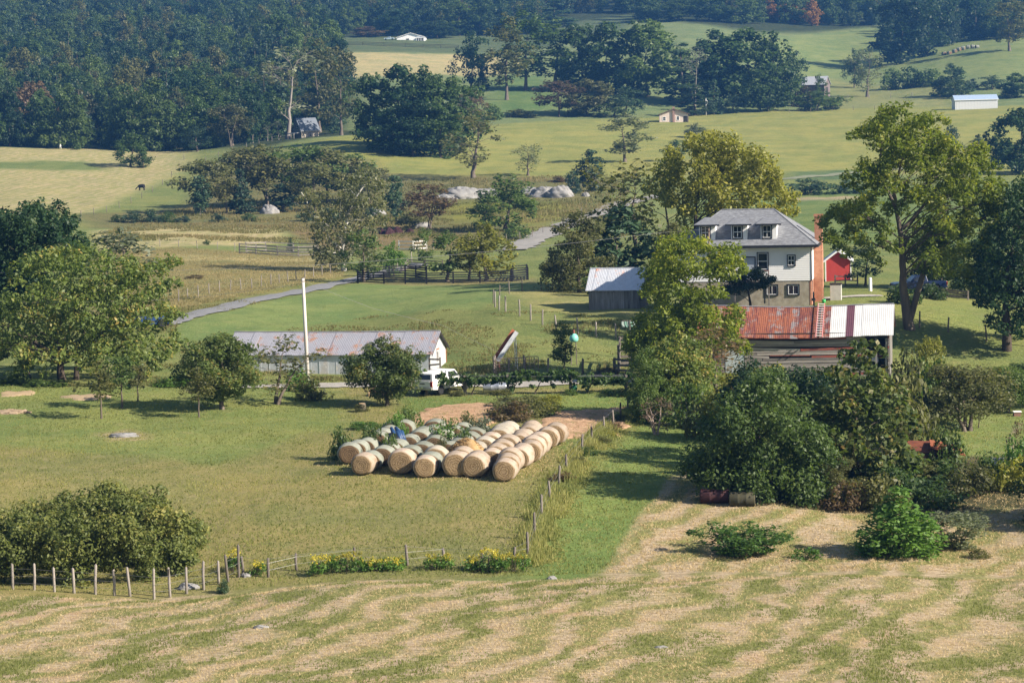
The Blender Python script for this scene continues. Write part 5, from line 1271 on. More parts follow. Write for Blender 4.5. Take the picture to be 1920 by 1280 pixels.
simple_house(ms, 14.2, 8, 3.1, 4.6, WRIB, plain('pale_blue_roof', (.36,.46,.60), .45, .5), WHITE, False, .25)
mb = MB()
for i in range(29): mb.box(-14.15+i*.5, -14.05+i*.5, -.04, -.003, -.6, 2.85)
mb.build('wall_ribs', WRIB, ms)
o_ = G(1546, 862); gb = thing('grey_barn', 'old grey roofed barn half hidden by trees on the far hill', 'barn', (o_.x, o_.y, P(1546, 176, 862).z), -R(25))
simple_house(gb, 8.5, 7, 3.6, 6.4, plain('old_grey_boards', (.16,.13,.13), .9), plain('pale_tin_roof', (.45,.47,.50), .5), DARKW, False, .4)
mb = MB(); mb.box(.01,.05,1.5,4.5,-.8,2.4); mb.build('door', DARKW, gb)
tree_at('bush0','bronze',1505,845,162,50,'purple bronze bush in front of the old grey barn','bush','bush'); tree_at('field1','dark',1537,843,140,30,'dark small tree against the old grey barn')
# ------------------------------------------------------------------ round bales
def straw_mat(name, a, b, c):
    m = N(name); co = m.coord(); sp = m.n('SeparateXYZ'); m.l(co, sp.inputs[0])
    rr = m.math('SQRT', m.math('ADD', m.math('MULTIPLY', sp.outputs[0], sp.outputs[0]), m.math('MULTIPLY', sp.outputs[2], sp.outputs[2])))
    oi = m.n('ObjectInfo').outputs['Random']
    v = m.n('VectorMath', operation='ADD'); m.l(co, v.inputs[0]); cx = m.n('CombineXYZ'); m.l(m.math('MULTIPLY', oi, 50), cx.inputs[0]); m.l(cx.outputs[0], v.inputs[1])
    n1 = m.noise(v.outputs[0], 3.0, 5, .7); n2 = m.noise(v.outputs[0], 22, 5, .7)
    w_ = m.math('SINE', m.math('ADD', m.math('MULTIPLY', rr, 46), m.math('MULTIPLY', n1, 20)))
    f = m.math('ADD', m.math('MULTIPLY', w_, .11), m.math('ADD', m.math('MULTIPLY', n2, .8), m.math('MULTIPLY', n1, .35)))
    col = m.ramp(f, [(.28, c), (.58, b), (.85, a)])
    m.surf(col, .95, .05, 0, m.bump(f, .9, .05)); return m.m
HAYF = straw_mat('bale_end_straw', (.39,.29,.18), (.255,.18,.10), (.12,.07,.035))
HAYO = straw_mat('old_bale_straw', (.24,.17,.09), (.13,.085,.05), (.045,.03,.02))
def wrap_mat(name, a, b, grime):
    m = N(name); co = m.coord(); oi = m.n('ObjectInfo').outputs['Random']
    n1 = m.noise(m.maps(co, (1,.35,1)), 2.4, 5, .7); n2 = m.noise(m.maps(co, (1,5,1)), 6, 5, .75)
    c = m.mix(m.sm(n2, .3, .7), b, a); c = m.mix(m.math('MULTIPLY', m.sm(n1, .45, .7), .7), c, grime)
    c = m.mix(1.0, c, m.ramp(oi, [(0, (.74,.73,.70)), (.5, (.95,.93,.90)), (1, (1.08,1.06,1.05))]), 'MULTIPLY')
    m.surf(c, .75, .2, 0, m.bump(n2, .5, .03)); return m.m
WRAPF = wrap_mat('tan_net_wrap', (.42,.35,.285), (.33,.265,.205), (.255,.17,.10))
WRAPM = wrap_mat('greyed_net_wrap', (.42,.385,.325), (.34,.305,.25), (.25,.21,.15))
WRAPO = wrap_mat('green_grey_net_wrap', (.27,.285,.245), (.21,.225,.185), (.135,.15,.105))
BALES = {}
for k, (wm, hm_) in {'fresh': (WRAPF, HAYF), 'greyed': (WRAPM, HAYF), 'old': (WRAPO, HAYO)}.items():
    for v in range(3):
        rb = np.random.default_rng(50 + v + len(k)); rad, ln = .76, 1.24
        def sagv(m, sag, seed):
            for vx in m.vertices:
                x, y, z = vx.co; q = 1 + .025*math.sin(3*math.atan2(z, x)+seed) + .012*math.sin(7*math.atan2(z, x)+2*seed+3*y)
                z2 = z*(1-.05*sag); 
                if z2 < -.6*rad: z2 = -.6*rad + (z2+.6*rad)*.55
                vx.co = (x*q*(1+.05*sag), y, z2*q)
        sg = {'fresh': .35, 'greyed': .7, 'old': 1.3}[k]*(.7+.3*v)
        c = MB(); c.lathe([(-ln/2-.015, .02), (-ln/2-.035, .12), (-ln/2-.02, .26), (-ln/2-.04, .40), (-ln/2-.02, .54), (-ln/2-.015, .64), (-ln/2+.03, rad-.08), (ln/2-.03, rad-.08), (ln/2+.02, .62), (ln/2+.03, .3), (ln/2+.02, .02)], 40)
        cm = c.mesh('hay_core', hm_, True); sagv(cm, sg, v)
        w_ = MB(); n_ = 10; w_.lathe([(-ln/2+.005, rad-.10)] + [(-ln/2+.01+(ln-.02)*i/n_, rad + (.012 if i % 2 else -.004) - (.075 if i in (0, n_) else .03 if i in (1, n_-1) else 0)) for i in range(n_+1)] + [(ln/2-.005, rad-.10)], 40, cap=False)
        wmesh = w_.mesh('net_wrap', wm, True); sagv(wmesh, sg, v)
        BALES[k, v] = (cm, wmesh, rad*.95)
BALE_ROWS = [   # picture column and depth of the front bale, count, condition of each bale, gaps
 (662,143.0,8,'oooooooo',(3,),'leftmost bale row', .0),
 (687,138.6,10,'fooooooooo',(5,),'second bale row', .04),
 (750,138.4,9,'foooogooo',(4,),'third bale row', .03),
 (797,137.2,9,'fogoooooo',(3,),'fourth bale row', .02),
 (846,136.9,9,'fffggfggg',(3,4),'fifth bale row', .02),
 (893,136.6,10,'ffffffffff',(5,),'sixth bale row', .02),
 (942,135.4,10,'ffffffffff',(8,),'rightmost bale row', .0),
]
CW = {'f': 'fresh tan', 'g': 'greyed tan', 'o': 'old grey green'}; CK = {'f': 'fresh', 'g': 'greyed', 'o': 'old'}
br = np.random.default_rng(8); BAX = math.atan2(.235, .97)
bale_pos = {}
for ri, (px, Y0, n, cond, gaps, rl, dev) in enumerate(BALE_ROWS):
    g0 = G(px, Y0); s = 0.0
    for i in range(n):
        if i in gaps: s += 1.1; 
        ax = BAX - .10 + br.normal()*.06
        x, y = g0.x + math.sin(BAX+dev)*s + br.normal()*.13, g0.y + math.cos(BAX+dev)*s; k = CK[cond[i]]; cm, wm, rad = BALES[k, int(br.integers(3))]
        sc = br.uniform(.90, 1.05) * (.92 if cond[i] == 'o' else 1)
        t = thing('round_bale', '%s round hay bale, %s from the front in the %s' % (CW[cond[i]], nth(i), rl) if i else '%s round hay bale at the front of the %s' % (CW[cond[i]], rl), 'hay bale', (x, y, tz(x, y) + rad*sc*.93), -ax, 'round hay bales stacked in rows on the meadow')
        t.scale = (sc, 1, sc)
        ob('hay_core', cm, t); ob('net_wrap', wm, t); bale_pos[ri, i] = (x, y)
        s += 1.30 + br.uniform(0, .26)
def mound(name, label, cat, loc, rx, ry, h, mat, blades=1200, bl=.25, seed=3, bmat=None):
    r = np.random.default_rng(seed); n, q = 28, 9; V = []
    for i in range(q+1):
        t = i/q
        for j in range(n):
            a = 2*math.pi*j/n; w_ = 1 + .16*math.sin(2*a+seed) + .12*math.sin(5*a+2.3*seed)*t
            V.append((rx*t*w_*math.cos(a), ry*t*w_*math.sin(a), h*(1-t**1.7) + .04*r.normal() - .2*(i == q)))
    F = [(i*n+j, i*n+(j+1)%n, (i+1)*n+(j+1)%n, (i+1)*n+j) for i in range(q) for j in range(n)]
    t_ = thing(name, label, cat, loc)
    ob('heap', np_mesh('heap', V, F, mat, True), t_)
    tt = r.uniform(0, 1, blades)**.5; aa = r.uniform(0, 6.28, blades)
    c = np.stack([rx*tt*np.cos(aa), ry*tt*np.sin(aa), h*(1-tt**1.7)], 1); d = rand_dirs(r, blades)*bl; d[:, 2] *= .5; e = np.cross(d, rand_dirs(r, blades)); e = e/np.linalg.norm(e, axis=1)[:, None]*.025
    V = np.stack([c-d*.5-e, c-d*.5+e, c+d*.5], 1).reshape(-1, 3)
    o = ob('loose_straw', np_mesh('loose_straw', V, np.arange(blades*3).reshape(-1, 3), bmat or mat), t_); o['kind'] = 'stuff'
    return t_
x_, y_ = bale_pos[4, 3]; mound('loose_hay', 'loose heap of golden hay piled on the middle bales', 'hay heap', (x_-.5, y_-1.1, tz(x_, y_)+.75), 1.25, 1.2, 1.0, plain('loose_golden_hay', (.37,.265,.145), .95, .05, 0, .45, 5, (.30,.18,.07), .8), 1400)
# blue and black tarpaulin bundle caught on the old bales
x_, y_ = bale_pos[1, 5]; tp = thing('tarpaulin', 'blue and black bundled tarpaulin wedged between the old bales', 'tarpaulin', (x_-.75, y_-.5, tz(x_, y_)+.55), .5)
m_ = MB(); rr_ = np.random.default_rng(4)
for i in range(5): m_.tube([(-.3+.14*i, -.55+.08*rr_.normal(), .3), (-.28+.13*i, -.1, .78+.1*rr_.normal()), (-.22+.1*i, .4, .95+.08*rr_.normal())], [.12,.16,.10], 8)
m_.build('blue_fold', plain('blue_tarp', (.022,.06,.15), .45, .4), tp, True)
m_ = MB()
for i in range(4): m_.tube([(-.75+.15*i, -.9, -.25+.05*i), (-.72+.14*i, -.6+.05*rr_.normal(), .45), (-.62+.12*i, -.1, .78)], [.10,.17,.12], 8)
m_.build('black_fold', plain('black_tarp', (.012,.013,.018), .4, .5), tp, True)
for (ri, bi, mk, w_) in [(0,2,'mid',1.8),(0,5,'bright',1.5),(1,2,'mid',1.5),(2,4,'bright',2.0),(2,6,'mid',1.7),(3,4,'mid',1.6),(3,7,'gray',1.8),(2,8,'olive',1.5),(0,7,'mid',1.6),(3,2,'olive',1.0)]:
    x_, y_ = bale_pos[ri, min(bi, BALE_ROWS[ri][2]-1)]; t = thing('weeds', 'green weeds growing between the old bales, by the %s bale of the %s' % (nth(bi), BALE_ROWS[ri][5]), 'weeds', (x_+.3, y_+.8, tz(x_, y_)+.1), br.uniform(0, 6), 'weeds among the old bales')
    p = PROTO['weed%d' % (bi % 2)]; t.scale = (w_/p['W'],)*2 + (1.75/p['H'],); ob('stems', p['trunk'], t); ob('leaves', crown_of(p, mk), t)

# ------------------------------------------------------------------ fences
def post_mesh(h, rad, mat, seed=0, sq=False):
    m = MB(); r = np.random.default_rng(seed)
    if sq: m.box(-rad, rad, -rad, rad, -.4, h)
    else: m.tube([(0,0,-.4),(r.normal()*.015, r.normal()*.015, h*.5),(r.normal()*.02, r.normal()*.02, h-.02),(0,0,h)], [rad*1.08, rad, rad*.94, rad*.7], 8)
    return m.mesh('post', mat, not sq)
def wire_fence(name, label, posts, mat=None, h=1.2, rad=.065, wires=(.35,.7,1.05), lean=.03, leans={}, cat='fence', group=None, wr=.005):
    """posts: list of (px, Y) or (px, py) ground places, optional third value = height"""
    mat = mat or POSTW; r = np.random.default_rng(len(posts)*7+3)
    pts = []
    for p in posts:
        g = G(p[0], p[1]) if len(p) < 4 else gp(p[0], p[1]); pts.append((g, p[2] if len(p) > 2 and p[2] else h*r.uniform(.92, 1.08)))
    o = pts[0][0]; t = thing(name, label, cat, o, 0, group); pm = [post_mesh(1.0, rad, mat, i) for i in range(3)]
    tops = []
    for i, (g, hh) in enumerate(pts):
        q = ob('post', pm[i % 3], t, g - o); q.scale = (1, 1, hh); lx, ly = leans.get(i, (r.normal()*lean, r.normal()*lean)); q.rotation_euler = (ly, lx, r.uniform(0, 6))
        q.rotation_mode = 'XYZ'
        tops.append((g - o, hh, lx, ly))
    for w_ in wires:
        m = MB(); path = []
        for (g, hh, lx, ly) in tops:
            z = min(w_, hh-.05); path.append((g.x + lx*z, g.y - ly*z - rad, g.z + z))
        m.tube(path, wr, 4, False); m.build('wire', WIRE, t)
    return t
wire_fence('wire_fence', 'pale weathered post and wire fence below the big rounded bush', [(24,112.6),(64,112.4),(102,112.2),(139,112),(179,111.8,1.45),(215,111.6),(244,111.3,1.45),(289,110.8,1.45),(319,111.2,1.4),(350,111.8,1.3),(382,112.4,1.4),(410,113.4,1.15)], POSTP, 1.25, .068, leans={6:(.07,.02)})
wire_fence('wire_fence', 'grey post fence with leaning corner posts right of the big bush', [(428,113.6,1.4),(448,114.6,1.6),(456,115.2,.9),(503,114.2,.95),(556,115.2,.85),(664,116.2,.8),(764,115.6,1.05),(832,116.4,.7),(905,114.8,1.0)], POSTW, 1.0, .07, leans={0:(-.10,.03),1:(.0,.0)})
wire_fence('wire_fence', 'overgrown grey post fence running back past the bales', [(964,115.5,.9),(989,116,1.5),(1002,120,1.4),(1016,124.5,1.35),(1031,129,1.2),(1048,133.5,1.2),(1062,138,1.1),(1092,145,1.2),(1110,149,1.1),(1133,154,1.1),(1150,158,1.1),(1164,161.5,1.2),(1178,164.5,1.3),(1190,167,1.3)], POSTW, 1.2, .07)
wire_fence('wire_fence', 'round topped paddock fence of pale posts left of the grey shed', [(1197,205.5),(1155,206),(1118,206.5),(1084,207.5),(1043,209),(1017,212),(995,214.5),(974,217.5),(948,220.5),(936,223),(928,226)], POSTP, 1.45, .075)
wire_fence('wire_fence', 'far side of the paddock fence with thin posts', [(925,231),(937,236),(955,243),(979,247),(1015,250),(1036,252),(1068,258)], POSTW, 1.35, .06)
wire_fence('wire_fence', 'post fence across the right lawn beyond the barn', [(1724,201),(1778,200.5),(1850,198.5),(1925,197)], POSTW, 1.35, .075)
wire_fence('wire_fence', 'weedy post fence behind the orchard trees', [(1725,184),(1775,183),(1826,182),(1872,181),(1905,180.5)], POSTW, 1.15, .06)
wire_fence('wire_fence', 'long thin post fence along the tawny field above the road', [(335,255),(352,259),(372,263),(392,267),(412,270),(432,273),(452,276),(472,279),(490,282),(508,285),(524,288),(540,291),(556,294),(572,297),(588,301),(604,305),(620,310)], POSTP, 1.25, .055, wires=(.6,1.0))
wire_fence('wire_fence', 'slanting fence with thin posts along the foot of the far hay meadow', [(152,478),(176,490),(200,503),(224,517),(246,532),(266,548),(286,565),(305,585),(322,608),(336,632),(345,655)], POSTW, 1.5, .07, wires=(.7,1.3))
wire_fence('wire_fence', 'thin fence along the lane up to the cabin', [(385,640),(410,652),(436,664),(462,678),(486,692),(510,704),(540,715)], POSTW, 1.4, .08, wires=(.7,1.3))
wire_fence('wire_fence', 'post fence beside the gravel road below the rocks', [(950,392),(975,398),(998,405),(1018,414),(1036,424),(1055,436),(1073,450),(1090,466)], POSTW, 1.35, .065, wires=(.6,1.1))
wire_fence('wire_fence', 'thin post fence in the tawny field left of the board pen', [(300,378),(335,376),(370,374),(408,373),(440,372)], POSTP, 1.2, .055, wires=(.6,1.0))
wire_fence('wire_fence', 'leaning pale posts along the road behind the corral', [(745,320),(760,330),(772,340),(785,352),(800,362),(812,372)], POSTP, 1.4, .07, wires=(.6,1.0))
wire_fence('wire_fence', 'thin fence along the top of the near hill', [(1480,806),(1520,808),(1560,808),(1600,808),(1640,808),(1680,806)], POSTW, 1.4, .08, wires=(.7,1.3))
wire_fence('wire_fence', 'pale fence posts across the far right pasture', [(1550,900),(1590,898),(1630,895),(1670,892),(1710,890),(1750,886)], POSTP, 1.5, .09, wires=(.7,1.4))
def rail_fence(name, label, pts, mat, h=1.3, rails=5, pr=.075, rh=.07, rt=.03, group=None, lean=.0, step=None):
    r = np.random.default_rng(int(pts[0][0])); g = [G(a, b) for a, b in pts]; o = g[0]; t = thing(name, label, 'fence', o, 0, group)
    P_ = []
    for a, b in zip(g[:-1], g[1:]):
        n = max(1, round((b-a).length/(step or 3.2)))
        P_ += [a.lerp(b, i/n) for i in range(n)]
    P_.append(g[-1]); pm = post_mesh(h+.12, pr, mat, 1, True)
    for p in P_: p.z = tz(p.x, p.y)
    for p in P_: q = ob('post', pm, t, p - o); q.rotation_euler = (r.normal()*lean, r.normal()*lean, 0)
    for a, b in zip(P_[:-1], P_[1:]):
        d = (b-a).normalized(); nrm = Vector((d.y, -d.x, 0)).normalized()*(pr+rt/2)*(1 if d.x > 0 else -1)
        for k in range(rails):
            z = .18 + (h-.24)*k/(rails-1) + r.normal()*.012 + rh*.5; w_ = r.normal()*.02
            m = MB(); A = a - o + nrm; B = b - o + nrm; s = Vector((nrm.x, nrm.y, 0)).normalized()*rt/2
            m.hexa([A-s+Vector((0,0,z-rh-w_)), B-s+Vector((0,0,z-rh+w_)), B+s+Vector((0,0,z-rh+w_)), A+s+Vector((0,0,z-rh-w_))], [A-s+Vector((0,0,z+rh-w_)), B-s+Vector((0,0,z+rh+w_)), B+s+Vector((0,0,z+rh+w_)), A+s+Vector((0,0,z+rh-w_))])
            ob('rail', m.mesh('rail', mat), t)
    return t
rail_fence('board_corral', 'long black board corral fence behind the mown green meadow', [(671,289),(720,287),(800,286),(900,286),(960,287),(988,290)], CORRAL, 1.35, 5, .09)
rail_fence('board_corral', 'black board corral back side at its left end', [(671,289),(700,297),(760,300),(800,296),(800,288)], CORRAL, 1.45, 5, .09)
rail_fence('board_corral', 'short black board corral wing at its right end', [(958,287),(962,296),(988,298),(990,290)], CORRAL, 1.4, 5, .09)
rail_fence('board_pen', 'brown grey rail pen behind the black corral', [(752,312),(765,318),(830,316)], plain('brown_rail', (.13,.11,.10), .9), 1.3, 4, .08)
rail_fence('board_pen', 'pale grey board pen in the tawny field left of the sycamore', [(449,361),(480,360),(520,358),(560,357),(596,357)], POSTP, 1.5, 4, .09, .08, lean=.05)
rail_fence('board_pen', 'back side of the pale grey board pen', [(462,368),(500,369),(550,368),(596,366)], POSTP, 1.5, 3, .09, .08, lean=.05)
rail_fence('board_pen', 'white board fence behind the small green trees', [(748,372),(775,371),(800,374)], plain('off_white_rail', (.62,.60,.55), .8), 1.4, 3, .09, .09)
rail_fence('board_fence', 'weathered grey board fence right of the slender young tree', [(1153,187.5),(1182,187),(1215,186.5)], POSTW, 1.5, 4, .10, .09, lean=.03)
rail_fence('board_fence', 'small grey board chute behind the weathered board fence', [(1160,190),(1162,194),(1182,194)], POSTW, 2.3, 5, .08, .10, lean=.03)
rail_fence('board_fence', 'grey board fence before the red shed', [(1566,240),(1585,240),(1608,239.5)], POSTW, 1.1, 3, .07, .06, step=1.8)
rail_fence('board_fence', 'grey rails standing at the right end of the low shed', [(806,190.3),(826,190)], POSTW, 1.55, 4, .07, .07, step=1.2)
rail_fence('board_fence', 'pale board fence and sheet pile under the dark right hand trees', [(1775,226),(1815,225)], POSTW, .8, 3, .08, .09)
rail_fence('board_fence', 'far black board fence in front of the distant white house', [(640,1140),(760,1138),(860,1136)], DARKW, 1.5, 3, .10, .10, step=9)
# tubular farm gates
GATEM = plain('rusty_gate_pipe', (.17,.10,.075), .7, .3, .2, .4, 5, (.26,.22,.19))
def pipe_gate(name, label, pxa, pxb, Y, h=1.35, n=5, mat=None):
    a, b = G(pxa, Y), G(pxb, Y); L = (b-a).length; t = thing(name, label, 'gate', a, math.atan2(b.y-a.y, b.x-a.x))
    m = MB(); z0 = .15; m.tube([(.05,0,z0),(L-.05,0,z0),(L,0,z0+.05),(L,0,h-.05),(L-.05,0,h),(.05,0,h),(0,0,h-.05),(0,0,z0+.05),(.05,0,z0)], .035, 6); m.build('frame', mat or GATEM, t, True)
    for i in range(1, n):
        q = MB(); z = z0+(h-z0)*i/n; q.tube([(.02,0,z),(L-.02,0,z)], .022, 5); q.build('bar', mat or GATEM, t)
    for f in (.33, .67):
        q = MB(); q.tube([(L*f,-.03,z0),(L*f,-.03,h)], .022, 5); q.build('brace', mat or GATEM, t)
    return t
pipe_gate('farm_gate', 'rusty tubular farm gate under the hay elevator, left of a pair', 930, 982, 189)
pipe_gate('farm_gate', 'brown open tubular farm gate, right of a pair', 986, 1010, 189, 1.45)
wire_fence('wire_fence', 'short post fence between farm gates and slender tree', [(926,189.2,1.5),(929,189.3,1.55),(954,189,1.3),(984,188.8,1.6),(1027,188.5,1.4),(1093,188,1.45),(1152,187.6,1.4)], POSTW, 1.4, .09, wires=(.5,.9,1.25))

# ------------------------------------------------------------------ hay elevator
g = G(934, 192); el = thing('hay_elevator', 'slanting rust red and silver hay elevator behind the farm gates', 'hay elevator', g, R(8))
z1 = P(969, 622, 192).z - g.z; x1 = P(969, 622, 192).x - g.x; zA = P(930, 676, 192).z - g.z
A, B = Vector((-.05,0,zA)), Vector((x1,0,z1)); dv = (B-A).normalized(); nv = Vector((-dv.z,0,dv.x))
def beam(name, y0, y1, h0, h1, mat):
    m = MB(); m.hexa([A+nv*h0+Vector((0,y0,0)), B+nv*h0+Vector((0,y0,0)), B+nv*h0+Vector((0,y1,0)), A+nv*h0+Vector((0,y1,0))], [A+nv*h1+Vector((0,y0,0)), B+nv*h1+Vector((0,y0,0)), B+nv*h1+Vector((0,y1,0)), A+nv*h1+Vector((0,y1,0))]); return m.build(name, mat, el)
SILV = plain('galvanised_sheet', (.60,.62,.64), .45, .5, .3); RREDM = plain('rust_red_paint', (.40,.13,.07), .7, .3)
beam('trough', -.5, .5, -.04, .0, DARKW); beam('side_panel', -.54, -.5, -.12, .24, SILV); beam('side_panel', .5, .54, -.05, .34, RREDM)
for i in range(16):
    c = A.lerp(B, (i+.5)/16); m = MB(); m.hexa([c-dv*.03+Vector((0,-.45,0)), c+dv*.03+Vector((0,-.45,0)), c+dv*.03+Vector((0,.45,0)), c-dv*.03+Vector((0,.45,0))], [c-dv*.03+nv*.12+Vector((0,-.45,0)), c+dv*.03+nv*.12+Vector((0,-.45,0)), c+dv*.03+nv*.12+Vector((0,.45,0)), c-dv*.03+nv*.12+Vector((0,.45,0))]); m.build('flight', RREDM, el)
m = MB(); c = A.lerp(B, .9)
m.tube([c+Vector((0,-.45,0)), (c.x+.12,-.5,-.3)], .035, 6); m.tube([c+Vector((0,.45,0)), (c.x+.12,.5,-.3)], .035, 6); m.build('support_legs', SILV, el)
m = MB(); m.tube([A+Vector((.05,-.45,0)), (A.x+.2,-.5,-.3)], .04, 6); m.tube([A+Vector((.05,.45,0)), (A.x+.2,.5,-.3)], .04, 6); m.build('foot_legs', RREDM, el)

# ------------------------------------------------------------------ turquoise feeder, clothes line, silver tank, reel, wood pile, stumps
p = P(1076, 633, 194); gg = G(1075, 194); fd = thing('bell_feeder', 'turquoise dome shaped feeder with brown neck hanging by the slender tree', 'feeder', (p.x, p.y, gg.z))
zc = p.z - gg.z; m = MB(); m.lathe([(zc-.36,.10),(zc-.34,.26),(zc-.22,.36),(zc-.02,.38),(zc+.15,.33),(zc+.30,.20),(zc+.36,.10)], 20, 'z'); m.build('dome', plain('turquoise_plastic', (.22,.62,.52), .45, .4), fd, True)
m = MB(); m.lathe([(zc+.30,.10),(zc+.36,.11),(zc+.62,.09),(zc+.66,.06)], 12, 'z'); m.build('neck', plain('brown_neck', (.20,.07,.045), .7), fd, True)
m = MB(); m.tube([(-.28,0,-.3),(-.2,.02,zc-.2)], .04, 6); m.tube([(.2,.1,-.3),(.15,.05,zc-.25)], .04, 6); m.build('stand', POSTW, fd)
g = G(1182, 197); cl = thing('clothes_pole', 'grey post with pale green clothes hung at its top, left of the walnut', 'clothes pole', g)
m = MB(); zt_ = P(1182, 600, 197).z - g.z; m.tube([(0,0,-.3),(0,0,zt_)], .07, 7); m.tube([(-.65,0,zt_-.05),(.65,0,zt_-.05)], .04, 6); m.build('post', POSTW, cl)
for i, x_ in enumerate((-.55,-.3,-.08,.18,.42)):
    m = MB(); zz = zt_-.08; m.add([(x_-.11,-.02,zz),(x_+.11,.03,zz),(x_+.13,.02,zz-.25),(x_+.10,-.03,zz-.5-.06*i%.2),(x_-.10,.02,zz-.5),(x_-.13,-.02,zz-.25)], [(0,1,2,5),(5,2,3,4)]); m.V += [(v[0],v[1]+.015,v[2]) for v in m.V]; m.F += [(6,11,8,7),(11,10,9,8)]; m.M += [0,0]; m.build('hung_cloth', plain('pale_green_cloth', (.20,.36,.28) if i % 2 else (.36,.44,.40), .9), cl)
g = G(928, 179); tk = barrel('metal_tank', 'shiny silver metal tank lying on the grass behind the vines', (g.x, g.y, g.z), 0, .36, 1.75, plain('galvanised_tank', (.60,.62,.66), .32, .5, .75, .15, 2), True, 'tank')
g = G(1077, 177); hr = thing('hose_reel', 'small dark green round reel hung on the arbour post', 'hose reel', (g.x, g.y-.1, P(1078, 727, 177).z), 0); m = MB(); m.lathe([(-.10,.16),(-.09,.24),(-.05,.24),(-.04,.14),(.04,.14),(.05,.24),(.09,.24),(.10,.16)], 16, 'y'); m.build('reel', plain('dark_green_plastic', (.02,.12,.06), .4), hr, True)
m = MB(); m.box(-.26,.0,-.03,.03,-.02,.02); m.build('bracket', DARKW, hr)
LOGEND = plain('split_log', (.52,.36,.20), .9, .1, 0, .4, 6); g = G(711, 178); r = np.random.default_rng(2); nlog = 0
for lv in range(3):
    for i in range(7-2*lv):
        m = MB(); L = r.uniform(.4,.5); rad = r.uniform(.10,.14); m.lathe([(-L/2, rad*.98), (L/2, rad)], 7, 'y'); o = m.build('log', LOGEND)
        if nlog == 0: wp = thing('wood_pile', 'small heap of split firewood beside the tinged tree', 'wood pile', g)
        o.parent = wp; o.location = ((i-3+lv)*.24 + r.normal()*.04, r.normal()*.1, .10+lv*.19); o.rotation_euler = (r.normal()*.15, r.normal()*.2, .5+r.normal()*.5); nlog += 1
def stump(px, Y, label, s=1.0):
    g = G(px, Y); t = thing('tree_stump', label, 'stump', g); m = MB(); m.lathe([(-.2,.34*s),(.0,.30*s),(.15,.24*s),(.42*s,.22*s),(.46*s,.20*s)], 12, 'z'); m.build('bark', BARK, t, True); m = MB(); m.lathe([(.455*s,.19*s),(.465*s,.18*s)], 12, 'z'); m.build('cut_face', LOGEND, t)
stump(679, 168.5, 'weedy grey stump left of the bare garden soil', 1.25)
tree_at('weed1','olive',679,168.2,757,26,'low weeds round the grey stump','weeds','weeds')

# ------------------------------------------------------------------ rocks
ROCK = plain('grey_lichened_rock', (.29,.285,.275), .95, .1, 0, .5, .8, (.15,.145,.14), .8)
def rock(px, Y, wpx, hpx, label, seed=1, dep=.7, cat='rock'):
    r = np.random.default_rng(seed); g = G(px, Y); w_ = wpx/S(Y)/2; h = hpx/S(Y); n, q = 44, 18
    V = []
    for i in range(q+1):
        t = i/q*math.pi*.56
        for j in range(n):
            a = 2*math.pi*j/n; d = np.array([math.sin(t)*math.cos(a), math.sin(t)*math.sin(a), math.cos(t)])
            k = 1 + .55*(fbm(np.array([d[0]*1.7+seed*3.1]), np.array([d[1]*1.7+d[2]*1.3+seed]), seed, 3)[0]-.5)
            k2 = .22*abs(fbm(np.array([d[0]*3.1+seed]), np.array([d[1]*3.1+d[2]*2.2]), seed+5, 4)[0]-.5)*2 + .10*(abs(math.sin((d[0]*3.2+d[2]*2+seed)*1.6)) < .18)
            V.append((d[0]*w_*(k-k2), d[1]*w_*dep*(k-k2), d[2]*h*(k-k2*1.2)))
    F = [(i*n+j, (i+1)*n+j, (i+1)*n+(j+1)%n, i*n+(j+1)%n) for i in range(q) for j in range(n)]
    o = ob('rock', np_mesh('rock', V, F, ROCK, True)); o.location = g; return tag(o, label, cat)
rock(866,518,96,22,'large pale grey rock outcrop left of the gap above the goldenrod',1); rock(838,516,56,10,'low pale rock shelf at the left foot of the large outcrop',2); rock(905,520,60,16,'pale rock hump behind the broad tree',3)
rock(1022,514,62,20,'grey rock dome, left of the right hand outcrop',4); rock(1050,512,60,21,'dark grey rock dome at the right end of the outcrop',5); rock(995,520,54,13,'low grey rock between the two outcrops',6); rock(1098,512,16,9,'small pale boulder right of the outcrops',7)
rock(505,494,36,18,'grey boulder under the rocky grove',8); rock(706,480,40,18,'grey boulder behind the sycamore',9); rock(790,440,36,10,'pale stony heap in the scrub',11)
rock(232,156,62,6,'flat grey rock slab showing in the bale meadow',12); rock(490,97.5,34,6,'flat pale stone in the near hayfield',13,.5); rock(352,113,46,10,'flat grey stone by the post fence',14); rock(462,114.6,22,8,'small grey stone at the fence corner',15); rock(1035,110.8,22,6,'small grey stone at the edge of the near hayfield',16); rock(1240,91.5,26,4,'grey stone hidden in the near hayfield grass',17,.5)
for i, (px, Y, w_, h_) in enumerate([(730,422,22,13),(745,423,22,14),(716,423,16,10),(768,424,20,9)]):
    g = G(px, Y); mound('earth_heap', 'dark red brown earth heap in the scrub, %s of four' % ['second','third','leftmost','rightmost'][i], 'earth heap', g, w_/S(Y)/2, 1.2, h_/S(Y), plain('dark_red_earth', (.055,.028,.030), .95, .05), 200, .3, i)

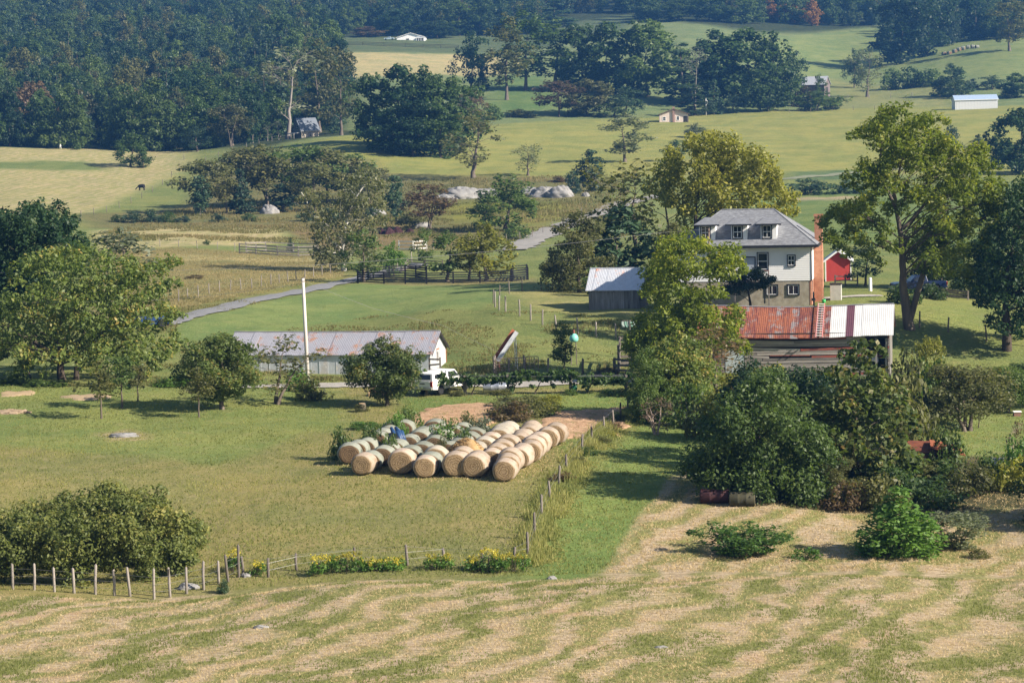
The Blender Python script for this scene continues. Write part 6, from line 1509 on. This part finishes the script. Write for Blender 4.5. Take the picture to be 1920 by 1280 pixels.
# ------------------------------------------------------------------ far bales, poles, cow
for i, (px, Y, s) in enumerate([(1770,1068,1.0),(1780,1066,1.0),(1790,1070,1.05),(1798,1074,1.1),(1806,1076,1.1),(1815,1078,1.1),(1824,1078,1.0),(1832,1075,.9)]):
    g = G(px, Y); cm, wm, rad = BALES['old', i % 3]; t = thing('round_bale', 'tiny far pale bale on the top right hill, %s from the left' % nth(i), 'hay bale', (g.x, g.y, g.z+rad*.9*s), R(20)+i*.2, 'far bales on the hill'); t.scale = (s*1.3, 1.3, s*1.3); ob('hay_core', cm, t); ob('net_wrap', wm, t)
def utility_pole(px, Y, top, label, mat, rad=.14, cross=False, box=False, lean=0):
    g = G(px, Y); h = P(px, top, Y).z - g.z; t = thing('utility_pole', label, 'pole', g); m = MB(); m.tube([(0,0,-.4),(lean*.5,0,h*.5),(lean,0,h)], [rad, rad*.9, rad*.72], 10); m.build('pole', mat, t, True)
    m = MB(); m.lathe([(h-.02, rad*.74), (h+.05, rad*.6)], 8, 'z'); c = m.build('pole_cap', DARKW, t); c.location.x = lean
    if cross: m = MB(); m.box(-1.0, 1.0, -.06, .06, h-.5, h-.38); m.build('crossarm', DARKW, t)
    if box: m = MB(); m.lathe([(h-2.1,.25),(h-2.05,.28),(h-1.2,.28),(h-1.15,.25)], 12, 'z'); c = m.build('transformer', plain('pale_grey_can', (.5,.5,.5), .5), t, True); c.location = (.38, -.1, 0)
    else: m = MB(); m.tube([(lean-.12,-.1,h-.25),(lean+.12,-.1,h-.25)], .03, 5); m.build('bracket', DARKW, t)
    return t, g, h
pl, pg, phh = utility_pole(578, 184, 521, 'tall bare white pole standing in front of the low shed', plain('bleached_pole', (.60,.57,.53), .9, .1, 0, .25, 1.2, (.42,.38,.34), .3, (3,3,.3)), .16, lean=-.12)
utility_pole(1324, 812, 183, 'white utility pole with a can beside the pink house', plain('bleached_pole_far', (.60,.58,.55), .9), .22, False, True)
utility_pole(1861, 905, 153, 'thin far pole behind the white metal shed', POSTP, .2, True)
utility_pole(113, 708, 257, 'tiny white post at the edge of the wood above the hay meadow', WHITE, .35)
utility_pole(1332, 214, 428, 'thin brown pole in front of the left dormer', plain('brown_pole', (.20,.15,.12), .9), .10)
def wire_span(label, pts, rad=.011):
    q = [P(a, b, c) for a, b, c in pts]; o = q[0]; m = MB(); L = []
    for a, b in zip(q[:-1], q[1:]):
        n = 12; sag = (b-a).length*.006
        for i in range(n): t = i/n; L.append(a.lerp(b, t) - Vector((0,0,sag*4*t*(1-t))) - o)
    L.append(q[-1]-o); m.tube(L, rad, 4, False); w_ = tag(m.build('power_line', WIRE), label, 'power line'); w_.location = o
wire_span('upper thin power line crossing left of the white pole towards the house', [(-120,511,186),(578,498,186),(1240,436,213),(1330,429,214)])
wire_span('lower thin power line crossing the left trees', [(-120,567,188),(330,561,188),(578,530,184)])
wire_span('slack wire running down from the white pole to the farm gates', [(577,530,184),(700,578,187),(830,610,189),(935,660,189)], .012)
wire_span('thin power line over the right lawn, upper one', [(1520,447,205),(1620,436,203),(1980,441,196)])
wire_span('thin power line over the right lawn, lower one', [(1540,470,205),(1680,470,203),(1980,474,196)])
g = G(266, 572); cow = thing('cow', 'tiny black cow grazing below the slanting fence', 'cow', g, R(160))
m = MB(); m.lathe([(-.85,.22),(-.75,.40),(-.3,.46),(.3,.44),(.7,.38),(.9,.24),(1.05,.17),(1.25,.15),(1.42,.17),(1.62,.12),(1.78,.09),(1.82,.05)], 14, 'x')
for i, v in enumerate(m.V):
    x, y, z = v; z += 1.05
    if x > .85: z -= (x-.85)*.85
    m.V[i] = (x, y*.8, z)
for x_, y_ in ((-.62,-.2),(-.62,.2),(.6,-.2),(.6,.2)): m.tube([(x_,y_,1.0),(x_+(.06 if x_ < 0 else 0),y_,.55),(x_-(.05 if x_ < 0 else 0),y_,.3),(x_,y_,-.05)], [.17,.10,.075,.085], 8)
m.tube([(-.86,0,1.25),(-.98,0,.9),(-.96,0,.55)], [.04,.03,.05], 6)
for s_ in (-1, 1): m.add([(1.40,s_*.10,.72),(1.36,s_*.30,.74),(1.44,s_*.28,.66),(1.46,s_*.10,.64)], [(0,1,2,3)])
m.build('body', plain('black_hide', (.014,.013,.013), .7), cow, True)

# ------------------------------------------------------------------ rusty wreck, drums and weeds at the right
g = G(1752, 142); wk = thing('rusty_wreck', 'collapsed rusty red metal machine cover in the brambles', 'rusty wreck', g, R(-12))
RUSTS = plain('flaking_rust', (.20,.07,.035), .85, .2, .1, .6, 2.5, (.12,.04,.028), .5)
zb = P(1752, 848, 142).z - g.z
m = MB(); m.slab([(-1.9,-.6,zb+.05),(1.2,-.7,zb+.12),(.9,.9,zb+.55),(-1.6,.9,zb+.62)], .05); m.build('roof_sheet', RUSTS, wk)
m = MB(); m.slab([(-.2,-.8,zb+.42),(1.9,-.5,zb-.1),(1.4,.9,zb+.35),(-.3,.6,zb+.72)], .05); m.build('bent_sheet', plain('orange_rust', (.25,.085,.04), .85, .2, .1, .5, 2, (.22,.07,.035)), wk)
m = MB(); m.box(-1.9, 1.3, -.55, .8, -.3, zb-.06); m.build('body', plain('rusty_body', (.13,.05,.04), .9), wk)
m = MB(); m.slab([(-3.6,-.4,zb-.25),(-1.95,-.5,zb-.1),(-1.95,.7,zb+.1),(-3.6,.7,zb-.05)], .04); m.build('grey_sheet', plain('old_grey_sheet', (.20,.17,.15), .8), wk)
g = G(1340, 128.6); barrel('metal_drum', 'faded dark red drum lying at the thicket foot', g, R(-6), .40, 1.55, plain('dark_red_drum', (.06,.022,.024), .7, .3, .1, .4, 2), cat='drum')
g = G(1392, 127.8); barrel('metal_drum', 'mouldy grey green drum lying beside the dark red drum', g, R(-9), .39, 1.4, plain('mouldy_drum', (.075,.07,.042), .85, .2, 0, .5, 2), cat='drum')
g = G(1868, 139); wd = barrel('metal_drum', 'speckled white drum with black end among brambles at the right', (g.x, g.y, P(1868, 868, 139).z - .28), R(10), .30, 1.0, plain('chipped_white_drum', (.70,.66,.62), .6, .3, 0, .5, 5, (.30,.26,.24)), cat='drum', ends=BLACKP)
g = G(1907, 166); bx_ = thing('bee_box', 'small brown box with white lid on the right lawn', 'box', g); m = MB(); m.box(-.25,.25,-.2,.2,-.1,.28); m.build('box', plain('brown_wood_box', (.22,.12,.09), .9), bx_); m = MB(); m.box(-.29,.29,-.24,.24,.282,.34); m.build('lid', WHITE, bx_)
mound('brush_pile', 'pile of dead grey brush left of the weathered board fence', 'brush pile', G(1138, 186.5), 1.4, .8, .9, plain('dead_brush', (.13,.11,.06), .95), 900, .6, 5)
mound('straw_pile', 'low heap of cut straw at the left edge of the lawn', 'straw heap', G(20, 168), 1.6, .8, .25, plain('grey_straw', (.36,.27,.18), .95), 500, .3, 6)

# ------------------------------------------------------------------ pickup trucks
def pickup(name, label, loc, rz, paint, cap=True, rust=None, s=1.0):
    t = thing(name, label, 'pickup truck', loc, rz); t.scale = (s, s, s); W2 = .93
    def arch(cx): return [(cx + .46*math.cos(a), .40 + .46*math.sin(a)) for a in np.linspace(math.pi, 0, 9)]
    poly = [(-2.65,.48)] + arch(-1.55) + arch(1.75) + [(2.6,.45),(2.68,.75),(2.62,.98),(2.35,1.06),(1.05,1.12),(-2.62,1.14),(-2.68,.9)]
    m = MB(); m.prism(poly, -W2, W2); m.build('body', paint, t, bevel=.035)
    def taper(poly_lo, poly_hi, wl, wh, nm, mt):
        m = MB(); n = len(poly_lo); V = [(x, -wl, z) for x, z in poly_lo] + [(x, -wh, z) for x, z in poly_hi] + [(x, wh, z) for x, z in poly_hi] + [(x, wl, z) for x, z in poly_lo]
        m.add(V, [(0,1,3,2),(2,3,5,4),(4,5,7,6),(0,2,4,6),(1,7,5,3),(0,6,7,1)]); return m.build(nm, mt, t, bevel=.04)
    taper([(-.75,1.13),(1.05,1.11)], [(-.6,1.72),(.45,1.72)], W2-.03, W2-.17, 'cab', paint)
    if cap: taper([(-2.62,1.142),(-.80,1.142)], [(-2.45,1.66),(-.82,1.70)], W2-.03, W2-.16, 'bed_cap', paint)
    gl = MB()
    for sg in (-1, 1):
        gl.add([(-.55,sg*(W2-.045),1.2),(.78,sg*(W2-.045),1.2),(.42,sg*(W2-.135),1.62),(-.48,sg*(W2-.135),1.62)], [(0,1,2,3)])
        if cap: gl.add([(-2.3,sg*(W2-.04),1.25),(-1.0,sg*(W2-.04),1.25),(-1.0,sg*(W2-.12),1.56),(-2.25,sg*(W2-.12),1.56)], [(0,1,2,3)])
    if cap: gl.add([(-2.625,-.7,1.22),(-2.625,.7,1.22),(-2.52,.62,1.56),(-2.52,-.62,1.56)], [(0,1,2,3)])
    gl.add([(1.03,-.78,1.17),(1.03,.78,1.17),(.53,.68,1.66),(.53,-.68,1.66)], [(0,1,2,3)])
    g_ = gl.build('window_glass', GLASS, t); md = g_.modifiers.new('solid', 'SOLIDIFY'); md.thickness = .02; md.offset = 0
    m = MB(); m.box(-2.80,-2.69,-.90,.90,.46,.62); m.build('rear_bumper', plain('dull_chrome', (.55,.53,.50), .35, .5, .6), t, bevel=.02)
    m = MB(); m.box(2.69,2.80,-.92,.92,.42,.60); m.build('front_bumper', plain('dull_chrome_front', (.55,.53,.50), .35, .5, .6), t, bevel=.02)
    m = MB(); m.box(-2.715,-2.682,-.68,.68,.66,1.10); m.build('tailgate', paint, t, bevel=.01)
    m = MB(); m.box(-2.73,-2.716,-.22,.22,.88,.95); m.build('tailgate_handle', DARKW, t)
    for sg in (-1, 1):
        m = MB(); m.box(-2.72,-2.60,sg*.80-.11,sg*.80+.11+.02*sg,.72,1.08); m.build('tail_light', plain('red_lens', (.30,.02,.018), .25, .5), t, bevel=.015)
        m = MB(); m.box(2.62,2.70,sg*.68-.16,sg*.68+.16,.72,.92); m.build('headlight', GLASS, t, bevel=.02)
        m = MB(); m.box(.05,.17,sg*(W2+.002),sg*(W2+.025),.98,1.02) if sg > 0 else m.box(.05,.17,-W2-.025,-W2-.002,.98,1.02); m.build('door_handle', DARKW, t)
        m = MB(); m.cbox((.75, sg*(W2+.09), 1.26), .06, .16, .20); m.build('mirror', DARKW, t, bevel=.02)
        for cx in (-1.55, 1.75):
            wl = thing_part('wheel', t, (cx, sg*.80, .36)); m = MB(); m.lathe([(-.11,.22),(-.12,.33),(-.08,.37),(.08,.37),(.12,.33),(.11,.22)], 22, 'y'); m.build('tyre', plain('tyre_rubber', (.02,.02,.02), .9), wl, True)
            m = MB(); m.lathe([(-.09,.06),(-.10,.12),(-.06,.21),(.06,.21),(.10,.12),(.09,.06)], 16, 'y'); m.build('rim', plain('steel_rim', (.35,.35,.36), .4, .5, .5), wl, True)
    return t
def thing_part(name, parent, loc):
    o = bpy.data.objects.new(name, None); COL.objects.link(o); o.parent = parent; o.location = loc; return o
WP = N('rusty_white_paint'); _c = WP.coord(); _sp = WP.n('SeparateXYZ'); WP.l(_c, _sp.inputs[0])
_wr = WP.math('MULTIPLY', WP.sm(WP.noise(_c, 5, 5, .7), .55, .68), WP.sm(_sp.outputs[2], .95, .5))
WP.surf(WP.mix(_wr, (.78,.77,.74), (.36,.17,.08)), .45, .4); WP = WP.m
g = G(836, 178.5); pickup('pickup_truck', 'old white pickup with camper cap and rusty wheel arches parked behind the vines', (g.x-.2, g.y, g.z), R(57), WP, True, s=1.02)
g = G(1722, 233); pickup('pickup_truck', 'dark blue pickup parked in shade behind the largest walnut', (g.x, g.y, g.z), R(186), plain('dark_blue_paint', (.012,.025,.075), .25, .6), False)
g = G(270, 226); pickup('pickup_truck', 'blue vehicle glimpsed on the road behind the left trees', (g.x, g.y, g.z), R(200), plain('blue_paint', (.02,.055,.17), .3, .5), False)
g = G(730, 1186); pickup('pickup_truck', 'tiny far vehicle parked beside the distant white house', (g.x, g.y, g.z), R(180), plain('pale_vehicle_paint', (.35,.45,.50), .35, .5), False)

# ------------------------------------------------------------------ grape arbour
ga, gb_ = G(752, 177), G(1185, 177); tr = thing('grape_arbour', 'long grape arbour with leafy vines on grey posts before the driveway', 'arbour', ga)
VX = [(752,702),(800,700),(872,702),(952,702),(1070,702),(1174,702)]
for i, (px, top) in enumerate(VX):
    g = G(px, 177); h = P(px, top, 177).z - g.z; m = MB(); m.tube([(0,0,-.4),(.02,0,h)], [.13,.11], 8); m.box(-.07,.07,-.55,.55,h-.12,h+.0); o = m.build('post', POSTW, tr); o.location = g - ga
for dy in (-.5, 0, .5):
    m = MB(); m.tube([tuple(P(px, top+2, 177) + Vector((0,dy,0)) - ga) for px, top in VX], .012, 4); m.build('wire', WIRE, tr)
r = np.random.default_rng(31); cl_ = []
for px in range(758, 1186, 6):
    for _ in range(2):
        q = P(px + r.uniform(-4, 4), 707 + r.uniform(-7, 9) - 3*math.sin(px/38.), 177) - ga; cl_.append((q.x, r.uniform(-.55, .55), q.z, r.uniform(.20, .42)))
for px, dn in ((955,735),(960,728),(1075,720),(800,722),(1000,724),(1040,722),(1100,726),(1180,722)):
    q = P(px, dn, 177) - ga; cl_.append((q.x, 0, q.z, .30))
ob('vine_leaves', leaf_mesh('vine_leaves', r, cl_, .17, 1.0, LM['dark'], sub=8, flat=.8, aspect=.9), tr)
for px in (884, 960, 1003, 1100):
    g = G(px, 177); q = P(px+12, 712, 177) - ga; m = MB(); limb_mb(r, m, g-ga, q, .06, .03, .2, 7); m.build('vine_stem', BARKD, tr)
for px, w_, top, mk in ((1160,60,738,'dark'),(1185,60,742,'mid'),(1072,26,742,'mid'),(858,26,735,'olive'),(942,44,735,'olive')):
    tree_at('weed1', mk, px, 176.3, top, w_, 'low weeds at the foot of the arbour near %s' % {1160:'its right end', 1185:'its last post', 1072:'the post with the reel', 858:'the white pickup', 942:'the silver tank'}[px], 'weeds', 'weeds')

# ------------------------------------------------------------------ goldenrod and fence line growth
GOLD = leaf_mat('goldenrod_flowers', (.24,.22,.03), (.42,.36,.04), (.52,.45,.06), .3)
def goldenrod(px, Y, wpx, hpx, label, seed):
    r = np.random.default_rng(seed); g = G(px, Y); w_ = wpx/S(Y)/2; h = hpx/S(Y); t = thing('goldenrod', label, 'goldenrod', g)
    n = int(60*w_+12); cl = [(r.uniform(-w_, w_), r.uniform(-.6, .6), h*r.uniform(.2, .62), .2) for _ in range(n)]
    ob('leaves', leaf_mesh('leaves', r, cl, .10, .35, LM['bright'], sub=4), t)['kind'] = 'stuff'
    cl = [(r.uniform(-w_, w_)*.95, r.uniform(-.6, .6), h*r.uniform(.72, 1.0), .13) for _ in range(int(n*.45))]
    ob('flowers', leaf_mesh('flowers', r, cl, .07, .35, GOLD, sub=4), t)['kind'] = 'stuff'
    m = MB()
    for _ in range(18): x_, y_ = r.uniform(-w_, w_), r.uniform(-.5, .5); m.tube([(x_, y_, -.1), (x_+.05*r.normal(), y_, h*.7)], .012, 4, False)
    m.build('stems', BARKD, t)
for i, (px, Y, w_, h_, l) in enumerate([(605,114.2,40,34,'leftmost yellow goldenrod clump on the fence line'),(650,114.4,60,36,'wide yellow goldenrod clump, second on the fence line'),(700,114.6,50,22,'low green goldenrod clump in mid fence line'),(740,114.6,36,20,'small green goldenrod clump left of a fence post'),(822,114.6,50,26,'yellow green goldenrod clump left of the gap'),(888,114.2,30,26,'small goldenrod clump by the leaning fence post'),(920,113.8,40,42,'tallest goldenrod clump near the fence corner'),(958,113.6,66,34,'bright yellow goldenrod clump at the fence corner'),(440,116.2,22,40,'thin goldenrod beside the leaning corner posts'),(485,115,22,20,'small goldenrod right of the corner posts')]): goldenrod(px, Y, w_, h_, l, 60+i)
row([('weed1','bronze',1052,135.5,918,46,'brown green bush on the fence line, nearest one','bush','bush'),('weed0','olive',1085,141,892,36,'olive weed clump on the fence line above the nearest bush','weeds','weeds'),('weed1','olive',1120,149,838,46,'wide olive weed clump on the mid fence line','weeds','weeds'),('weed1','bronze',1150,156,806,30,'reddish weed clump on the far fence line','weeds','weeds'),('weed0','mid',1102,144.5,868,40,'green weed clump on the fence line','weeds','weeds'),('weed1','olive',1168,161,790,34,'dry weed clump near the far end of the fence line','weeds','weeds'),('weed0','yellow',1135,152,826,34,'yellow green weed clump on the fence line','weeds','weeds'),
 ('weed0','brown',965,161,752,80,'tall red brown weeds at the front end of the garden strip','weeds','weeds'),('weed1','olive',1000,163.5,746,80,'tall dry weeds in front of the garden strip middle','weeds','weeds'),('weed0','olive',940,163.5,752,50,'olive weeds at the front left of the garden strip','weeds','weeds'),('weed0','yellow',1025,166,742,50,'pale grassy weeds at the front right of the garden strip','weeds','weeds'),
 ('weed0','olive',950,168,742,70,'tall brown weeds between the two garden beds, left part','weeds','weeds'),('weed1','olive',985,169,740,80,'tall dry weeds between the two garden beds','weeds','weeds'),('weed0','yellow',1035,171,738,44,'pale yellow weeds at the right end of the garden strip','weeds','weeds'),('weed1','olive',1010,170,742,60,'dry olive weeds in the garden strip','weeds','weeds'),('weed1','gray',960,166.5,752,60,'grey dry weeds at the front of the garden strip','weeds','weeds'),
 ('weed0','mid',640,145,800,50,'green weeds beside the leftmost bales','weeds','weeds'),('weed1','bright',690,158,792,60,'bright weeds behind the old bales','weeds','weeds'),('weed0','bright',400,188,722,60,'bright weeds at the left end of the low shed','weeds','weeds'),('weed0','mid',310,186,708,60,'green nettles under the left trees','weeds','weeds'),('weed1','bright',330,186,706,70,'bright nettles right of the left trees','weeds','weeds'),('weed0','mid',80,186,708,90,'green nettles at the foot of the left tree trunks','weeds','weeds'),('weed1','mid',20,187,710,90,'green nettles at the far left edge','weeds','weeds'),('weed0','bright',560,182,690,60,'tall bright weeds along the low shed wall','weeds','weeds'),('weed0','dark',1690,214,532,70,'dark shrub behind the trunk of the largest walnut','shrub','shrub'),('weed0','dark',1748,222,530,50,'dark green shrub right of the largest walnut trunk','shrub','shrub')])
# ------------------------------------------------------------------ grass, straw and weeds that nobody could count
GRASSM = leaf_mat('grass_blades', (.115,.140,.042), (.22,.235,.075), (.33,.30,.11), .35, .6, .15, 0)
STRAWM = leaf_mat('straw_stubble', (.27,.20,.09), (.48,.37,.21), (.62,.50,.33), .2, .8, .1, 0)
TAWNY = leaf_mat('tawny_grass', (.15,.125,.055), (.27,.22,.105), (.37,.30,.16), .25, .75, .1, 0)
WEEDM = leaf_mat('rank_weeds', (.075,.085,.030), (.15,.145,.055), (.25,.20,.10), .3, .7, .1, 0)
def blades(name, label, X, Y, h, w, mat, per=3, lean=.6, seed=1, tint=None):
    r = np.random.default_rng(seed); n = len(X); X = np.repeat(X, per); Y = np.repeat(Y, per); h = np.repeat(h, per)*r.uniform(.5, 1.2, n*per); w = np.repeat(np.broadcast_to(w, n), per)
    X = X + r.normal(size=n*per)*h*.35; Y = Y + r.normal(size=n*per)*h*.35; Z = terrain(X, Y)
    a = r.uniform(0, 2*math.pi, n*per); d = np.stack([np.cos(a)*w, np.sin(a)*w*.4, 0*a], 1); b = r.uniform(0, 2*math.pi, n*per); L = lean*h*r.uniform(.2, 1, n*per)
    c = np.stack([X, Y, Z-.03], 1); tip = c + np.stack([np.cos(b)*L, np.sin(b)*L, h+.03], 1)
    V = np.stack([c-d, c+d, tip], 1).reshape(-1, 3)
    T = np.clip((np.repeat(tint, per) if tint is not None else .5) + r.normal(size=n*per)*.18, 0, 1)
    o = ob(name, np_mesh(name, V, np.arange(len(V)).reshape(-1, 3), mat, False, {'tint': ('POINT','FLOAT', np.repeat(T, 3))})); return tag(o, label, kind='stuff')
gr = np.random.default_rng(99)
def scatter(n, y0, y1, xa=-.235, xb=.235, powr=2.0):
    u = gr.uniform(size=n); Y = 1/np.sqrt(1/y0**2 - u*(1/y0**2 - 1/y1**2)) if powr == 3 else np.exp(np.log(y0) + u*(np.log(y1)-np.log(y0))); X = gr.uniform(xa, xb, n)*Y; return X, Y
_pstrip = px_poly([(985,1085),(1060,960),(1195,800),(1310,790),(1300,880),(1205,955),(1120,1085)])
_phay = px_poly([(1115,1086),(1200,962),(1290,878),(1420,935),(1640,960),(1930,905),(1930,1080),(1500,1082)])
_pfence = px_poly([(1040,800),(1190,780),(1010,1062),(985,1062),(1060,890)])
_pgreen = px_poly([(320,640),(335,606),(500,567),(600,545),(680,532),(1000,530),(1000,545),(930,565),(900,580),(700,592),(560,612),(430,640)]); _ppad = px_poly([(930,545),(1100,545),(1230,560),(1230,596),(1120,590),(1000,582)]); _pyard = _ppad
_road = [gp(a, b) for a, b in ((300,612),(340,598),(420,578),(520,555),(610,536),(668,524),(720,512),(790,495))]
def droad(X, Y):
    d = np.full(len(X), 1e9)
    for a, b in zip(_road[:-1], _road[1:]):
        ex, ey = b.x-a.x, b.y-a.y; t = np.clip(((X-a.x)*ex+(Y-a.y)*ey)/(ex*ex+ey*ey), 0, 1); d = np.minimum(d, np.hypot(X-a.x-t*ex, Y-a.y-t*ey))
    return d
_ptawny = px_poly([(170,470),(330,464),(600,476),(650,500),(640,522),(350,585),(320,590),(150,600)])
# near hayfield
X, Y = scatter(60000, 76, 110.5); _s = .92*X - .40*Y + 7.5*fbm(X/6, Y/6, 13, 3); k = fbm(X/2.2, Y/3.4, 61, 4) + .10*np.sin(_s*2.5); sel = k > .55
blades('hay_stubble', 'cut straw stubble of the near hayfield', X[~sel][:38000], Y[~sel][:38000], np.full((~sel).sum(), .085)[:38000], .020, STRAWM, 2, 2.2, 3)
X, Y = X[sel], Y[sel]; m_ = min(len(X), 22000); blades('field_grass', 'green grass tufts left standing in the near hayfield', X[:m_], Y[:m_], .07 + .30*np.clip(k[sel][:m_]-.55, 0, .3), .022, GRASSM, 3, .7, 4, .35 + 0*X[:m_])
# bale meadow and lawns
X, Y = scatter(70000, 112, 190); dh = inpoly(_phay, X, Y); ds = inpoly(_pstrip, X, Y); k = fbm(X/3, Y/3, 71, 4)
sel = (dh < 0); Xa, Ya, ka = X[sel], Y[sel], k[sel]
blades('meadow_grass', 'short dry grass of the bale meadow and lawns', Xa, Ya, .06 + .16*ka**2 + .0*Xa, .038, GRASSM, 2, .8, 5, np.clip(.25 + .9*(fbm(Xa/6, Ya/6, 81, 3)-.2), 0, 1))
X, Y = X[~sel], Y[~sel]; blades('hay_stubble', 'cut straw lying in the strip beside the mown lane', X, Y, .10 + 0*X, .026, STRAWM, 3, 2.2, 6)
_fl = [G(a, b) for a, b in ((964,115.5),(989,116),(1002,120),(1016,124.5),(1031,129),(1048,133.5),(1062,138),(1092,145),(1110,149),(1133,154),(1150,158),(1164,161.5),(1178,164.5),(1190,167))]
_t = gr.uniform(0, len(_fl)-1.001, 16000); _i = _t.astype(int); _w = _t - _i; off = np.abs(gr.normal(size=16000))*.75*np.where(gr.uniform(size=16000) < .68, 1, -.8)
X = np.array([_fl[i].x for i in _i])*(1-_w) + np.array([_fl[i+1].x for i in _i])*_w + off; Y = np.array([_fl[i].y for i in _i])*(1-_w) + np.array([_fl[i+1].y for i in _i])*_w + gr.normal(size=16000)*.3
dfn = fbm(X/1.2, Y/2.2, 19, 3) > .43; X, Y, off = X[dfn], Y[dfn], off[dfn]
blades('rank_grass', 'rank tall grass along the overgrown fence', X, Y, (.10 + .45*np.exp(-(off/.8)**2))*gr.uniform(.5, 1.2, len(X)), .05, GRASSM, 3, .5, 7, .62 + .4*(fbm(X/3, Y/3, 91, 3)-.4)*2)
# loose straw shed round the bales
_b = list(bale_pos.values()); _j = gr.integers(0, len(_b), 6000); X = np.array([_b[j][0] for j in _j]) + gr.normal(size=6000)*1.0; Y = np.array([_b[j][1] for j in _j]) + gr.normal(size=6000)*1.1
blades('loose_straw', 'loose straw shed on the grass round the bales', X, Y, .10 + 0*X, .03, STRAWM, 2, 2.4, 12)
# rough pasture and scrub further off
X, Y = scatter(40000, 186, 262, -.16, .05); k = fbm(X/4, Y/5, 101, 4); sel = (k > .50) & (inpoly(_pgreen, X, Y) < 0) & (inpoly(_ppad, X, Y) < 0) & (np.abs(inpoly(_pyard, X, Y)) > 0); X, Y, k = X[sel], Y[sel], k[sel]
blades('rank_grass', 'tussocks of the rough pasture behind the low shed', X, Y, .10 + 1.0*np.clip(k-.50, 0, .3), .055, WEEDM, 2, .6, 8, .35 + .5*gr.uniform(size=len(X)))
X, Y = scatter(34000, 230, 400, -.17, -.05); sel = (droad(X, Y) > 3.5) & (inpoly(_ptawny, X, Y) > 0); X, Y = X[sel], Y[sel]
blades('rank_grass', 'tawny tall grass of the field above the road', X, Y, gr.uniform(.07, .24, len(X)), .05, TAWNY, 2, .6, 9, .35 + .9*(fbm(X/9, Y/12, 5, 3)-.25))
X, Y = scatter(30000, 395, 560, -.19, .05); pxs = 960 + FPX*X/Y; k = fbm(X/8, Y/10, 111, 4); sel = (k > .42) & (pxs > 150 + (Y-395)*1.6); X, Y, k = X[sel], Y[sel], k[sel]
blades('scrub_growth', 'brown scrub and tall weeds below the rocks', X, Y, .2 + 1.7*np.clip(k-.42, 0, .4), .09, WEEDM, 3, .6, 10, np.clip(.45 + 1.2*(fbm(X/16, Y/22, 15, 3)-.35), 0, 1))
# ------------------------------------------------------------------ the air: one closed box of pale haze round everything
hz = MB(); hz.box(-2200, 2200, -40, 2450, -12, 330)
hm = bpy.data.materials.new('haze_air'); hm.use_nodes = True; _t = hm.node_tree; _t.nodes.clear()
_v = _t.nodes.new('ShaderNodeVolumePrincipled'); _v.inputs['Density'].default_value = .00014
_v.inputs['Color'].default_value = (.14, .42, 1.0, 1); _v.inputs['Anisotropy'].default_value = .2
_o = _t.nodes.new('ShaderNodeOutputMaterial'); _t.links.new(_v.outputs[0], _o.inputs['Volume'])
tag(hz.build('haze', hm), 'pale blue haze lying over the valley', kind='stuff')
